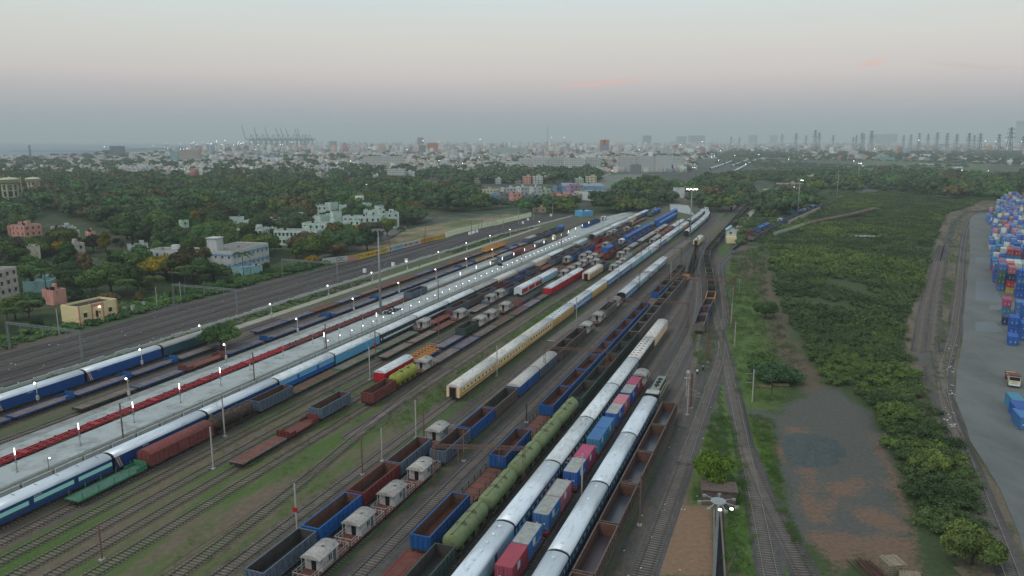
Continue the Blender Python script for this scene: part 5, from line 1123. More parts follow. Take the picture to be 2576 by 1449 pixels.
for i, (u, v, h, m, arm, sd) in enumerate(MS):
    where = 'beside the main line' if v < -172 else 'at the platform' if v < -118 else 'among the goods wagons' if v < -80 else 'left of the near brake vans' if v < -60 else 'between the straight wagon tracks' if v < -25 else 'beside the rightmost straight track'
    c = sum(1 for q in MS[:i] if ('concpole' == q[3]) == (m == 'concpole') and ((q[1] < -172), (-172 <= q[1] < -118), (-118 <= q[1] < -80), (-80 <= q[1] < -60), (-60 <= q[1] < -25)) == ((v < -172), (-172 <= v < -118), (-118 <= v < -80), (-80 <= v < -60), (-60 <= v < -25)))
    mast(u, v, h, m, ('pale concrete pole %s' if m == 'concpole' else 'rusty brown pole %s') % where+(', number %s of them' % nth(c)), arm, side=sd, extra='sign' if (u, v) in ((171.4, -104.2), (86.1, -67)) else None)
# poles along the throat and the scrub edge (pixel survey, ground points)
for i, (fx, fy, tx, ty, m, lab) in enumerate([(725, 1305, 740, 965, 'concpole', 'pale concrete pole with two side arms at the grassy edge'), (240, 895, 262, 340, 'rustpole', 'tall rusty pole right behind the first winding wagon'), (540, 725, 552, 465, 'concpole', 'pale pole behind the rusty stub near the bushes'), (503, 515, 512, 285, 'concpole', 'pale pole beside the scrub above the junction'), (75, 1370, 92, 1000, 'rustpole', 'rusty pole left of the two walkers'),
      (520, 300, 530, 95, 'steel', 'grey pole with crossarm over the scrub edge'), (588, 190, 592, 10, 'steel', 'grey pole standing in the far bushes'), (928, 1230, 935, 930, 'under', 'thin dark post near the stacked timber'), (522, 690, 524, 405, 'rustpole', 'rusty ribbed pole near the junction bushes')]):
    x, y = Wz(fx, fy); h = height_at(x, y, 697.7+ty*.24076); u, v = inv(x, y)
    T = empty('pole', (x, y, 0), -A); tag(T, lab, 'pole'); b = MB(); b.bar((0, 0, 0), (0, 0, h), .24, m); b.build('shaft', T)
    if i in (0, 5): b = MB(); b.bar((0, 0, h-.9), (-1.6, 0, h-1.1), .08, m); b.bar((0, 0, h-3.0), (-1.7, 0, h-3.2), .08, m); b.build('arms', T)
# lattice signal mast near the left walker pole, and at the left edge
for (fx, fy, hh, lab) in ((45, 1260, 6.5, 'white lattice signal post between the locomotive and the crossing'),):
    x, y = Wz(fx, fy); T = empty('signal_post', (x, y, 0)); tag(T, lab, 'signal post'); b = MB(); lattice(b, (0, 0, 0), (0, 0, hh), .5, 'vangrey', th=.08); b.build('lattice', T); b = MB(); b.box(-.8, .8, -.1, .1, hh-1.9, hh-1.6, 'vangrey'); b.box(-.3, .3, -.3, .3, hh-.6, hh, 'vangrey'); b.build('crossarm', T)
T = empty('lattice_tower', UV(84.5, -153.5)); tag(T, 'dark rusty lattice tower at the left edge beside the blue flats', 'tower'); b = MB(); lattice(b, (0, 0, 0), (0, 0, 17), 1.0, 'maroon', n=14, th=.13); b.build('lattice', T)
b = MB(); b.box(-.3, .3, -.3, .3, 6.8, 7.2, e_bulb); b.build('lamp', T)
# high floodlight masts
def highmast(x, y, h, lab, lit=0, ring=1.6, r=.45):
    T = empty('high_mast', (x, y, 0)); tag(T, lab, 'light mast')
    b = MB(); b.lathe([(r, 0), (r*.45, h)], 'steel', 12); b.lathe([(r*1.8, 0), (r*1.8, .5)], 'concrete', 8); b.build('shaft', T)
    b = MB(); n = 8
    for k in range(n):
        a, a2 = 2*pi*k/n, 2*pi*(k+1)/n; b.bar((ring*cos(a), ring*sin(a), h), (ring*cos(a2), ring*sin(a2), h), .12, 'steel'); b.bar((0, 0, h), (ring*cos(a), ring*sin(a), h), .08, 'steel')
    b.build('ring', T)
    for k in range(n):
        a = 2*pi*k/n; b = MB(); xx, yy = ring*1.15*cos(a), ring*1.15*sin(a); on = k < lit
        b.box(xx-.28, xx+.28, yy-.28, yy+.28, h-.55, h-.1, 'steel'); 
        if on: b.lathe([(.26, h-.9), (.34, h-.75), (.26, h-.6)], e_far if y > 400 else e_white, 8, (xx, yy, 0))
        b.build('floodlight', T)
x, y, _ = UV(213.4, -127.2); highmast(x, y, height_at(x, y, 577), 'tall grey floodlight mast rising from the near platform', 0)
x, y, _ = UV(457.6, -59.2); highmast(x, y, height_at(x, y, 473), 'tall mast with lit ring above the yard throat', 8, 2.6)
for (fx, fy, ty, lit, lab) in ((655, 855, 525, 2, 'tall pale mast beside the long concrete loading fence'), (988, 700, 455, 0, 'tall unlit mast behind the north-east goods train'), (1165, 600, 385, 3, 'tall lit mast by the far curving road'), (1450, 545, 390, 0, 'thin far mast right of the lit one')):
    x, y = V(1811.2+fx*.29687, 295.2+fy*.29687); highmast(x, y, height_at(x, y, 295.2+ty*.29687), lab, lit, 1.8, .5)
for (fx, fy, ty, lit, lab) in ((743, 480, 421, 3, 'mast'),): pass
# near floodlight tower at the bottom: platform head with radiating arms
x, y = V(1795, 1475); hT = height_at(x, y, 1262)
T = empty('floodlight_tower', (x, y, 0)); tag(T, 'white floodlight pole with radiating arms beside the drain, nearest the camera', 'light mast')
b = MB(); b.bar((0, 0, 0), (0, 0, hT), .34, 'steel', .3); b.build('pole', T)
b = MB(); b.lathe([(1.0, hT), (1.05, hT+.08), (1.0, hT+.16)], 'steel', 8); b.build('head', T)
for k in range(7):
    a = .35+2*pi*k/7; b = MB(); b.bar((.9*cos(a), .9*sin(a), hT+.08), (2.4*cos(a), 2.4*sin(a), hT-.05), .1, 'steel'); b.box(2.4*cos(a)-.22, 2.4*cos(a)+.22, 2.4*sin(a)-.16, 2.4*sin(a)+.16, hT-.3, hT, 'steel', True); b.build('arm', T)
for (dx, dy) in ((0, -.9), (1.55, -.7)):
    b = MB(); b.lathe([(.1, hT-.75), (.24, hT-.7), (.24, hT-.6), (.1, hT-.5)], e_bulb, 10, (dx, dy, 0)); b.bar((dx, dy, hT-.5), (dx*.6, dy*.6, hT), .06, 'steel'); b.build('bulb', T)
# brick hut roof below the round tree, drain with walls
x, y = V(1806, 1262)
T = empty('brick_hut', (x, y, 0), -A*.5); tag(T, 'small flat-roofed brick hut below the bright round tree', 'hut')
b = MB(); b.box(-2.6, 2.6, -1.6, 1.6, 0, 2.6, 'browngrey'); b.build('wall', T); b = MB(); b.box(-2.9, 2.9, -1.9, 1.9, 2.6, 2.78, 'browngrey', True); b.build('roof', T)
T = empty('drain', (0, 0, 0)); tag(T, 'dark open drain between two concrete walls beside the floodlight pole', 'drain')
b = MB(); q = [V(1796, 1300), V(1800, 1500), V(1822, 1500), V(1812, 1300)]; b.face([(a_, c_, .045) for a_, c_ in q], 'black'); b.build('channel', T)
for (a_, c_) in (((1796, 1290), (1796, 1520)), ((1812, 1290), (1828, 1520))):
    b = MB(); p, q = V(*a_), V(*c_); b.bar((p[0], p[1], .35), (q[0], q[1], .35), .22, 'sleeper', .7); b.build('wall', T)
# ------------------------------------------------------------ buildings
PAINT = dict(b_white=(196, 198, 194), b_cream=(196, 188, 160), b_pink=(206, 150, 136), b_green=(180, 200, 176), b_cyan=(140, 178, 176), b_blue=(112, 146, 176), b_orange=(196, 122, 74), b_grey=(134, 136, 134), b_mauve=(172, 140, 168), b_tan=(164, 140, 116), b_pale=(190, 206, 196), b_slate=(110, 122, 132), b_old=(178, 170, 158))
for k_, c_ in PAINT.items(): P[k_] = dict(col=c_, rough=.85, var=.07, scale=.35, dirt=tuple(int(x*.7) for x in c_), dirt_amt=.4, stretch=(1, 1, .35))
P['rooftop'] = dict(col=(128, 124, 118), rough=.9, var=.16, scale=.3, dirt=(98, 94, 90), dirt_amt=.4)
P['win'] = dict(col=(50, 54, 58), rough=.5, var=.2)
def bldg(x0, y0, x1, y1, depth, h, wall, label, storeys=None, win=True, tank=True, cat='building', name='building', roof='rooftop', tower=None, bands=None, spacing=3.4, front=22):
    """front edge (x0,y0)-(x1,y1) on the ground, body running back by depth"""
    L = sqrt((x1-x0)**2+(y1-y0)**2); a = atan2(y1-y0, x1-x0); T = empty(name, (x0, y0, 0), a); tag(T, label, cat)
    b = MB(); b.box(0, L, 0, depth, 0, h, wall); b.build('wall', T)
    b = MB(); b.box(.25, L-.25, .25, depth-.25, h, h+.03, roof)
    for q in ((0, L, 0, .22), (0, L, depth-.22, depth), (0, .22, .22, depth-.22), (L-.22, L, .22, depth-.22)): b.box(q[0], q[1], q[2], q[3], h, h+.45, wall)
    if tank: b.box(L*.6, L*.6+min(3, L*.22), depth*.55, depth*.55+min(3, depth*.25), h, h+2.0, wall); b.box(L*.2, L*.2+1.1, depth*.3, depth*.3+1.1, h, h+1.3, 'black')
    rq = random.Random(int(x0*7+y0*3))
    for q_ in range(rq.randint(1, 3)): a_, c_, s_ = rq.uniform(.1, .85)*L, rq.uniform(.15, .8)*depth, rq.uniform(.5, 1.1); b.box(a_, a_+s_, c_, c_+s_, h, h+rq.uniform(.5, 1.5), rq.choice(['black', wall, 'steel', 'b_grey']))
    b.build('roof', T)
    if win:
        n = storeys or max(1, int(h/3.2)); sh = h/n; w = MB(); sh_ = MB()
        k = max(1, int(L/spacing))
        for j in range(n):
            z = j*sh+sh*.35
            for i in range(k): x = (i+.5)*L/k; w.box(x-.55, x+.55, -.05, .02, z, z+sh*.42, 'win', True); sh_.box(x-.8, x+.8, -.5, .0, z+sh*.46, z+sh*.46+.1, wall, True)
            k2 = max(1, int(depth/spacing))
            for i in range(k2):
                y = (i+.5)*depth/k2
                for xx in (-.02, L-.03): w.box(xx, xx+.05, y-.5, y+.5, z, z+sh*.42, 'win', True)
        w.build('windows', T); sh_.build('sunshades', T)
        sl_ = MB(); [sl_.box(-.12, L+.12, -.12, depth+.12, j*sh-.1, j*sh+.08, wall, True) for j in range(1, n)]
        if sl_.v: sl_.build('floor_band', T)
    if bands:
        for z0, z1, m in bands: w = MB(); w.box(-.06, L+.06, -.06, depth+.06, z0, z1, m, True); w.build('painted_band', T)
    if tower:
        tx, td, tw_, th_ = tower; w = MB(); w.box(tx, tx+tw_, td, td+tw_, h, h+th_, wall); w.box(tx-.4, tx+tw_+.4, td-.4, td+tw_+.4, h+th_, h+th_+.3, wall); w.build('stair_tower', T)
    for q_ in range(int(front/7)): FRONT.append((x0+(x1-x0)/2+sin(a)*(8+q_*7), y0+(y1-y0)/2-cos(a)*(8+q_*7), L*.5+3))
    if L > 20:
        for t in (.1, .35, .65, .9): FRONT.extend([(x0+(x1-x0)*t+sin(a)*(8+q_*7), y0+(y1-y0)*t-cos(a)*(8+q_*7), 8) for q_ in range(int(front/7))])
    CLEAR.append((x0+(x1-x0)/2-sin(a)*depth/2, y0+(y1-y0)/2+cos(a)*depth/2, max(L, depth)*.52+2)); CLEAR.append((x0+(x1-x0)/2+sin(a)*5, y0+(y1-y0)/2-cos(a)*5, L*.45+1.5)); 
    if L > 20:
        for t in (.08, .3, .5, .7, .92): CLEAR.append((x0+(x1-x0)*t+sin(a)*6, y0+(y1-y0)*t-cos(a)*6, 6.5)); CLEAR.append((x0+(x1-x0)*t-sin(a)*depth/2, y0+(y1-y0)*t+cos(a)*depth/2, depth*.6+3))
    return T
def roofline(px0, py0, px1, py1, h, depth, wall, label, **k):
    a, c = V(px0, py0, h), V(px1, py1, h); return bldg(a[0], a[1], c[0], c[1], depth, h, wall, label, **k)
Z = lambda x, y: (x*.25, 536.7+y*.25)
def RZ5(x0, y0, x1, y1, *a, **k): p, q = Z(x0, y0), Z(x1, y1); return roofline(p[0], p[1], q[0], q[1], *a, **k)
RZ5(-240, 640, 165, 545, 12.5, 12, 'b_old', 'tall weathered white apartment block at the left edge', storeys=4, spacing=3)
RZ5(240, 130, 415, 112, 9.5, 12, 'b_pink', 'salmon pink house near the left edge', storeys=3)
RZ5(70, 135, 238, 128, 8.5, 9, 'b_pink', 'salmon annex with open balcony joined to the pink house', storeys=2)
RZ5(510, 150, 730, 140, 8, 9, 'b_white', 'small bright white house behind the dark spreading tree')
RZ5(270, 345, 400, 335, 7.5, 9, 'b_cream', 'pale yellow house wall below the pink house', win=False, tank=False)
RZ5(740, 180, 805, 175, 7, 7, 'b_cream', 'cream house beside the bright white one'); RZ5(895, 195, 960, 190, 7, 7, 'b_pink', 'tiny pink house right of the cream one')
RZ5(225, 700, 500, 690, 4, 7, 'b_cyan', 'low turquoise-walled house among the palms', win=False, roof='b_cyan')
RZ5(530, 790, 662, 765, 5, 6, 'b_pink', 'derelict salmon-walled house behind the cream hut', win=False)
RZ5(690, 320, 850, 305, 7, 10, 'b_old', 'grey-white house half hidden under the dark spreading tree')
RZ5(1280, 330, 1490, 318, 6, 6, 'b_white', 'low white roof among the trees above the palms')
RZ5(1990, 392, 2118, 355, 9.5, 24, 'b_white', 'white weathered school block with a red sign', storeys=3)
RZ5(2335, 392, 2700, 305, 9.0, 17, 'b_white', 'white building with two blue stripes and a stair tower', storeys=2, tower=(2, 9, 5, 5.5), bands=[(2.3, 3.2, 'b_blue'), (7.0, 7.9, 'b_blue')], tank=False)
RZ5(2440, 560, 2640, 530, 4, 7, 'b_cyan', 'low hut with pale blue roof beside the grey wall', win=False, roof='b_blue', tank=False)
RZ5(1825, 80, 1900, 75, 10, 5, 'b_green', 'pale green water room rising over the trees', tank=False)
Q = lambda x, y: (576.9+x*.18229, 483+y*.18229)
def RQ(x0, y0, x1, y1, *a, **k):
    k.setdefault('front', 8); p, q = Q(x0, y0), Q(x1, y1); return roofline(p[0], p[1], q[0], q[1], *a, **k)
RQ(610, 540, 1205, 545, 8, 9, 'b_pale', 'long pale green college block nearest the main line', spacing=2.2, storeys=2)
RQ(100, 512, 450, 518, 8, 9, 'b_pale', 'long pale block left of the nearest college block', spacing=2.2, storeys=2)
RQ(1000, 438, 1570, 446, 8.5, 9, 'b_pale', 'second long pale college block behind the nearest one', storeys=2)
RQ(1570, 395, 1800, 396, 7, 12, 'b_pale', 'pale college block with recessed grey porch', storeys=2)
RQ(1560, 345, 2090, 345, 9, 10, 'b_pale', 'long upper college block at the right', storeys=2)
RQ(2080, 300, 2340, 292, 10, 12, 'b_pale', 'rightmost pale college block by the lane', storeys=3)
RQ(1850, 262, 2120, 260, 10, 10, 'b_pale', 'pale college block with stepped parapets behind', storeys=2)
RQ(905, 195, 1130, 192, 8, 10, 'b_pale', 'far left pale college block in two halves', storeys=2)
RQ(1150, 195, 1405, 193, 8, 10, 'b_pale', 'right half of the far pale college block', storeys=2)
RQ(815, 335, 1060, 330, 6, 9, 'b_pale', 'low pale college block among dark trees'); RQ(1150, 355, 1440, 350, 6, 9, 'b_pale', 'low pale college block with open roof court')
RQ(200, 400, 660, 405, 6, 9, 'b_pale', 'long low pale block behind the yellow-flowering trees')
for i, (x0, y0, x1, y1) in enumerate([(1395, 155, 1500, 150), (1510, 190, 1618, 188), (1430, 282, 1550, 275), (1865, 162, 1963, 158), (2030, 200, 2130, 196), (2050, 246, 2150, 242), (672, 365, 848, 362), (0, 358, 200, 352), (0, 440, 188, 436), (1255, 340, 1370, 325)]):
    T = RQ(x0, y0, x1, y1, 10.5 if i < 6 else 8.0, 5, 'b_pale', 'pale %s tower of the college, %s from the left' % ('stair' if i < 6 else 'roof', nth([3, 5, 4, 6, 7, 8, 1, 0, 2, 9][i] % 10)), tank=False, win=False)
R4 = lambda x, y: (1127+x*.16667, 429.3+y*.16667)
def RR(x0, y0, x1, y1, *a, **k):
    k.setdefault('front', 34); p, q = R4(x0, y0), R4(x1, y1); return roofline(p[0], p[1], q[0], q[1], *a, **k)
for (x0, x1, yt, h, d, w, lab) in [(835, 1035, 268, 10, 10, 'b_white', 'white three-storey house left in the rail-side cluster'), (1100, 1205, 250, 12, 9, 'b_white', 'narrow tall white house in the cluster'), (1285, 1410, 252, 13, 9, 'b_white', 'tallest white house in the rail-side cluster'), (1410, 1545, 285, 10.5, 9, 'b_green', 'pale green house right of the tallest white one'),
    (980, 1110, 345, 9, 9, 'b_pink', 'salmon house with red balcony in the cluster'), (580, 780, 372, 7, 9, 'b_blue', 'faded blue-grey house at the cluster left end'), (780, 930, 345, 8, 8, 'b_grey', 'grey unplastered house beside the salmon one'), (1150, 1370, 372, 7, 9, 'b_grey', 'long low grey house below the tallest white one'),
    (1575, 1700, 332, 8, 8, 'b_tan', 'brown-grey bare house beside the lane'), (1700, 1850, 358, 8, 9, 'b_pink', 'pale pink house facing the railway'), (1845, 1970, 225, 12, 9, 'b_mauve', 'mauve house in front of the blue warehouse'), (1975, 2040, 218, 12, 7, 'b_old', 'narrow house with red and white stripes'), (1640, 1785, 245, 9, 9, 'b_blue', 'pale blue house left of the mauve one'),
    (1920, 2030, 360, 7, 8, 'b_old', 'low whitish house near the trees'), (380, 780, 290, 8, 10, 'b_cream', 'long cream house with two roof rooms'), (250, 385, 335, 7, 9, 'b_white', 'white house among trees left of the cluster'), (110, 215, 340, 6, 8, 'b_white', 'small white house farthest left of the cluster'), (1830, 1900, 420, 6, 7, 'b_pink', 'small pink hut at the rail side'), (1640, 1740, 490, 4, 6, 'b_tan', 'low tin hut at the rail side'), (1300, 1480, 570, 3.5, 5, 'b_tan', 'ruined brick wall house at the end of the pale wall')]:
    RR(x0, yt, x1, yt-4, h, d, w, lab)
RR(1715, 236, 2370, 238, 10, 60, 'b_blue', 'long pale blue warehouse with grey roof', win=False, tank=False, roof='b_grey')
T = RR(2235, 330, 2400, 310, 8, 24, 'b_white', 'white gabled shed in front of the blue warehouse', win=False, tank=False)
RR(2020, 622, 2190, 612, 3.8, 9, 'skyblue', 'bright blue tin shed beside the yard entrance', win=False, tank=False, roof='palecyan')
for i, (x0, y0, x1, y1) in enumerate([(2005, 195, 2260, 125), (2275, 118, 2460, 58)]):
    p, q = V(*R4(x0, y0)), V(*R4(x1, y1)); b = MB(); b.bar((p[0], p[1], 1.5), (q[0], q[1], 1.5), .4, 'wallwhite', 3.0); tag(b.build('compound_wall'), ['near', 'far'][i]+' stretch of the white compound wall by the open plots', 'wall')
# mid-distance landmarks: (x0,x1,ytop,ybase,depth,wall,label)
def lm_(x0, x1, yt, yb, depth, wall, label, sp=4.0, **k):
    a, c = V(x0, yb), V(x1, yb); h = height_at((a[0]+c[0])/2, a[1], yt); return bldg(a[0], a[1], c[0], c[1], depth, h, wall, label, spacing=sp, **k)
LMK = [(915, 1017, 394, 422, 18, 'b_white', 'long white hospital-like block in the city'), (974, 1017, 426, 450, 20, 'b_white', 'plain white block with blank gable near the wood'), (451, 500, 377, 411, 22, 'b_old', 'beige twin apartment tower left of centre'), (430, 450, 382, 411, 18, 'b_cyan', 'pale blue block attached to the beige tower'),
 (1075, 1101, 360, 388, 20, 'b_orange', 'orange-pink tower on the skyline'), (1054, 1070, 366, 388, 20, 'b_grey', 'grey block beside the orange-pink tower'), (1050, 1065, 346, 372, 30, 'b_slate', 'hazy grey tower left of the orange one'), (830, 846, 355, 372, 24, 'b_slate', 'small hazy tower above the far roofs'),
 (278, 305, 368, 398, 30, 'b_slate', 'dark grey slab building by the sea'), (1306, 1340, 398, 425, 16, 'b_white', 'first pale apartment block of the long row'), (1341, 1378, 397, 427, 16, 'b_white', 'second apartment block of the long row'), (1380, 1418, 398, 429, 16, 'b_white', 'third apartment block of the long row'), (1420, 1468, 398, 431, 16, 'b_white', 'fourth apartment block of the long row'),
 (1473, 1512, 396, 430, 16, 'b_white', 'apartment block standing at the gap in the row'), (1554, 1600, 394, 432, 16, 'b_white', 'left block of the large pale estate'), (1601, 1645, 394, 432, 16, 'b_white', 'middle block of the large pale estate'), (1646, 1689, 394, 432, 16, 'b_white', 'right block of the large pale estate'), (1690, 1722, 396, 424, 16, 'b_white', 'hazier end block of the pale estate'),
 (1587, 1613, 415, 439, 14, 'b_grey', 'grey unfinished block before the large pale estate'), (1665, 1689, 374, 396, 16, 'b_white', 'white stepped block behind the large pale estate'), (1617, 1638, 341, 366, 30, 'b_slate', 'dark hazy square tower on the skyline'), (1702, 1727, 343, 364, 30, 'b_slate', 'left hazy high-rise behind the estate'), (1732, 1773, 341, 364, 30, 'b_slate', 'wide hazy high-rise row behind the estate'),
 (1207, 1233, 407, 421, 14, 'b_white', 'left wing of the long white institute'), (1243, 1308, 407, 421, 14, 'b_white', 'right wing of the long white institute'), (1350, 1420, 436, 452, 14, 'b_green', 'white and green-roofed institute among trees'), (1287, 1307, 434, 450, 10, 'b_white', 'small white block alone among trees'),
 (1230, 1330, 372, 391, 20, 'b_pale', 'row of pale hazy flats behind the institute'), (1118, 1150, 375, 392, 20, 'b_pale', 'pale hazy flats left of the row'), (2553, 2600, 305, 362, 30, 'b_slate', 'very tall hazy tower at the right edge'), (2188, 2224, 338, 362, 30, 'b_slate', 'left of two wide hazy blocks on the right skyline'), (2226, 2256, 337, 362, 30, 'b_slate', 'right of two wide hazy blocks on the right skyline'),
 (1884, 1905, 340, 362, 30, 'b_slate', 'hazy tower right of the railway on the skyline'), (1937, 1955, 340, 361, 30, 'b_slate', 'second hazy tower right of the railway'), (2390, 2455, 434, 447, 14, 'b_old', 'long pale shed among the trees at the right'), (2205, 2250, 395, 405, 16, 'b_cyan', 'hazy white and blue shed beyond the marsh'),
 (1930, 1985, 478, 492, 14, 'b_cream', 'long cream shed with red wall beyond the yard'), (1962, 2020, 462, 476, 14, 'b_old', 'long pale shed behind the cream one'), (2020, 2064, 443, 458, 14, 'b_cream', 'cream shed with dark openings beyond the trees'), (650, 700, 388, 402, 20, 'b_blue', 'blue-walled hall in the left city'), (1115, 1180, 410, 424, 14, 'b_old', 'terrace of pale flats beside the institute')]
for x0, x1, yt, yb, d, w, lab in LMK: lm_(x0, x1, yt, yb, d, w, lab, sp=3.2)
# orange and blue tower under construction
a, c = V(1510, 389), V(1532, 389); h = height_at(a[0], a[1], 352)
T = bldg(a[0], a[1], c[0], c[1], 18, h, 'b_orange', 'orange tower wrapped with a blue banner on the skyline', spacing=5)
b = MB(); Lx = sqrt((c[0]-a[0])**2+(c[1]-a[1])**2); b.box(Lx*.12, Lx*.95, -.4, -.1, h*.3, h*.64, 'b_blue', True); b.build('banner', T); b = MB(); b.box(Lx*.35, Lx*.55, -.4, -.1, h*.66, h*1.01, 'under', True); b.build('dark_bay', T)
lm_(1697, 1722, 474, 498, 9, 'b_white', 'white shed at the end of the wood beside the yard throat', win=False, tank=False, front=0)
lm_(1668, 1692, 490, 500, 8, 'b_white', 'low white hut left of the white shed at the throat', win=False, tank=False, front=0)
# twin cream water towers
def water_tower(px, pyfoot, pytop, rw, lab, stair=False):
    x, y = V(px, pyfoot); h = height_at(x, y, pytop); s = rw; T = empty('water_tower', (x, y, 0)); tag(T, lab, 'water tower')
    b = MB(); n = 8
    for i in range(n):
        a = 2*pi*i/n+.2; b.bar((s*.74*cos(a), s*.74*sin(a), 0), (s*.74*cos(a), s*.74*sin(a), h*.76), s*.14, 'b_cream')
    for z in (h*.25, h*.5, h*.74):
        for i in range(n):
            a, a2 = 2*pi*i/n+.2, 2*pi*(i+1)/n+.2; b.bar((s*.74*cos(a), s*.74*sin(a), z), (s*.74*cos(a2), s*.74*sin(a2), z), s*.1, 'b_cream')
    b.build('columns', T)
    b = MB(); b.lathe([(s*.72, h*.74), (s*.98, h*.82), (s, h*.83), (s, h*.91), (s*1.03, h*.915), (s*.9, h*.95), (s*.5, h*.99), (s*.08, h), (s*.06, h*1.03)], 'b_cream', 24); b.build('tank', T)
    if stair:
        b = MB(); xx = s*1.25
        b.bar((xx, 0, 0), (xx, 0, h*1.02), .5, 'b_old'); 
        for i in range(14): z = h*i/14; a = i*.9; b.bar((xx, 0, z), (xx+1.6*cos(a), 1.6*sin(a), z+.8), .4, 'b_old')
        for z in (h*.3, h*.55, h*.8): b.bar((s*.7, 0, z), (xx, 0, z), .3, 'b_old')
        b.build('spiral_stair', T)
    CLEAR.append((x, y-6, s*1.6)); FRONT.extend([(x-x/y*q_, y-q_, s*1.2) for q_ in (12, 20, 28, 38, 50, 62, 76)]); CLEAR.extend([(x-x/y*q_, y-q_, s*.9) for q_ in (14, 26, 38, 50, 64)])
water_tower(30, 512, 446, 8.6, 'nearer cream water tower with spiral stair at the left edge', True)
water_tower(87, 489, 446, 7.4, 'farther cream water tower right of the big one')
x, y = V(906, 530); h = height_at(x, y, 493); T = empty('water_tank', (x, y, 0)); tag(T, 'round white rooftop-style water tank on legs above the college', 'water tower')
b = MB(); b.lathe([(3.6, h*.72), (3.8, h*.75), (3.8, h*.96), (3.6, h)], 'b_pale', 18); b.build('tank', T)
b = MB(); [b.bar((2.6*cos(i*pi/3), 2.6*sin(i*pi/3), 0), (2.6*cos(i*pi/3), 2.6*sin(i*pi/3), h*.74), .5, 'b_pale') for i in range(6)]; [b.box(3.2*cos(i*pi/4)-.2, 3.2*cos(i*pi/4)+.2, 3.2*sin(i*pi/4)-.2, 3.2*sin(i*pi/4)+.2, h, h+1.2, 'b_tan') for i in range(8)]; b.build('legs', T)
CLEAR.append((x, y, 7))
x, y = V(270, 402); h = height_at(x, y, 377); T = empty('water_tower', (x, y, 0)); tag(T, 'dark funnel-shaped water tower before the grey slab', 'water tower'); b = MB(); b.lathe([(3, 0), (2.4, h*.5), (4, h*.6), (12, h*.86), (12, h)], 'b_slate', 18); b.build('funnel', T)
# cream signal hut with pink trim by the main line
T = empty('signal_hut', UV(169.1, -210.2), 0); T.rotation_euler = (0, 0, pi/2-A-.035); tag(T, 'cream and pink flat-roofed hut with outside steps by the main line', 'hut')
P['h_cream'] = dict(col=(222, 204, 156), rough=.85, var=.04, rnd=0); P['h_pink'] = dict(col=(206, 132, 112), rough=.85, var=.05, rnd=0); P['h_dark'] = dict(col=(70, 40, 34), rough=.8, rnd=0)
hh = 5.6; b = MB(); b.box(0, 14.2, 0, 8, 0, hh, 'h_cream'); b.build('wall', T)
b = MB(); b.box(.3, 13.9, .3, 7.7, hh, hh+.03, 'under'); [b.box(q[0], q[1], q[2], q[3], hh, hh+.7, 'h_cream') for q in ((0, 14.2, 0, .3), (0, 14.2, 7.7, 8), (0, .3, .3, 7.7), (13.9, 14.2, .3, 7.7))]; b.build('roof', T)
b = MB(); [b.box(x_, x_+.45, -.1, .02, 0, hh+.72, 'h_pink', True) for x_ in (-.05, 4.6, 8.6, 13.8)]; b.box(4.6, 9.0, -.08, .02, hh-.3, hh+.5, 'h_pink', True); b.build('trim', T)
for x_ in (2.3, 11.4): b = MB(); b.box(x_-.6, x_+.6, -.07, .02, 2.5, 3.9, 'h_dark', True); w = b.build('window', T); b = MB(); b.box(x_-.85, x_+.85, -.6, .02, 4.05, 4.15, 'h_cream', True); b.build('sunshade', w)
b = MB(); b.box(6.0, 6.9, -.07, .02, 1.7, 3.9, 'h_dark', True); b.build('door', T)
b = MB(); b.box(7.2, 7.7, -.12, .02, 2.9, 3.5, 'brightred', True); b.build('notice_board', T)
b = MB()
for i in range(8): b.box(6.6+i*.34, 6.94+i*.34, -1.6, -.02, 0, 1.7-i*.2, 'h_cream')
b.build('steps', T); b = MB(); b.bar((4.2, .4, hh), (4.2, .4, hh+3.6), .08, 'steel'); b.build('aerial', T)
b = MB(); b.lathe([(.1, 4.75), (.24, 4.85), (.24, 5.05), (.1, 5.15)], e_bulb, 10, (7.4, -.35, 0)); b.build('lamp', T)
CLEAR.append(UV(176, -214)[:2]+(11,)); CLEAR.append(UV(176, -204)[:2]+(8,))
for i, (du, dv) in enumerate(((188, -212), (191, -211.5), (196.5, -212.5))):
    T = empty('equipment_case', UV(du, dv), -A); tag(T, 'grey equipment case beside the cream hut, %s from it' % nth(i), 'cabinet', 'equipment cases by the hut'); b = MB(); b.box(-.7, .7, -.6, .6, 0, .3, 'concrete'); b.box(-.55, .55, -.45, .45, .3, 2.2, 'vangrey'); b.build('case', T); b = MB(); b.box(-.62, .62, -.52, .52, 2.2, 2.32, 'steel'); b.build('lid', T)
for i, (du, dv) in enumerate([(428, -190), (431.5, -190), (435, -190), (440, -190), (286, -178), (306, -175), (318, -174.5), (498, -180), (520, -184), (556, -178)]):
    T = empty('signal_cabinet', UV(du, dv), -A); tag(T, 'small white signalling cabinet along the main line, %s from the camera' % nth([6, 7, 8, 9, 0, 1, 2, 10, 11, 12][i]), 'cabinet', 'signalling cabinets along the main line'); b = MB(); b.box(-.7, .7, -.4, .4, .2, 1.9, 'lampwhite'); b.build('case', T); b = MB(); b.box(-.5, .5, -.42, .42, 0, .2, 'concrete'); b.build('plinth', T)
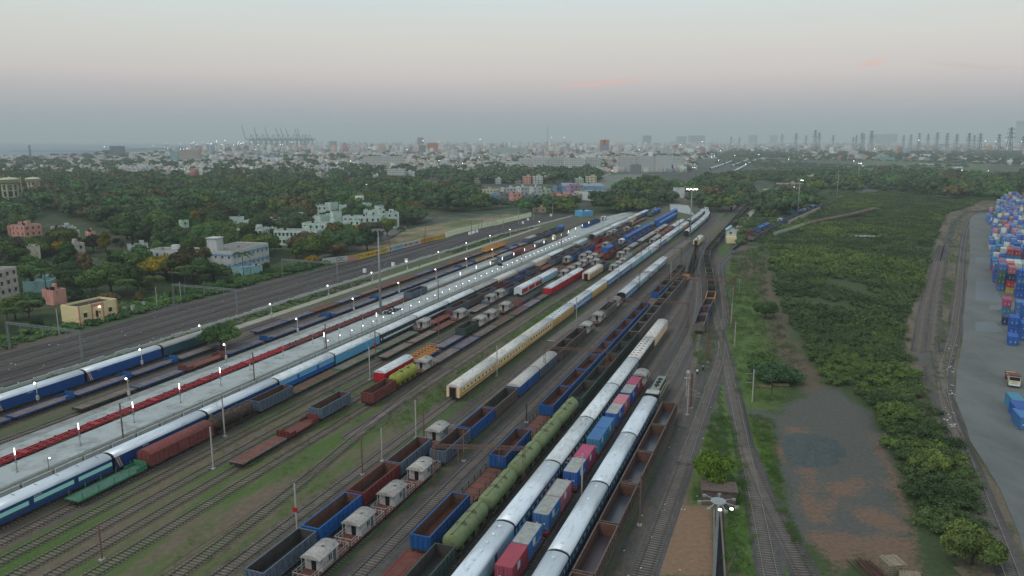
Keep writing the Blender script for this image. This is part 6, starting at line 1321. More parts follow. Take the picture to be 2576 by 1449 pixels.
# pointsman's cabin
x, y = V(*(2500*.67083+1300*.125, 640*.67083+1449*.125)); T = empty('cabin', (123.5, 431.5, 0), -.12); tag(T, 'two-storey cream cabin with blue gabled roof by the junction', 'cabin')
b = MB(); b.box(0, 5.2, 0, 5, 0, 7.4, 'b_white'); b.box(-.4, 5.0, -3.0, 0, 0, 3.6, 'h_cream'); b.build('wall', T)
b = MB(); b.face([(-.5, -.6, 7.3), (2.6, -.6, 9.6), (2.6, 5.6, 9.6), (-.5, 5.6, 7.3)], 'palecyan'); b.face([(5.7, -.6, 7.3), (2.6, -.6, 9.6), (2.6, 5.6, 9.6), (5.7, 5.6, 7.3)], 'skyblue'); b.face([(0, 0, 7.4), (5.2, 0, 7.4), (2.6, 0, 9.5)], 'b_white'); b.build('roof', T)
b = MB(); b.box(1.4, 2.6, -.05, .02, 5.0, 6.2, 'win', True); b.build('window', T)
x, y = V(1888, 499); T = empty('cabin', (x, y, 0), -.2); tag(T, 'small far cabin with blue gabled roof between the trees', 'cabin')
b = MB(); b.box(-3, 3, 0, 5, 0, 8, 'b_cream'); b.build('wall', T); b = MB(); b.face([(-3.6, -.6, 7.8), (0, -.6, 10.6), (0, 5.6, 10.6), (-3.6, 5.6, 7.8)], 'skyblue'); b.face([(3.6, -.6, 7.8), (0, -.6, 10.6), (0, 5.6, 10.6), (3.6, 5.6, 7.8)], 'skyblue'); b.face([(-3, 0, 8), (3, 0, 8), (0, 0, 10.4)], 'b_cream'); b.build('roof', T)
b = MB(); b.box(.2, 1.4, -.05, .02, 1, 6.5, 'win', True); b.build('doorway', T)
# ------------------------------------------------------------ vegetation
def leaf(name, c, var=.35, rnd=.3, hue=.045):
    return mat(name, c, rough=.85, var=var, scale=.55, rnd=rnd, spec=.12, hue=hue, detail=4)
LEAF = {'dark': leaf('leaf_dark', (68, 88, 58)), 'mid': leaf('leaf_mid', (76, 100, 58)), 'olive': leaf('leaf_olive', (86, 102, 54)), 'bright': leaf('leaf_bright', (96, 130, 48)), 'brown': leaf('leaf_brown', (92, 84, 58)), 'gold': leaf('leaf_gold', (128, 108, 38)),
        'grey': leaf('leaf_grey', (78, 76, 62)), 'palm': leaf('leaf_palm', (66, 84, 46)), 'scrub': leaf('leaf_scrub', (76, 94, 58), rnd=0), 'scrub2': leaf('leaf_scrub_light', (90, 110, 58), rnd=0), 'wood': leaf('leaf_wood', (72, 92, 64), rnd=0), 'weed': leaf('leaf_weed', (74, 104, 40), rnd=0), 'dry': leaf('leaf_dry', (120, 98, 62), rnd=0)}
def leaves(n, lobes, size, seed, flat=.0, fuzz=.26):
    """quads scattered over the shells of lobes [(cx,cy,cz,rx,ry,rz)]; returns verts (4n,3)"""
    r = np.random.RandomState(seed); L = np.array(lobes, dtype=float)
    w = (L[:, 3]*L[:, 4]+L[:, 3]*L[:, 5]); w /= w.sum(); idx = r.choice(len(L), n, p=w)
    d = r.normal(size=(n, 3)); d[:, 2] = np.abs(d[:, 2])*1.0-.35; d /= np.linalg.norm(d, axis=1)[:, None]
    rad = (1.04-fuzz)+fuzz*r.rand(n)+(.35*r.rand(n)**5 if fuzz > .3 else 0); c = L[idx, :3]+d*L[idx, 3:]*rad[:, None]
    nr = d+r.normal(size=(n, 3))*.55; nr[:, 2] += flat; nr /= np.linalg.norm(nr, axis=1)[:, None]
    t = np.cross(nr, r.normal(size=(n, 3))); t /= np.linalg.norm(t, axis=1)[:, None]; b = np.cross(nr, t)
    s = size*(.6+.8*r.rand(n))[:, None]; asp = (.5+.5*r.rand(n))[:, None]
    v = np.stack([c-t*s-b*s*asp, c+t*s-b*s*asp*.6, c+t*s*.8+b*s*asp, c-t*s*.7+b*s*asp], axis=1)
    return v.reshape(-1, 3)
def blob(lobes, k=.72):
    vs = []; fs = []
    for cx, cy, cz, rx, ry, rz in lobes:
        n = len(vs); seg, ring = 8, 4
        for j in range(ring+1):
            a = -pi/2+pi*j/ring
            for i in range(seg): b_ = 2*pi*i/seg; vs.append((cx+rx*k*cos(a)*cos(b_), cy+ry*k*cos(a)*sin(b_), cz+rz*k*sin(a)))
        for j in range(ring):
            for i in range(seg): fs.append((n+j*seg+i, n+j*seg+(i+1) % seg, n+(j+1)*seg+(i+1) % seg, n+(j+1)*seg+i))
    return np.array(vs), np.array(fs)
def crown_mesh(name, lobes, n, size, m, seed, core=True, flat=0.0):
    v = leaves(n, lobes, size, seed, flat); f = np.arange(len(v)).reshape(-1, 4)
    if core:
        bv, bf = blob(lobes); f = np.vstack([f, bf+len(v)]); v = np.vstack([v, bv])
    return np_mesh(name, v, f, m)
def lobes_for(kind, R, H, seed):
    r = random.Random(seed); out = []
    if kind == 'umbrella':
        n = 15
        for i in range(n):
            a = 2*pi*i*.618*3; d = R*sqrt((i+.3)/n)*.86; s = R*r.uniform(.26, .38)
            out.append((d*cos(a), d*sin(a), H-(d/R)**2*H*.48-s*.5, s, s, s*.8))
    elif kind == 'round':
        for i in range(12):
            a = 2*pi*r.random(); e = r.uniform(-.5, 1); d = R*.58*sqrt(1-e*e*.6); s = R*r.uniform(.3, .48)
            out.append((d*cos(a), d*sin(a), H*.62+e*H*.26, s, s, s*.85))
    elif kind == 'tall':
        for i in range(11):
            t = i/10; a = 2.4*i; d = R*(.55-.35*t); s = R*r.uniform(.34, .5)*(1.1-.4*t)
            out.append((d*cos(a), d*sin(a), H*(.36+.56*t), s, s, s))
    else:
        for i in range(7):
            a = 2*pi*r.random(); d = R*.6*r.random(); s = R*r.uniform(.35, .6); out.append((d*cos(a), d*sin(a), H*.45, s, s, H*.5))
    return out
def trunk_mesh(R, H, kind):
    b = MB(); h = H*(.62 if kind == 'umbrella' else .5)
    b.lathe([(.045*H, 0), (.032*H, h*.4), (.024*H, h)], 'trunk', 8)
    for i in range(5):
        a = 2*pi*i/5+.4; b.bar((0, 0, h*.5), (R*.5*cos(a), R*.5*sin(a), h*1.15), .018*H*1.6, 'trunk', sides=6)
    return b.mesh('trunk')
TP = {}
def tree_proto(kind, R, H, lf, n, size, seed):
    k = (kind, R, H, lf, n, seed)
    if k not in TP: TP[k] = (crown_mesh('crown', lobes_for(kind, R, H, seed), n, size, LEAF[lf], seed), trunk_mesh(R, H, kind))
    return TP[k]
def tree(x, y, proto, s, rz, label, group=None, name='tree'):
    T = empty(name, (x, y, 0), rz); T.scale = (s, s, s*random.uniform(.9, 1.1)); tag(T, label, 'tree', group); put('crown', proto[0], T); put('trunk', proto[1], T); return T
# --- palms
def palm_mesh(seed, m='palm'):
    r = random.Random(seed); v = []; f = []
    nf = 17
    for k in range(nf):
        a = 2*pi*k/nf+r.uniform(-.15, .15); up = r.uniform(.15, 1.0); L = r.uniform(3.0, 3.9)
        px, pz = 0, 0; pts = []
        for i in range(9):
            t = i/8; pts.append((L*t*cos(.2*up), up*L*.55*t-(1.15)*L*.55*t*t*(1.3-.4*up)))
        for i in range(8):
            (x0, z0), (x1, z1) = pts[i], pts[i+1]; w = .62*(1-abs(i/8-.35)*1.1)
            for s in (-1, 1):
                for q in range(2):
                    n = len(v); xa = x0+(x1-x0)*q/2; xb = xa+(x1-x0)*.34; za = z0+(z1-z0)*q/2
                    for (X, Y, Z) in ((xa, 0, za), (xb, 0, za), (xb+.25, s*w, za-.32*w-.1), (xa+.15, s*w, za-.32*w-.1)): v.append((X*cos(a)-Y*sin(a), X*sin(a)+Y*cos(a), Z))
                    f.append((n, n+1, n+2, n+3))
    return np_mesh('fronds', np.array(v), np.array(f), LEAF[m])
PALM = [palm_mesh(3), palm_mesh(4)]
tr = MB(); tr.lathe([(.22, 0), (.16, .3), (.13, 1)], 'trunk', 8); PTR = tr.mesh('trunk')
Z5 = lambda x, y, h=0: V(x*.25, 536.7+y*.25, h)
for i, (px, py, h) in enumerate([(170, 370, 11), (440, 560, 10), (590, 590, 9.5), (740, 580, 9.5), (235, 540, 10), (950, 640, 9), (1110, 430, 10), (1270, 670, 8), (1545, 640, 8), (1720, 480, 10), (1850, 540, 10), (2000, 530, 10.5), (2435, 400, 11), (60, 960, 8), (275, 890, 8), (30, 300, 12)]):
    x, y = Z5(px, py, h); T = empty('palm_tree', (x, y, 0), i*1.3); tag(T, ['coconut palm among the trees left of the main line'][0], 'palm tree', 'coconut palms left of the main line')
    s = 1.12+.03*(i % 7); CLEAR.append((x, y, 5.5)); FRONT.extend([(x-x/y*q_, y-q_, 6) for q_ in (9, 17)]); put('fronds', PALM[i % 2], T, (0, 0, h), 0, s); o = put('trunk', PTR, T); o.scale = (1, 1, h)
# --- single trees one can point at
def big(px, py, kind, R, H, lf, n, size, label, seed, h0=0, name='tree'):
    x, y = V(px, py, h0); return tree(x, y, tree_proto(kind, R, H, lf, n, size, seed), 1, seed, label, name=name)
big(557, 882, 'umbrella', 5.8, 7.6, 'mid', 5200, .17, 'dense green tree growing between the blue flats and the teal coach', 2)
big(1788, 1232, 'round', 3.7, 6.6, 'bright', 5200, .15, 'bright green round tree beside the brick hut', 3)
big(2445, 1420, 'round', 4.4, 5.0, 'olive', 5200, .16, 'yellow-green bushy tree at the bottom right corner', 4)
big(1925, 800, 'round', 4.6, 5.2, 'mid', 2600, .2, 'broad bush standing alone in the scrub above the path', 5)
big(1950, 960, 'umbrella', 6.0, 4.2, 'dark', 3200, .2, 'wide dark bush beside the stacked timber', 6)
big(1905, 930, 'bush', 5.0, 3.2, 'mid', 2600, .2, 'low green bush right of the pale pole', 9)
big(2262, 1062, 'umbrella', 4.6, 4.2, 'scrub2', 3600, .17, 'sprawling bright green bush leaning over the gravel lot', 7)
big(2335, 1190, 'umbrella', 3.8, 4.2, 'olive', 3600, .15, 'second bright green bush lower down the scrub edge', 8)
# --- the wood beyond the main line: individuals near, one mass behind
def in_poly(x, y, P_):
    c = False; j = len(P_)-1
    for i in range(len(P_)):
        if (P_[i][1] > y) != (P_[j][1] > y) and x < (P_[j][0]-P_[i][0])*(y-P_[i][1])/(P_[j][1]-P_[i][1])+P_[i][0]: c = not c
        j = i
    return c
WOODS = [([V(-160, 880), V(-160, 700), V(-160, 452), V(100, 447), V(300, 447), V(500, 460), V(700, 466), V(900, 470), V(1040, 474), V(1160, 478), V(1230, 492), V(1330, 505), V(1462, 522), V(1452, 538), V(1330, 542), V(1290, 522), V(1110, 540), V(1060, 566), V(1000, 590), V(935, 632), V(880, 655), V(760, 690), V(640, 712), V(560, 722), V(480, 745), V(400, 765), V(310, 775), V(260, 790), V(200, 815), V(60, 850)], 1.0),
         ([V(1470, 545), V(1500, 505), V(1560, 480), V(1660, 468), V(1700, 480), V(1695, 510), V(1640, 532), V(1560, 538)], 1.0),
         ([V(1745, 520), V(1740, 480), V(1790, 455), V(1880, 455), V(1880, 500), V(1850, 530), V(1800, 535)], .8),
         ([V(1895, 540), V(1888, 508), V(1935, 492), V(2010, 500), V(2015, 535), V(1960, 552)], .8),
         ([V(1950, 492), V(1945, 470), V(2010, 462), V(2060, 470), V(2060, 495), V(2000, 505)], .8),
         ([V(1900, 452), V(2200, 440), V(2640, 452), V(2640, 520), V(2480, 505), V(2360, 500), V(2200, 480), V(2130, 486), V(2040, 470)], .75)]

def nval(x, y): return sin(x*.043+1.3*sin(y*.021))+cos(y*.037+1.1*sin(x*.033))+.6*sin(x*.11+y*.09)
g_wood = ground_mat('wood_ground', (62, 74, 48), [((92, 84, 68), .03, (1, 1), .55, .62, 2), ((48, 62, 40), .09, (1, 1), .5, .6, 4)])
for w_ in WOODS[:4]: sheet('wood_ground', w_[0], g_wood, .01)
pts = []
for P_, dens in WOODS:
    xs = [p[0] for p in P_]; ys = [p[1] for p in P_]
    x = min(xs)
    step = 9.6
    while x < max(xs):
        y = min(ys)
        while y < max(ys):
            X = x+random.uniform(-3.6, 3.6); Y = y+random.uniform(-3.6, 3.6); y += step
            if not in_poly(X, Y, P_) or random.random() > dens: continue
            if any((X-cx)**2+(Y-cy)**2 < r*r for cx, cy, r in CLEAR): continue
            d = X*X+Y*Y; sm = any((X-cx)**2+(Y-cy)**2 < (r+5)**2 for cx, cy, r in FRONT)
            if random.random() < (.38 if d < 500**2 else .42 if d < 650**2 else .5): continue
            if abs(X/Y) > .78: continue
            if nval(X*.55, Y*.5) < -1.55 and d < 800**2: continue
            pts.append((d, X, Y, sm))
        x += step
pts.sort()
KINDS = []
for j, (lf, wgt) in enumerate([('dark', 6), ('mid', 7), ('olive', 3), ('brown', 1.6), ('gold', .5), ('grey', .9)]):
    for k, (kd, R_, H_) in enumerate([('umbrella', 9.6, 9.6), ('round', 6.6, 9.4), ('tall', 5.0, 11.0)]): KINDS.append((wgt*[1, 1.2, .6][k], kd, R_, H_, lf, 10+j*3+k))
tw = sum(k[0] for k in KINDS)
TN = {'dark': 'dark green', 'mid': 'green', 'olive': 'olive green', 'brown': 'brownish', 'gold': 'yellow-flowering', 'grey': 'greyish'}
KW = {'umbrella': 'wide flat-crowned', 'round': 'round-crowned', 'tall': 'narrow upright'}
NT = 285
for i, (d, X, Y, sm) in enumerate(pts[:NT]):
    r = random.random()*tw
    for k in KINDS:
        r -= k[0]
        if r <= 0: break
    s = random.uniform(.30, .45) if sm else random.choice([random.uniform(.55, .85), random.uniform(.8, 1.15), random.uniform(1.1, 1.45)])
    tree(X, Y, tree_proto(k[1], k[2], k[3], k[4], 3200, .29, k[5]), s, random.random()*6.3, '%s %s tree in the wood left of the main line' % (KW[k[1]], TN[k[4]]), 'trees in the wood left of the main line')
# the rest of the wood as one mass, in four tints
def mass(name, P_, lf, n, size, lobesf, seed, sc=(.7, 1.15), zoff=0, label=None, core=True):
    protos = []
    for q in range(5):
        lb = lobesf(seed+q); v = leaves(n, lb, size, seed+q, 0, .85 if 'scrub' in name else .26)
        if core:
            bv, bf = blob(lb, .45 if 'scrub' in name else .72); f = np.vstack([np.arange(len(v)).reshape(-1, 4), bf+len(v)]); v = np.vstack([v, bv])
        else: f = np.arange(len(v)).reshape(-1, 4)
        protos.append((v, f))
    V_ = []; F_ = []; off = 0; r = np.random.RandomState(seed)
    for (X, Y, s0) in P_:
        v, f = protos[r.randint(5)]; a = r.rand()*6.3; s = s0*(sc[0]+(sc[1]-sc[0])*r.rand()); c_, s_ = cos(a)*s, sin(a)*s
        w = np.empty_like(v); w[:, 0] = v[:, 0]*c_-v[:, 1]*s_+X; w[:, 1] = v[:, 0]*s_+v[:, 1]*c_+Y; w[:, 2] = v[:, 2]*s+zoff
        V_.append(w); F_.append(f+off); off += len(v)
    if not V_: return
    o = put(name, np_mesh(name, np.vstack(V_), np.vstack(F_), LEAF[lf])); tag(o, kind='stuff', label=label, cat=name); return o
rest = pts[NT:]; print('trees', len(pts))
rr = random.Random(5); sp = {'wood': [], 'dark': [], 'olive': [], 'brown': [], 'mid': []}
for d, X, Y, sm in rest: sp[rr.choices(['wood', 'dark', 'olive', 'brown', 'mid'], [4, 4, 1.6, 1.2, 3])[0]].append((X, Y, .4 if sm else rr.choice([.75, 1, 1.45])))
for q, (lf, pp) in enumerate(sp.items()):
    mass('woodland', pp, lf, 380, .62, lambda sd: lobes_for('umbrella' if sd % 2 else 'round', 9.4 if sd % 2 else 7.0, 9.4, sd), 50+q*9, label='mass of %s trees beyond the main line' % lf, core=True)
# scrub on the right: thickets of low feathery bushes
SCR = [V(1925, 560), V(2040, 520), V(2150, 490), V(2230, 482), V(2330, 490), V(2380, 508), V(2470, 500), V(2440, 520), V(2375, 540), V(2352, 600), V(2330, 680), V(2300, 760), V(2262, 820), V(2270, 880), V(2300, 960), V(2360, 1060), V(2420, 1160), V(2470, 1260), V(2500, 1330), V(2400, 1400), V(2330, 1330), V(2290, 1230), V(2255, 1120), V(2215, 1045), V(2150, 985), V(2080, 965), V(2050, 900), V(1975, 780), V(1940, 700), V(1945, 640), V(1900, 600)]
pp1 = []; pp2 = []; rs = random.Random(9)
xs = [p[0] for p in SCR]; ys = [p[1] for p in SCR]
OPEN = [(V(2120, 715), 7), (V(2165, 735), 5), (V(2350, 850), 4), (V(2170, 595), 9)]
x = min(xs)
while x < max(xs):
    y = min(ys)
    while y < max(ys):
        X = x+rs.uniform(-1.3, 1.3); Y = y+rs.uniform(-1.5, 1.5); y += 2.7
        if not in_poly(X, Y, SCR): continue
        if any((X-c[0])**2+((Y-c[1])*.5)**2 < r_*r_ for c, r_ in OPEN): continue
        nv = nval(X, Y)
        if nv < -2.15 or rs.random() < .07: continue
        if Y > 330 and rs.random() < .35: continue
        (pp1 if nv+rs.uniform(-.8, .8) < .75 else pp2).append((X, Y, 1.0+.12*nv+(.25 if Y < 150 else 0)))
    x += 3.1
print('scrub', len(pp1), len(pp2))
near1 = [p for p in pp1 if p[1] < 230]; far1 = [p for p in pp1 if p[1] >= 230]; near2 = [p for p in pp2 if p[1] < 230]; far2 = [p for p in pp2 if p[1] >= 230]
bl_ = lambda sd: [(random.Random(sd*31+i).uniform(-1.7, 1.7), random.Random(sd*17+i).uniform(-1.7, 1.7), random.Random(sd+i).uniform(.5, 1.5), *(lambda q: (q, q*.8, q*.75))(random.Random(sd*7+i).uniform(.6, 1.3))) for i in range(9)]
mass('scrub_bushes', near1, 'scrub', 900, .10, bl_, 200, label='thicket of dark feathery bushes near the tracks'); mass('scrub_bushes', near2, 'scrub2', 900, .10, bl_, 210, label='lighter bushes of the near thicket')
mass('scrub_bushes', far1, 'scrub', 200, .26, bl_, 220, label='thicket of dark bushes farther off'); mass('scrub_bushes', far2, 'scrub2', 200, .26, bl_, 230, label='lighter bushes farther off')
# undergrowth along the main line, weeds between the tracks, grass verges
def strip_pts(u0, u1, v0, v1, n, seed, s=(.5, 1.1)):
    r = random.Random(seed); return [UV(r.uniform(u0, u1), r.uniform(v0, v1))[:2]+(r.uniform(*s),) for _ in range(n)]
ug = strip_pts(100, 330, -218, -206.5, 520, 1, (.4, .9))+strip_pts(185, 300, -222, -207, 300, 11, (.5, 1.0))
mass('undergrowth', ug, 'mid', 130, .18, bl_, 240, label='low green undergrowth beside the main line')
gs = strip_pts(60, 480, -170.6, -165.4, 900, 2, (.16, .5))
gs = [g_ for g_ in gs if nval(g_[0]*.8, g_[1]*.8) > -.9]
mass('verge_bushes', gs, 'mid', 130, .16, bl_, 250, label='green growth between the low wall and the path')
def green_ok(X, Y): return nval(X*2.3, Y*2.1) > .1
wp = [w for w in strip_pts(50, 185, -103, -64, 5200, 3, (.06, .26)) if green_ok(w[0], w[1])]+[w for w in strip_pts(125, 300, -79.5, -72, 1100, 4, (.15, .42))]+[w for w in strip_pts(230, 440, -56, -48, 500, 6, (.1, .25)) if green_ok(w[0], w[1])]+[w for w in strip_pts(60, 300, -60, -14, 2600, 16, (.05, .17)) if green_ok(w[0], w[1])]+[w for w in strip_pts(100, 420, -164, -101, 1500, 17, (.05, .2)) if green_ok(w[0], w[1]) and not (-141 < inv(w[0], w[1])[1] < -119)]
mass('weeds', wp, 'weed', 70, .12, bl_, 260, label='green weeds between the rails', core=False)
wq = [w for w in strip_pts(60, 300, -20.5, -17.5, 200, 7, (.1, .28))]+[w for w in strip_pts(60, 150, -60.5, -59.8, 50, 8, (.1, .2))]
W2 = [Wz(100, 600), Wz(170, 540), Wz(330, 560), Wz(360, 700), Wz(300, 900), Wz(250, 1000), Wz(120, 1000)]
for P_, n_, lf in ((W2, 260, 'weed'), ([V(1740, 1260), V(1760, 1160), V(1790, 1050), V(1840, 1050), V(1880, 1200), V(1900, 1449), V(1835, 1449), V(1820, 1270)], 700, 'weed'), ([V(1880, 1040), V(1950, 1060), V(1960, 1200), V(1990, 1300), V(2040, 1449), V(2000, 1380), V(1925, 1190)], 420, 'weed'),
                    ([V(1840, 640), V(1920, 620), V(1930, 760), V(2040, 960), V(1960, 1030), V(1860, 1000), V(1835, 860), V(1825, 740)], 1500, 'scrub'), ([V(2390, 560), V(2420, 540), V(2395, 800), V(2385, 960), V(2340, 1000), V(2360, 760)], 500, 'weed')):
    r = random.Random(len(P_)+n_); x0, x1 = min(p[0] for p in P_), max(p[0] for p in P_); y0, y1 = min(p[1] for p in P_), max(p[1] for p in P_); c = 0; acc = []
    while c < n_:
        X, Y = r.uniform(x0, x1), r.uniform(y0, y1)
        if in_poly(X, Y, P_): acc.append((X, Y, r.uniform(.1, .42 if lf == 'weed' else .75))); c += 1
    mass('grass_tufts' if lf == 'weed' else 'ground_cover', acc, lf, 90, .13, bl_, 300+n_, label='tufts of grass and weeds beside the right-hand tracks', core=False)
mass('weeds', wq, 'weed', 70, .12, bl_, 270, label='weeds beside the rightmost straight track', core=False)
# litter
r = random.Random(4); lt = MB()
for _ in range(170):
    k = r.random()
    if k < .45: x, y, _z = UV(r.uniform(90, 320), r.uniform(-205, -176))
    elif k < .75: x, y = R8z(r.uniform(230, 300), r.uniform(100, 1300)); x += r.uniform(-1.5, .5)
    else: x, y, _z = UV(r.uniform(70, 200), r.uniform(-20, -11))
    s = r.uniform(.05, .3)*(.45 if k >= .75 else 1); a = r.random()*3
    lt.bar((x-s*cos(a), y-s*sin(a), .15), (x+s*cos(a), y+s*sin(a), .2), s, 'whitestripe', .05)
tag(lt.build('litter'), kind='stuff')
# ------------------------------------------------------------ the city
def city_mat():
    m = bpy.data.materials.new('city_walls'); m.use_nodes = True; t = m.node_tree; t.nodes.clear()
    out = N(t, 'ShaderNodeOutputMaterial'); b = N(t, 'ShaderNodeBsdfPrincipled', i_Roughness=.85); t.links.new(b.outputs[0], out.inputs[0]); b.inputs['Specular IOR Level'].default_value = .2
    at = N(t, 'ShaderNodeAttribute', attribute_name='paint'); g = N(t, 'ShaderNodeNewGeometry'); s = N(t, 'ShaderNodeSeparateXYZ'); t.links.new(g.outputs['Position'], s.inputs[0]); sn = N(t, 'ShaderNodeSeparateXYZ'); t.links.new(g.outputs['Normal'], sn.inputs[0])
    fz = math_(t, 'FRACT', math_(t, 'DIVIDE', s.outputs[2], 3.2)); wz = math_(t, 'MULTIPLY', math_(t, 'GREATER_THAN', fz, .4), math_(t, 'LESS_THAN', fz, .75))
    hx = math_(t, 'ADD', math_(t, 'MULTIPLY', s.outputs[0], .93), math_(t, 'MULTIPLY', s.outputs[1], .37)); fx = math_(t, 'FRACT', math_(t, 'DIVIDE', hx, 3.4)); wx = math_(t, 'MULTIPLY', math_(t, 'GREATER_THAN', fx, .35), math_(t, 'LESS_THAN', fx, .68))
    up = math_(t, 'LESS_THAN', sn.outputs[2], .5); f = math_(t, 'MULTIPLY', math_(t, 'MULTIPLY', wz, wx), math_(t, 'MULTIPLY', up, .75))
    t.links.new(mixc(t, f, at.outputs['Color'], (.05, .055, .06)), b.inputs['Base Color']); return m
CM = city_mat()
DS = lambda c: tuple(int(v_*.62+.38*sum(c)/3) for v_ in c)
PAL = [(196, 198, 194)]*9+[(196, 188, 160)]*5+[(178, 170, 158)]*7+[(206, 158, 140)]*2+[(180, 200, 176)]*2+[(150, 146, 140)]*3+[(140, 178, 176), (112, 146, 176), (196, 132, 84), (134, 136, 134), (150, 146, 140), (134, 136, 134), (172, 140, 168), (164, 140, 116), (164, 140, 116), (90, 84, 80), (186, 92, 76)]
rc = random.Random(21); cand = []
def az_r(r, a): return r*sin(a), r*cos(a)
RAILX = lambda Y: 0.0
def ok_city(x, y):
    px = 1288+F*x/(y*cos(TH)+CAMH*sin(TH)); dz = CAMH
    k = (-dz*cos(TH)+y*sin(TH))/(y*cos(TH)+dz*sin(TH)); py = 724.5-F*k
    if px < -120 or px > 2700: return None
    if px < 450 and py > 396 + 42*min(1, max(0, px)/450): 
        if py > 440: return None
    if py > 462: return None
    if px < 1500:
        if py > (440 if px < 500 else 452 if px < 1100 else 480): return None
        # sea
        sea = [(-200, 397), (0, 396), (180, 394), (300, 391), (420, 380), (560, 369), (640, 362), (660, 357)]
        for (x0, y0), (x1, y1) in zip(sea[:-1], sea[1:]):
            if x0 <= px < x1 and py < y0+(y1-y0)*(px-x0)/(x1-x0)+1.2: return None
    elif px < 1860:
        if 1500 <= px < 1790 and py > 434: return None
        if px >= 1740 and py > 392+ (1860-px)*.1: return None
        if px > 1700 and abs(px-(1740+(450-py)*1.9)) < 40: return None
    else:
        if py > 402 + 14*max(0, (px-2300)/276): return None
    return px, py
def dens(x, y): return .55+.35*sin(x*.0061+2*sin(y*.0033))+.3*sin(y*.0087+x*.004)
sea_px = [(-400, 397), (0, 396), (180, 394), (300, 391), (420, 380), (560, 369), (640, 362), (668, 356.5)]
bpy.data.objects.remove(bpy.data.objects['sea'])
far = V(668, 355.6)
sheet('sea', [V(x, y) for x, y in sea_px]+[(-4200, 13000), (-13000, 13000), (-13000, 2300)], m_sea, .5)
used = set(); N_I = 0; rest = []; trees_c = []
r0 = 900.0; target = 12500
for _ in range(90000):
    # sample uniformly in log distance: even coverage of the picture
    r_ = 950*math.exp(rc.random()*2.56); a = rc.uniform(-.72, .72); x, y = az_r(r_, a)
    q = ok_city(x, y)
    if not q: continue
    cell = 14 if r_ < 2500 else 21 if r_ < 4500 else 34
    k = (int(x/cell), int(y/cell), cell)
    if k in used: continue
    if any((x-cx)**2+(y-cy)**2 < (rr_+6)**2 for cx, cy, rr_ in CLEAR): continue
    used.add(k); x = (k[0]+.5)*cell+rc.uniform(-2, 2); y = (k[1]+.5)*cell+rc.uniform(-2, 2)
    dn = dens(x, y)
    if (q[1] > 442 and rc.random() < .6) or rc.random() < .11+.4*max(0, .4-dn) or (q[0] > 1860 and q[1] > 385 and rc.random() < .35): trees_c.append((x, y, rc.uniform(.7, 1.3))); continue
    if rc.random() > dn+(.45 if q[0] < 1500 else .2): continue
    w = rc.uniform(7, 14)*(1 if cell < 20 else 1.4 if cell < 30 else 2.1); d = rc.uniform(7, 14)*(1 if cell < 20 else 1.4 if cell < 30 else 2.1); h = rc.choice([3.4, 6.5, 6.5, 7, 9.8, 10, 10, 13])*rc.uniform(.9, 1.1)
    if rc.random() < .02: h *= 2.0
    if r_ > 3000 and rc.random() < .07: h = rc.uniform(18, 40)
    if q[1] > 415: h = min(h, 10.5)
    if q[0] < 460: h = min(h, 8.0)
    if q[0] > 1860: h *= .8
    if q[0] < 900 and r_ < 1700: w *= .8; d *= .8
    rest.append((x*x+y*y, x, y, w, d, h, .12+rc.uniform(-.12, .12)+(.35 if x > 600 else 0), rc.choice(PAL)))
rest.sort(key=lambda q: q[0]); print('city', len(rest), 'trees', len(trees_c))
CNAME = {}
PN = {(196, 198, 194): ('b_white', 'white'), (196, 188, 160): ('b_cream', 'cream'), (178, 170, 158): ('b_old', 'weathered pale'), (206, 158, 140): ('b_pink', 'pink'), (180, 200, 176): ('b_green', 'pale green'), (140, 178, 176): ('b_cyan', 'turquoise'), (112, 146, 176): ('b_blue', 'blue'), (196, 132, 84): ('b_orange', 'orange'), (134, 136, 134): ('b_grey', 'grey'), (150, 146, 140): ('b_grey', 'grey'), (172, 140, 168): ('b_mauve', 'mauve'), (164, 140, 116): ('b_tan', 'tan'), (90, 84, 80): ('b_tan', 'tan'), (186, 92, 76): ('b_orange', 'orange')}
NH = 235; CB = {}
for d_, x, y, w, d, h, a, c in rest[:NH]:
    m, cn = PN[c]; n = max(1, round(h/3.2)); k = (m, n)
    if k not in CB:
        H_ = n*3.2; b = MB(); b.box(-.5, .5, -.5, .5, 0, H_, m); r_ = MB(); r_.box(-.47, .47, -.47, .47, H_, H_+.03, 'rooftop')
        for q in ((-.5, .5, -.5, -.47), (-.5, .5, .47, .5), (-.5, -.47, -.47, .47), (.47, .5, -.47, .47)): r_.box(*q, H_, H_+.8, m)
        r_.box(.05, .4, .05, .4, H_, H_+2.5, m); r_.box(-.35, -.2, -.2, -.05, H_, H_+1.4, 'black')
        wm = MB()
        for j in range(n):
            for i in range(3):
                p = -.36+i*.36; wm.box(p-.07, p+.07, -.51, -.49, j*3.2+1.1, j*3.2+2.4, 'win', True); wm.box(-.51, -.49, p-.07, p+.07, j*3.2+1.1, j*3.2+2.4, 'win', True); wm.box(.49, .51, p-.07, p+.07, j*3.2+1.1, j*3.2+2.4, 'win', True)
        CB[k] = (b.mesh('wall'), r_.mesh('roof'), wm.mesh('windows'))
    T = empty('house', (x, y, 0), a); T.scale = (w, d, 1); tag(T, '%s flat-roofed house of %s in the crowded city beyond the trees' % (cn, 'one storey' if n == 1 else '%s storeys' % ['', '', 'two', 'three', 'four', 'five', 'six', 'seven', 'eight', 'nine'][min(n, 9)]), 'house', 'houses of the city beyond the trees')
    put('wall', CB[k][0], T); put('roof', CB[k][1], T); put('windows', CB[k][2], T)
vs = []; fs = []; cols = []
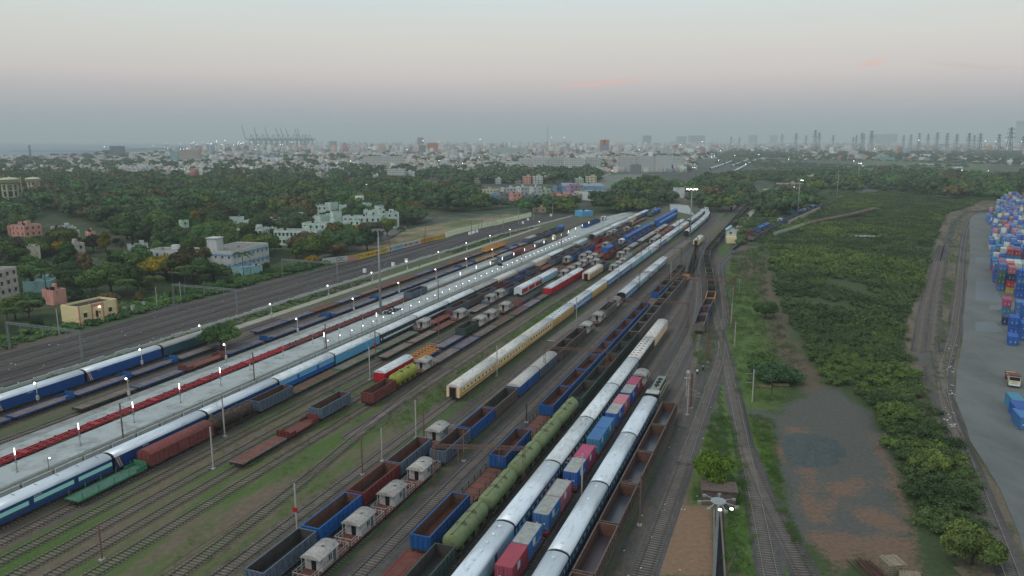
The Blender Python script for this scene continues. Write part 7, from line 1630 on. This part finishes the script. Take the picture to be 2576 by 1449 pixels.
def addbox(x, y, w, d, h, a, c, z0=0, roofc=None):
    n = len(vs); c_, s_ = cos(a), sin(a)
    for z in (z0, z0+h):
        for p, q in ((-w/2, -d/2), (w/2, -d/2), (w/2, d/2), (-w/2, d/2)): vs.append((x+p*c_-q*s_, y+p*s_+q*c_, z))
    for f in ((0, 1, 5, 4), (1, 2, 6, 5), (2, 3, 7, 6), (3, 0, 4, 7), (4, 5, 6, 7)): fs.append([n+i for i in f])
    cols.extend([c]*4+[roofc or c])
for d_, x, y, w, d, h, a, c in rest[NH:]:
    k_ = rc.uniform(.75, 1.12); c = tuple(v_*k_ for v_ in lin(DS(c))); rf = lin(rc.choice([(128, 124, 118), (150, 148, 142), (112, 106, 100), (160, 156, 150), (136, 100, 88), (176, 178, 174)]))
    addbox(x, y, w, d, h, a, c, 0, rf)
    if rc.random() < .7: addbox(x+rc.uniform(-.2, .2)*w, y+rc.uniform(-.2, .2)*d, w*.35, d*.35, 2.6, a, c, h, c)
me = np_mesh('city', np.array(vs), np.array(fs), CM)
at = me.attributes.new('paint', 'FLOAT_COLOR', 'FACE'); at.data.foreach_set('color', np.array([tuple(c)+(1,) for c in cols], dtype=np.float32).ravel())
tag(put('city_houses', me), 'dense mass of far city houses fading into haze', 'houses', kind='stuff')
mass('city_trees', trees_c, 'wood', 130, 1.1, lambda sd: lobes_for('round' if sd % 2 else 'umbrella', 7.5, 8.5, sd), 400, sc=(.9, 1.5), label='trees scattered between the city houses')
# low green country right of the railway, and far tree belts
acc = []; r = random.Random(31)
while len(acc) < 2600:
    px = r.uniform(1800, 2640); py = r.choice([r.uniform(398, 455), r.uniform(372, 400)])
    if px < 1900 and py > 450: continue
    x, y = V(px, py)
    if nval(x*.12, y*.10) < -.2 and py > 405: continue
    if 395 < py < 452 and nval(x*.3, y*.3) < .0: continue
    acc.append((x, y, r.uniform(.5, 1.0) if py > 400 else r.uniform(.9, 1.7)))
mass('far_thickets', acc, 'wood', 110, 1.0, lambda sd: lobes_for('umbrella', 7.5, 6.5, sd), 420, label='far green thickets right of the railway')
acc = []
for P_, n_ in (([V(1730, 470), V(1800, 440), V(1905, 400), V(1960, 398), V(1960, 430), V(1900, 450), V(1890, 520), V(1850, 540), V(1790, 500)], 60), ([V(1880, 520), V(1970, 500), V(2050, 500), V(2120, 480), V(2180, 470), V(2140, 500), V(2030, 560), V(1920, 600), V(1850, 620), V(1855, 560)], 260)):
    x0, x1 = min(p[0] for p in P_), max(p[0] for p in P_); y0, y1 = min(p[1] for p in P_), max(p[1] for p in P_); c = 0
    while c < n_:
        X, Y = r.uniform(x0, x1), r.uniform(y0, y1)
        if in_poly(X, Y, P_): c += 1; acc.append((X, Y, r.uniform(.2, .55)))
mass('far_thickets', acc, 'scrub', 160, .6, lambda sd: lobes_for('umbrella', 7.5, 6.5, sd), 440, label='bushes between the far sidings')
# ponds in the marsh
m_pond = mat('pond_water', (190, 200, 200), rough=.1, var=.02, rnd=0, spec=.8)
for q in ([(2130, 593), (2198, 592.5), (2200, 595), (2145, 595.5)], [(2105, 417), (2190, 415), (2195, 419), (2110, 420)], [(2170, 422), (2195, 420), (2197, 424), (2168, 425)], [(2395, 420), (2420, 418), (2425, 424), (2400, 425)], [(2260, 445), (2275, 444), (2276, 449), (2258, 449)], [(2310, 410), (2350, 412), (2348, 415), (2312, 413)]):
    sheet('pond', wiggle(vp(q), 3, 9), m_pond, .05)
sheet('marsh', wiggle(vp([(2010, 425), (2200, 402), (2480, 415), (2500, 440), (2300, 455), (2150, 455), (2020, 440)]), 12, 60), ground_mat('marsh_grass', (92, 104, 74), [((58, 76, 50), .02, (1, 1), .48, .56, 3)]), .03)
sheet('road', [V(x, y) for x, y in [(2060, 545), (2090, 510), (2130, 480), (2190, 462), (2260, 458), (2330, 454), (2330, 462), (2260, 470), (2205, 482), (2160, 505), (2120, 530)]], g_road, .036)
sheet('road', uv2([(502, -36.9), (545, -38.6), (617, -37.4), (683, -36.6), (830, -38), (830, -35), (683, -33), (617, -33.4), (545, -34.6), (502, -33.5)]), g_path, .03)
sheet('open_plots', [V(x, y) for x, y in [(1465, 478), (1530, 440), (1620, 436), (1600, 455), (1560, 465), (1500, 482)]], ground_mat('plots', (112, 116, 108), [((96, 108, 84), .03, (1, 1), .5, .55, 2)]), .026)
# ------------------------------------------------------------ port cranes
def crane(px, base, D, up, lab, boomdir=-1):
    y = D; x = (px-1288)/F*(y*cos(TH)+CAMH*sin(TH)); T = empty('port_crane', (x, y, 0), 0); T.scale = (1.25, 1.25, 1.25); tag(T, lab, 'port crane')
    b = MB(); m = 'b_slate'; z = 46
    for sx in (-11, 11):
        for sy in (-9, 9): b.box(sx-1.6, sx+1.6, sy-1.6, sy+1.6, 0, z, m)
    b.box(-12, 12, -10, 10, z-4, z, m); b.build('legs', T)
    b = MB(); b.box(-32, 30, -4, 4, z, z+6, m, True); b.box(2, 12, -5, 5, z+6, z+12, m); b.build('girder', T)
    b = MB(); b.bar((-8, 0, z+6), (-4, 0, z+30), 2.2, m); b.bar((8, 0, z+6), (-4, 0, z+30), 1.6, m); b.bar((-4, 0, z+30), (28, 0, z+6), .8, m); b.build('apex_frame', T)
    b = MB()
    if up:
        b.bar((-32, 0, z+4), (-32-up*.22, 0, z+4+up), 3.4, m, 3.4)
    else: b.bar((-32, 0, z+4), (-64, 0, z+4), 3.2, m, 3.2); b.bar((-4, 0, z+30), (-60, 0, z+6), .8, m)
    b.build('boom', T)
for i, (zx, up) in enumerate([(430, 74), (600, 0), (745, 62), (880, 0), (1030, 62), (1180, 0), (1310, 60), (1440, 58), (1580, 56), (1690, 0), (1820, 56), (1890, 56), (2000, 0)]):
    crane(590.3+zx*.09375+4, 0, 5150-90*(i % 3)+60*i*.3, up, ('port crane with raised boom, %s from the left' if up else 'port crane with level boom, %s from the left') % nth(i))
# pylons on the right horizon
def pylon(px, ytop, D, lab):
    y = D; x = (px-1288)/F*(y*cos(TH)+CAMH*sin(TH)); h = height_at(x, y, ytop); T = empty('pylon', (x, y, 0), 0); tag(T, lab, 'pylon', 'power pylons on the right horizon'); s = h/60
    b = MB(); w = 5.5*s
    for a, c in (((-w, -w), (-1, -1)), ((w, -w), (1, -1)), ((w, w), (1, 1)), ((-w, w), (-1, 1))): b.bar((a[0], a[1], 0), (c[0]*.9, c[1]*.9, h), .6*s, 'b_slate')
    for i in range(9):
        t0, t1 = i/9, (i+1)/9; w0, w1 = w*(1-t0)+.9*t0, w*(1-t1)+.9*t1
        b.bar((-w0, -w0, h*t0), (w1, -w1, h*t1), .3*s, 'b_slate'); b.bar((w0, -w0, h*t0), (-w1, -w1, h*t1), .5*s, 'b_slate')
    b.build('tower', T); b = MB()
    for k, L in ((.72, 9), (.83, 7.5), (.94, 6)): b.bar((-L*s, 0, h*k), (L*s, 0, h*k), .5*s, 'b_slate'); b.bar((-L*s, 0, h*k), (0, 0, h*(k+.05)), .5*s, 'b_slate'); b.bar((L*s, 0, h*k), (0, 0, h*(k+.05)), .5*s, 'b_slate')
    b.build('crossarms', T)
PYL = [(635, 132, 3300), (722, 150, 3900), (795, 106, 3000), (830, 128, 3300), (950, 150, 3700), (1120, 165, 3900), (1145, 150, 3600), (1190, 128, 3500), (1208, 140, 3600), (1270, 112, 2900), (1545, 150, 3400), (1605, 142, 3300), (1675, 134, 3200), (1750, 140, 3200), (1825, 126, 2900), (1910, 132, 2900), (1990, 140, 2700), (2090, 132, 2300), (2140, 150, 3000), (2185, 136, 2300), (2345, 140, 2300), (2435, 84, 1900), (2550, 160, 2400), (90, 160, 4200), (160, 165, 4000), (520, 140, 4000)]
for i, (zx, zy, D) in enumerate(sorted(PYL)): pylon(1811.2+zx*.29687, 295.2+zy*.29687, D, 'lattice power pylon on the right horizon, %s from the left' % nth(i))
for px, yt, D, lab in ((79, 365, 1900, 'lone lattice telecom tower before the sea at the left'), (1377, 316, 4200, 'thin hazy broadcast mast on the centre horizon'), (1019, 388, 2600, 'slim red and white chimney-like mast in the centre city')):
    y = D; x = (px-1288)/F*(y*cos(TH)+CAMH*sin(TH)); h = height_at(x, y, yt); T = empty('telecom_tower', (x, y, 0)); tag(T, lab, 'tower'); b = MB(); lattice(b, (0, 0, 0), (0, 0, h), 3.0 if D < 3000 else 4, 'b_slate', n=12, th=.6); b.build('lattice', T)
# ------------------------------------------------------------ far lamps (lit at dusk)
fl = [(1104, 404), (1164, 411), (882, 405), (922, 464), (262, 369.5), (386, 367.5), (421, 361), (454, 361.5), (485, 361), (490, 358), (497, 363), (513, 357), (525, 361.5), (534, 362), (548, 353.5), (547, 357), (560, 364), (569, 354), (590, 365), (600, 362), (602, 357), (608, 361), (414, 372), (422, 372), (430, 372), (438, 372), (538, 376), (613, 358, 'o'), (634, 357.5), (614, 360), (651, 364), (707, 364), (713, 363), (737, 357), (643, 375.5), (454, 375), (462, 375), (470, 375),
      (1387, 346.5), (1419, 346), (1608, 376.5), (1650, 371.5), (1711, 363), (1756, 370.5), (1808, 365), (1812, 378), (1765, 356), (1790, 395), (1797, 392), (1808, 403), (1848, 391), (1841, 362), (1845, 347, 'o'), (1875, 413), (1909, 389), (1930, 373), (2033, 372), (1984, 401), (1998, 470), (2148, 405), (2162, 410), (1743, 422), (1748, 422), (2308, 352.5), (2354, 354.5), (2378, 354), (2462, 355), (2475, 355), (2502, 356), (2525, 355), (2541, 357), (2566, 356), (2200, 373.5), (1065, 354), (1103, 356), (1024, 377), (2420, 428), (2486, 430), (1205, 395), (1208, 351), (1540, 430)]
for i, q in enumerate(fl):
    px, py = q[0], q[1]; hl = 22 if py < 380 else 16
    if py < 366: D = 2600 if px < 1000 else 3000; hl = None
    if hl is None:
        y = D; x = (px-1288)/F*(y*cos(TH)+CAMH*sin(TH)); hl = max(6, height_at(x, y, py))
    else: x, y = V(px, py, hl)
    d = sqrt(x*x+y*y); s = max(.3, d/F*.85)*(1.25 if px in (1104, 1164, 882, 1875) else 1.0)
    T = empty('street_lamp', (x, y, 0)); tag(T, ('lit lamp mast in the port area at the left' if px < 720 and py < 380 else 'lit lamp mast on the right horizon' if px > 2250 else 'lit lamp mast over the far sidings' if px > 1600 else 'lit lamp mast among the city houses'), 'street lamp', 'lit lamp masts in the distance')
    b = MB(); b.bar((0, 0, 0), (0, 0, hl), max(.3, d*.00025), 'b_slate'); b.build('pole', T)
    b = MB(); b.lathe([(s*.35, hl-s*.35), (s*.62, hl), (s*.35, hl+s*.35)], e_orange if len(q) > 2 else e_far, 8); b.build('lamp', T)
# ------------------------------------------------------------ container stacks
CC = ['croyal', 'cblue', 'csteel', 'croyal', 'cblue', 'cgrey', 'cblue', 'cwhite', 'cred', 'csteel', 'clight', 'cteal', 'csteel', 'cpink', 'cbrown', 'cgreen', 'cblue', 'croyal', 'cwhite']
CNM = dict(croyal='royal blue', cblue='blue', csteel='steel blue', cgrey='grey', cwhite='white', cred='red', cbrightred='bright red', clight='light blue', cteal='teal', cpink='pink', cbrown='brown', cgreen='dark green', cmustard='mustard', cnavy='dark navy', cmaroon='maroon', corange='orange', ccrimson='crimson')
rk = random.Random(77); cn = 0
AX = (cos(.08), sin(.08)); 
def cont(x, y, z, m, label, rz=0.0, L=6.06, top=None):
    return place('shipping_container', container(m, top, False, L), (x, y, z), rz, label, 'shipping container', 'containers stacked on the paved yard')
CA = radians(31); E1 = (cos(CA), -sin(CA)); E2 = (sin(CA), cos(CA)); O_ = (142.5, 208.0)
LVL = ['bottom', 'second', 'third', 'fourth', 'fifth']
def cgrid(a_, c_, cols, lab):      # a_: metres right along the rows, c_: metres back from the nearest box
    x, y = O_[0]+E1[0]*(a_+1.22)+E2[0]*(c_+3.03), O_[1]+E1[1]*(a_+1.22)+E2[1]*(c_+3.03)
    for j, m in enumerate(cols): cont(x, y, .12+j*2.6, m, '%s container, %s level, %s' % (CNM[m], LVL[j], lab), -CA)
def loc(zx, zy): p = R1z(zx, zy); dx, dy = p[0]-O_[0], p[1]-O_[1]; return dx*E1[0]+dy*E1[1], dx*E2[0]+dy*E2[1]
for (zx, zy, cols, lab) in [(815, 1390, ['croyal'], 'nearest of all on the paved yard'), (822, 1290, ['croyal', 'croyal'], 'behind the nearest blue one'), (765, 1205, ['cnavy'], 'open-ended at the row corner'), (762, 1110, ['cteal', 'ccrimson'], 'behind the open-ended one'),
        (715, 895, ['csteel', 'cgreen', 'cgreen', 'csteel'], 'front left column of the big block'), (800, 925, ['cmustard', 'cbrightred', 'cnavy', 'cpink'], 'second front column of the big block'), (885, 960, ['croyal', 'croyal', 'csteel', 'croyal'], 'third front column of the big block'), (965, 990, ['cblue', 'croyal', 'csteel', 'cblue'], 'fourth front column of the big block'),
        (880, 1140, ['csteel', 'csteel'], 'tall pair behind the blue boxes'), (925, 1250, ['croyal', 'croyal', 'cblue'], 'at the right edge above the nearest box'), (925, 1350, ['cblue', 'croyal'], 'right edge neighbour of the nearest box')]:
    q = loc(zx, zy); cgrid(q[0], q[1], cols, lab)
cn_ind = [225]; qb = loc(715, 895); BK = [['cbrightred', 'cblue', 'cred', 'cred'], ['csteel', 'cblue', 'croyal', 'csteel'], ['cblue', 'croyal', 'csteel'], ['cmaroon', 'croyal']]
for row in range(1, 7):
    for col in range(8):
        hgt = ([4, 4, 4, 3, 3, 2, 2][row] if col < 6 else 3); cols = [rk.choice(CC) for _ in range(hgt)]
        if col == 0 and row-1 < 4: cols = BK[row-1]
        if col and row < 4: cols[-1] = rk.choice(['cwhite', 'clight', 'clight', 'croyal', 'cpink', 'cwhite'])
        cgrid(qb[0]+col*2.62-(.8 if row > 2 else 0), qb[1]+row*6.4, cols, 'big block, %s row back, %s column' % (nth(row), nth(col)))
def paint_mat():
    m = bpy.data.materials.new('container_paint'); m.use_nodes = True; t = m.node_tree; b = t.nodes['Principled BSDF']; at_ = N(t, 'ShaderNodeAttribute', attribute_name='paint'); b.inputs['Roughness'].default_value = .6
    n = N(t, 'ShaderNodeTexNoise', i_Scale=.8, i_Detail=6.0); t.links.new(mixc(t, ramp(t, n.outputs[0], [(.4, 0), (.75, .5)]), at_.outputs['Color'], (.2, .19, .18)), b.inputs['Base Color']); return m
edge = sorted((loc(zx, zy)[1], loc(zx, zy)[0]) for zx, zy in [(672, 740), (655, 690), (720, 600), (706, 560), (690, 500), (660, 415), (695, 320), (655, 262), (700, 220), (705, 175), (760, 120)])
c_ = qb[1]+7*6.4+5; ri = 0; vs = []; fs = []; cols = []
while c_ < edge[-1][0]+40:
    a0 = float(np.interp(c_, [e_[0] for e_ in edge], [e_[1] for e_ in edge]))+rk.choice([0, 0, 0, 2.65, -2.65]); ncol = 6 if c_ > 230 else 5
    if rk.random() > .1:
        for q_ in range(ncol):
            hgt = rk.choice([2, 2, 3, 1]) if q_ < 2 else rk.choice([2, 3, 3, 4])
            if cn_ind[0] < 285: 
                cc = [rk.choice(CC) for _ in range(hgt)]; cn_ind[0] += hgt; cgrid(a0+q_*2.65, c_, cc, '%s farther line, %s column' % (nth(ri), nth(q_)))
            else:
                x, y = O_[0]+E1[0]*(a0+q_*2.65+1.22)+E2[0]*(c_+3.03), O_[1]+E1[1]*(a0+q_*2.65+1.22)+E2[1]*(c_+3.03)
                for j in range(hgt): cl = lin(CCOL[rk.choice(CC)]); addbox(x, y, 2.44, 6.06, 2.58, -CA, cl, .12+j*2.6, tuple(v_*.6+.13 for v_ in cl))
    c_ += rk.choice([6.5, 6.5, 7.5, 11]); ri += 1
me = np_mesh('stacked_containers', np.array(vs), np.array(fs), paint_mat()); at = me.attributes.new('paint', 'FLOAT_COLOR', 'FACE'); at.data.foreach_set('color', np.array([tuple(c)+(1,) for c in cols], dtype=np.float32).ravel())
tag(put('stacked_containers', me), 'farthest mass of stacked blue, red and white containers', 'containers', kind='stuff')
for i, (fx, fy, m) in enumerate([(1120, 1080, 'cteal'), (1180, 1210, 'cblue'), (1225, 1330, 'csteel')]):
    x, y = R8z(fx, fy); cont(x+1.6, y+3, .12, m, '%s container at the right edge beyond the lorry, %s from the lorry' % (CNM[m], nth(i)), -.35)
# lorry
x, y = R8z(1105, 755); T = empty('lorry', (x, y+.3, .12), -.5); tag(T, 'red and cream flatbed lorry parked on the paved yard', 'lorry')
b = MB(); b.box(-1.2, 1.2, 0, .9, .7, 1.7, 'b_cream', True); b.box(-1.2, 1.2, .35, 2.2, .7, 2.75, 'b_cream', True); b.build('cab', T); b = MB(); b.box(-1.25, 1.25, .3, 2.3, 2.75, 2.95, 'wagonred', True); b.build('cab_roof', T)
b = MB(); b.box(-1.05, 1.05, .31, .36, 1.75, 2.55, 'glass', True); b.build('windscreen', T); b = MB(); b.box(-1.1, 1.1, -.12, .02, .55, .85, 'lampwhite', True); b.build('bumper', T)
b = MB(); b.box(-1.25, 1.25, 2.5, 9.6, 1.1, 1.3, 'maroon', True); [b.box(-1.3, 1.3, q, q+.14, 1.3, 1.42, 'b_cream') for q in (2.5, 4.9, 7.2, 9.4)]; b.box(-1.3, -1.22, 2.5, 9.6, 1.1, 1.6, 'wagonred', True); b.box(1.22, 1.3, 2.5, 9.6, 1.1, 1.6, 'wagonred', True); b.build('bed', T)
for sx in (-1.05, 1.05):
    for sy in (1.2, 7.2, 8.4): b = MB(); b.lathe([(.5, -.16), (.5, .16)], 'black', 14, (sx, sy, .5), 'x', False); b.build('wheel', T)
for sx in (-.85, .85): b = MB(); b.box(sx-.16, sx+.16, -.04, .02, 1.0, 1.25, 'lampwhite', True); b.build('headlight', T)
# ------------------------------------------------------------ stacked sleepers, old rails, timber
def stackS(px, py, rz, n, layers, lab):
    x, y = V(px, py); T = empty('sleeper_stack', (x, y, 0), rz); tag(T, lab, 'sleeper stack')
    for k in range(layers):
        b = MB()
        for i in range(n): b.box(-1.3, 1.3, -n*.16+i*.32, -n*.16+i*.32+.24, k*.34, k*.34+.22, 'sleeperpale', True)
        for xx in (-.8, .8): b.box(xx-.08, xx+.08, -n*.16, n*.16, k*.34+.22, k*.34+.33, 'sleeperpale', True)
        b.build('layer', T)
P['sleeperpale'] = dict(col=(140, 128, 108), rough=.9, var=.2, dirt=(100, 92, 78), dirt_amt=.4)
stackS(2243, 1435, .1, 8, 5, 'tall stack of pale concrete sleepers at the bottom right')
stackS(2288, 1462, -.4, 8, 3, 'lower tilted stack of sleepers in front of the tall one')
x, y = V(2200, 1452); T = empty('rail_pile', (x, y, 0), .15); tag(T, 'pile of rusty old rails beside the sleeper stacks', 'rail pile')
r = random.Random(3)
for i in range(16): b = MB(); a = r.uniform(-.12, .12); xx = r.uniform(-1.4, 1.3); b.bar((xx, -4, .1+i*.03), (xx+a*6, 3.5+r.uniform(-.8, .8), .12+i*.03), .12, 'bogie', .14); b.build('old_rail', T)
for i, (fx, fy, lab) in enumerate(((835, 1145, 'reddish stacked timber baulks in the grass'), (1020, 1130, 'second timber baulk pile right of the first'))):
    x, y = Wz(fx, fy); T = empty('timber_pile', (x, y, 0), -.08); tag(T, lab, 'timber pile')
    for k in range(5): b = MB(); b.box(-2, 2, -.6+k*.26, -.38+k*.26, .05, .35+.1*(k % 2), 'b_tan', True); b.build('baulk', T)
# ballast heap
hp = np.array([V(1968, 1100), V(2000, 1090), V(2060, 1092), V(2110, 1110), V(2130, 1140), V(2110, 1165), V(2050, 1180), V(1990, 1170), V(1968, 1130)]); cxy = hp.mean(0); vs_ = [(cxy[0]-.5, cxy[1]+1.0, 1.9)]; n = 40
for k, t in ((.35, 1.6), (.65, .95), (.85, .42), (1.0, .02)):
    for i in range(n):
        q = i/n*len(hp); i0 = int(q) % len(hp); i1 = (i0+1) % len(hp); p = hp[i0]*(1-q % 1)+hp[i1]*(q % 1); w_ = 1+.06*sin(i*2.1+k*5)+.04*sin(i*5.3)
        vs_.append((cxy[0]+(p[0]-cxy[0])*k*w_, cxy[1]+(p[1]-cxy[1])*k*w_, t*(1+.12*sin(i*1.7))))
b = MB(); b.v = [tuple(map(float, v_)) for v_ in vs_]; mi = b.mi(mat('ballast_stone', (72, 78, 77), rough=.95, var=.3, scale=1.6, rnd=0, detail=8, bump=.6))
for i in range(n): b.f.append((0, 1+i, 1+(i+1) % n)); b.m.append(mi); b.sm.append(True)
for k in range(3):
    for i in range(n): b.f.append((1+k*n+i, 1+(k+1)*n+i, 1+(k+1)*n+(i+1) % n, 1+k*n+(i+1) % n)); b.m.append(mi); b.sm.append(True)
tag(b.build('ballast_heap'), 'grey heap of ballast stones on the gravel lot', 'stone heap')
# ------------------------------------------------------------ people
def person(x, y, top, legs, rz, label, stride=.18, arm=.25):
    me = bpy.data.meshes.new('body'); v = [(0, 0, .95), (0, 0, 1.15), (0, 0, 1.38), (0, 0, 1.52), (0, .02, 1.66), (.17, 0, 1.4), (.24, arm*.3, 1.12), (.25, arm, .88), (-.17, 0, 1.4), (-.24, -arm*.3, 1.12), (-.25, -arm, .88), (.1, 0, .9), (.11, stride*.6, .5), (.11, stride, .06), (-.1, 0, .9), (-.11, -stride*.3, .5), (-.11, -stride, .06), (.11, stride+.14, .03), (-.11, -stride+.14, .03), (.25, arm+.03, .78), (-.25, -arm-.03, .78)]
    e = [(0, 1), (1, 2), (2, 3), (3, 4), (2, 5), (5, 6), (6, 7), (7, 19), (2, 8), (8, 9), (9, 10), (10, 20), (0, 11), (11, 12), (12, 13), (13, 17), (0, 14), (14, 15), (15, 16), (16, 18)]
    me.from_pydata(v, e, []); T = empty('person', (x, y, 0), rz); tag(T, label, 'person'); o = put('body', me, T)
    o.modifiers.new('skin', 'SKIN'); R_ = [.14, .13, .16, .06, .105, .075, .05, .04, .075, .05, .04, .1, .075, .05, .1, .075, .05, .045, .045, .04, .04]
    for i, s in enumerate(R_): me.skin_vertices[0].data[i].radius = (s, s*.85); 
    me.skin_vertices[0].data[0].use_root = True
    ss = o.modifiers.new('s', 'SUBSURF'); ss.levels = 1; ss.render_levels = 2
    me.materials.append(G('skin'))
    b = MB(); b.lathe([(.17, .92), (.18, 1.1), (.2, 1.35), (.12, 1.47)], top, 12); 
    for s, a_ in ((1, arm), (-1, -arm)): b.bar((s*.17, 0, 1.42), (s*.25, a_*.4, 1.12), .15, top, .14, 6)
    b.build('shirt', T); b = MB()
    for s, st in ((.1, stride), (-.1, -stride)): b.bar((s, 0, .98), (s*1.1, st*.5, .5), .2, legs, .19, 6); b.bar((s*1.1, st*.5, .5), (s*1.1, st, .1), .16, legs, .15, 6)
    b.build('trousers', T); b = MB(); b.lathe([(.06, 1.76), (.115, 1.72), (.12, 1.66), (.09, 1.62)], 'black', 10, (0, -.01, 0)); b.build('hair', T)
P['skin'] = dict(col=(120, 82, 62), rough=.6, rnd=0)
p = Wz(152, 1022); person(p[0], p[1], 'lampwhite', 'black', -.5, 'walker in a white shirt and dark trousers between the tracks')
p = Wz(212, 975); person(p[0], p[1], 'clight', 'black', -.4, 'walker in a light blue shirt behind the white-shirted one')
p = UV(318, -124.8); T_ = None
p = (UV(308, -162.3)); person(p[0], p[1], 'black', 'black', 1.0, 'dark-clothed person crossing the concrete path')
# tanker trailer on the platform
x, y, _ = UV(321, -127.3); T = empty('tanker_trailer', (x, y, 1.0), -A+.5); tag(T, 'grey tanker trailer parked on the platform', 'trailer'); b = MB(); b.lathe([(.3, -1.9), (.8, -1.7), (.85, 0), (.8, 1.7), (.3, 1.9)], 'greyblue', 14, (0, 0, 1.5), 'y'); b.build('tank', T); b = MB(); b.box(-.8, .8, -1.9, 2.6, .6, .8, 'black', True); b.build('chassis', T)
for sx in (-.8, .8):
    for sy in (-1, 1): b = MB(); b.lathe([(.42, -.12), (.42, .12)], 'black', 12, (sx, sy, .42), 'x', False); b.build('wheel', T)
x, y, _ = UV(415, -131); T = empty('tractor_truck', (x, y, 1.0), -A+.3); tag(T, 'cream tanker lorry at the far end of the platform', 'lorry'); b = MB(); b.box(-1.1, 1.1, -4, -2, .6, 2.6, 'b_cream', True); b.build('cab', T); b = MB(); b.lathe([(.5, -1.8), (1.1, -1.6), (1.1, 3), (.5, 3.2)], 'b_green', 14, (0, 0, 1.9), 'y'); b.build('tank', T)
for sx in (-1, 1):
    for sy in (-3, 1, 2.2): b = MB(); b.lathe([(.45, -.12), (.45, .12)], 'black', 12, (sx, sy, .45), 'x', False); b.build('wheel', T)
# rubbish heap by the high mast
r = random.Random(2); b = MB()
for _ in range(60): x, y, _z = UV(219+r.uniform(-5, 5), -126.5+r.uniform(-1.6, 1.6)); s = r.uniform(.1, .45); b.bar((x, y, 1.0), (x+r.uniform(-.6, .6), y+r.uniform(-.6, .6), 1.0+s), s, 'black')
tag(b.build('rubbish_heap'), kind='stuff', label='black scrap heap on the platform by the tall mast', cat='rubbish')
# concrete loading fence beside the NE trains
p0, p1 = V(1811.2+580*.29687, 295.2+925*.29687), V(1811.2+840*.29687, 295.2+800*.29687); T = empty('loading_fence', p0+(0,)); tag(T, 'long row of concrete posts and beams beside the north-east tank train', 'fence'); b = MB()
q = (p1[0]-p0[0], p1[1]-p0[1])
for i in range(26): t = i/25; b.box(q[0]*t-.3, q[0]*t+.3, q[1]*t-.3, q[1]*t+.3, 0, 3.6, 'b_old')
b.bar((0, 0, 3.6), (q[0], q[1], 3.6), .5, 'b_old'); b.build('frame', T)
# overhead wires
def wires(name, runs, lab, r=.03):
    b = MB()
    for pts_ in runs:
        for p_, q_ in zip(pts_[:-1], pts_[1:]): b.bar(p_, q_, r, 'black')
    o = b.build(name); tag(o, lab, 'wire'); return o
for v, lab in ((-180, 'overhead wire over the rightmost main track'), (-185.6, 'overhead wire over the second main track'), (-192.3, 'overhead wire over the third main track'), (-198.2, 'overhead wire over the fourth main track'), (-69.9, 'overhead wire over the cream-fronted train'), (-52.2, 'overhead wire over the bare middle track'), (-42.3, 'overhead wire over the olive tanks'), (-110.8, 'overhead wire over the platform-side coaches'), (-22.7, 'overhead wire over the rightmost straight track')):
    rn = []; u = 60
    while u < 460: rn.append([UV(u+k*15, v, 5.9+.35*((k-2)/2)**2) for k in range(5)]); rn.append([UV(u+k*15, v, 5.5) for k in range(5)]); u += 60
    wires('overhead_wire', rn, lab)
# ------------------------------------------------------------ evening haze
hm = bpy.data.materials.new('haze'); hm.use_nodes = True; t = hm.node_tree; t.nodes.clear()
out = N(t, 'ShaderNodeOutputMaterial'); pv = N(t, 'ShaderNodeVolumePrincipled'); pv.inputs['Density'].default_value = .000145; pv.inputs['Color'].default_value = (.86, .93, .93, 1); pv.inputs['Anisotropy'].default_value = .0
t.links.new(pv.outputs[0], out.inputs['Volume'])
b = MB(); b.box(-13600, 13600, -13600, 13600, -1.6, 260, hm, True)
o = b.build('haze'); tag(o, kind='stuff')
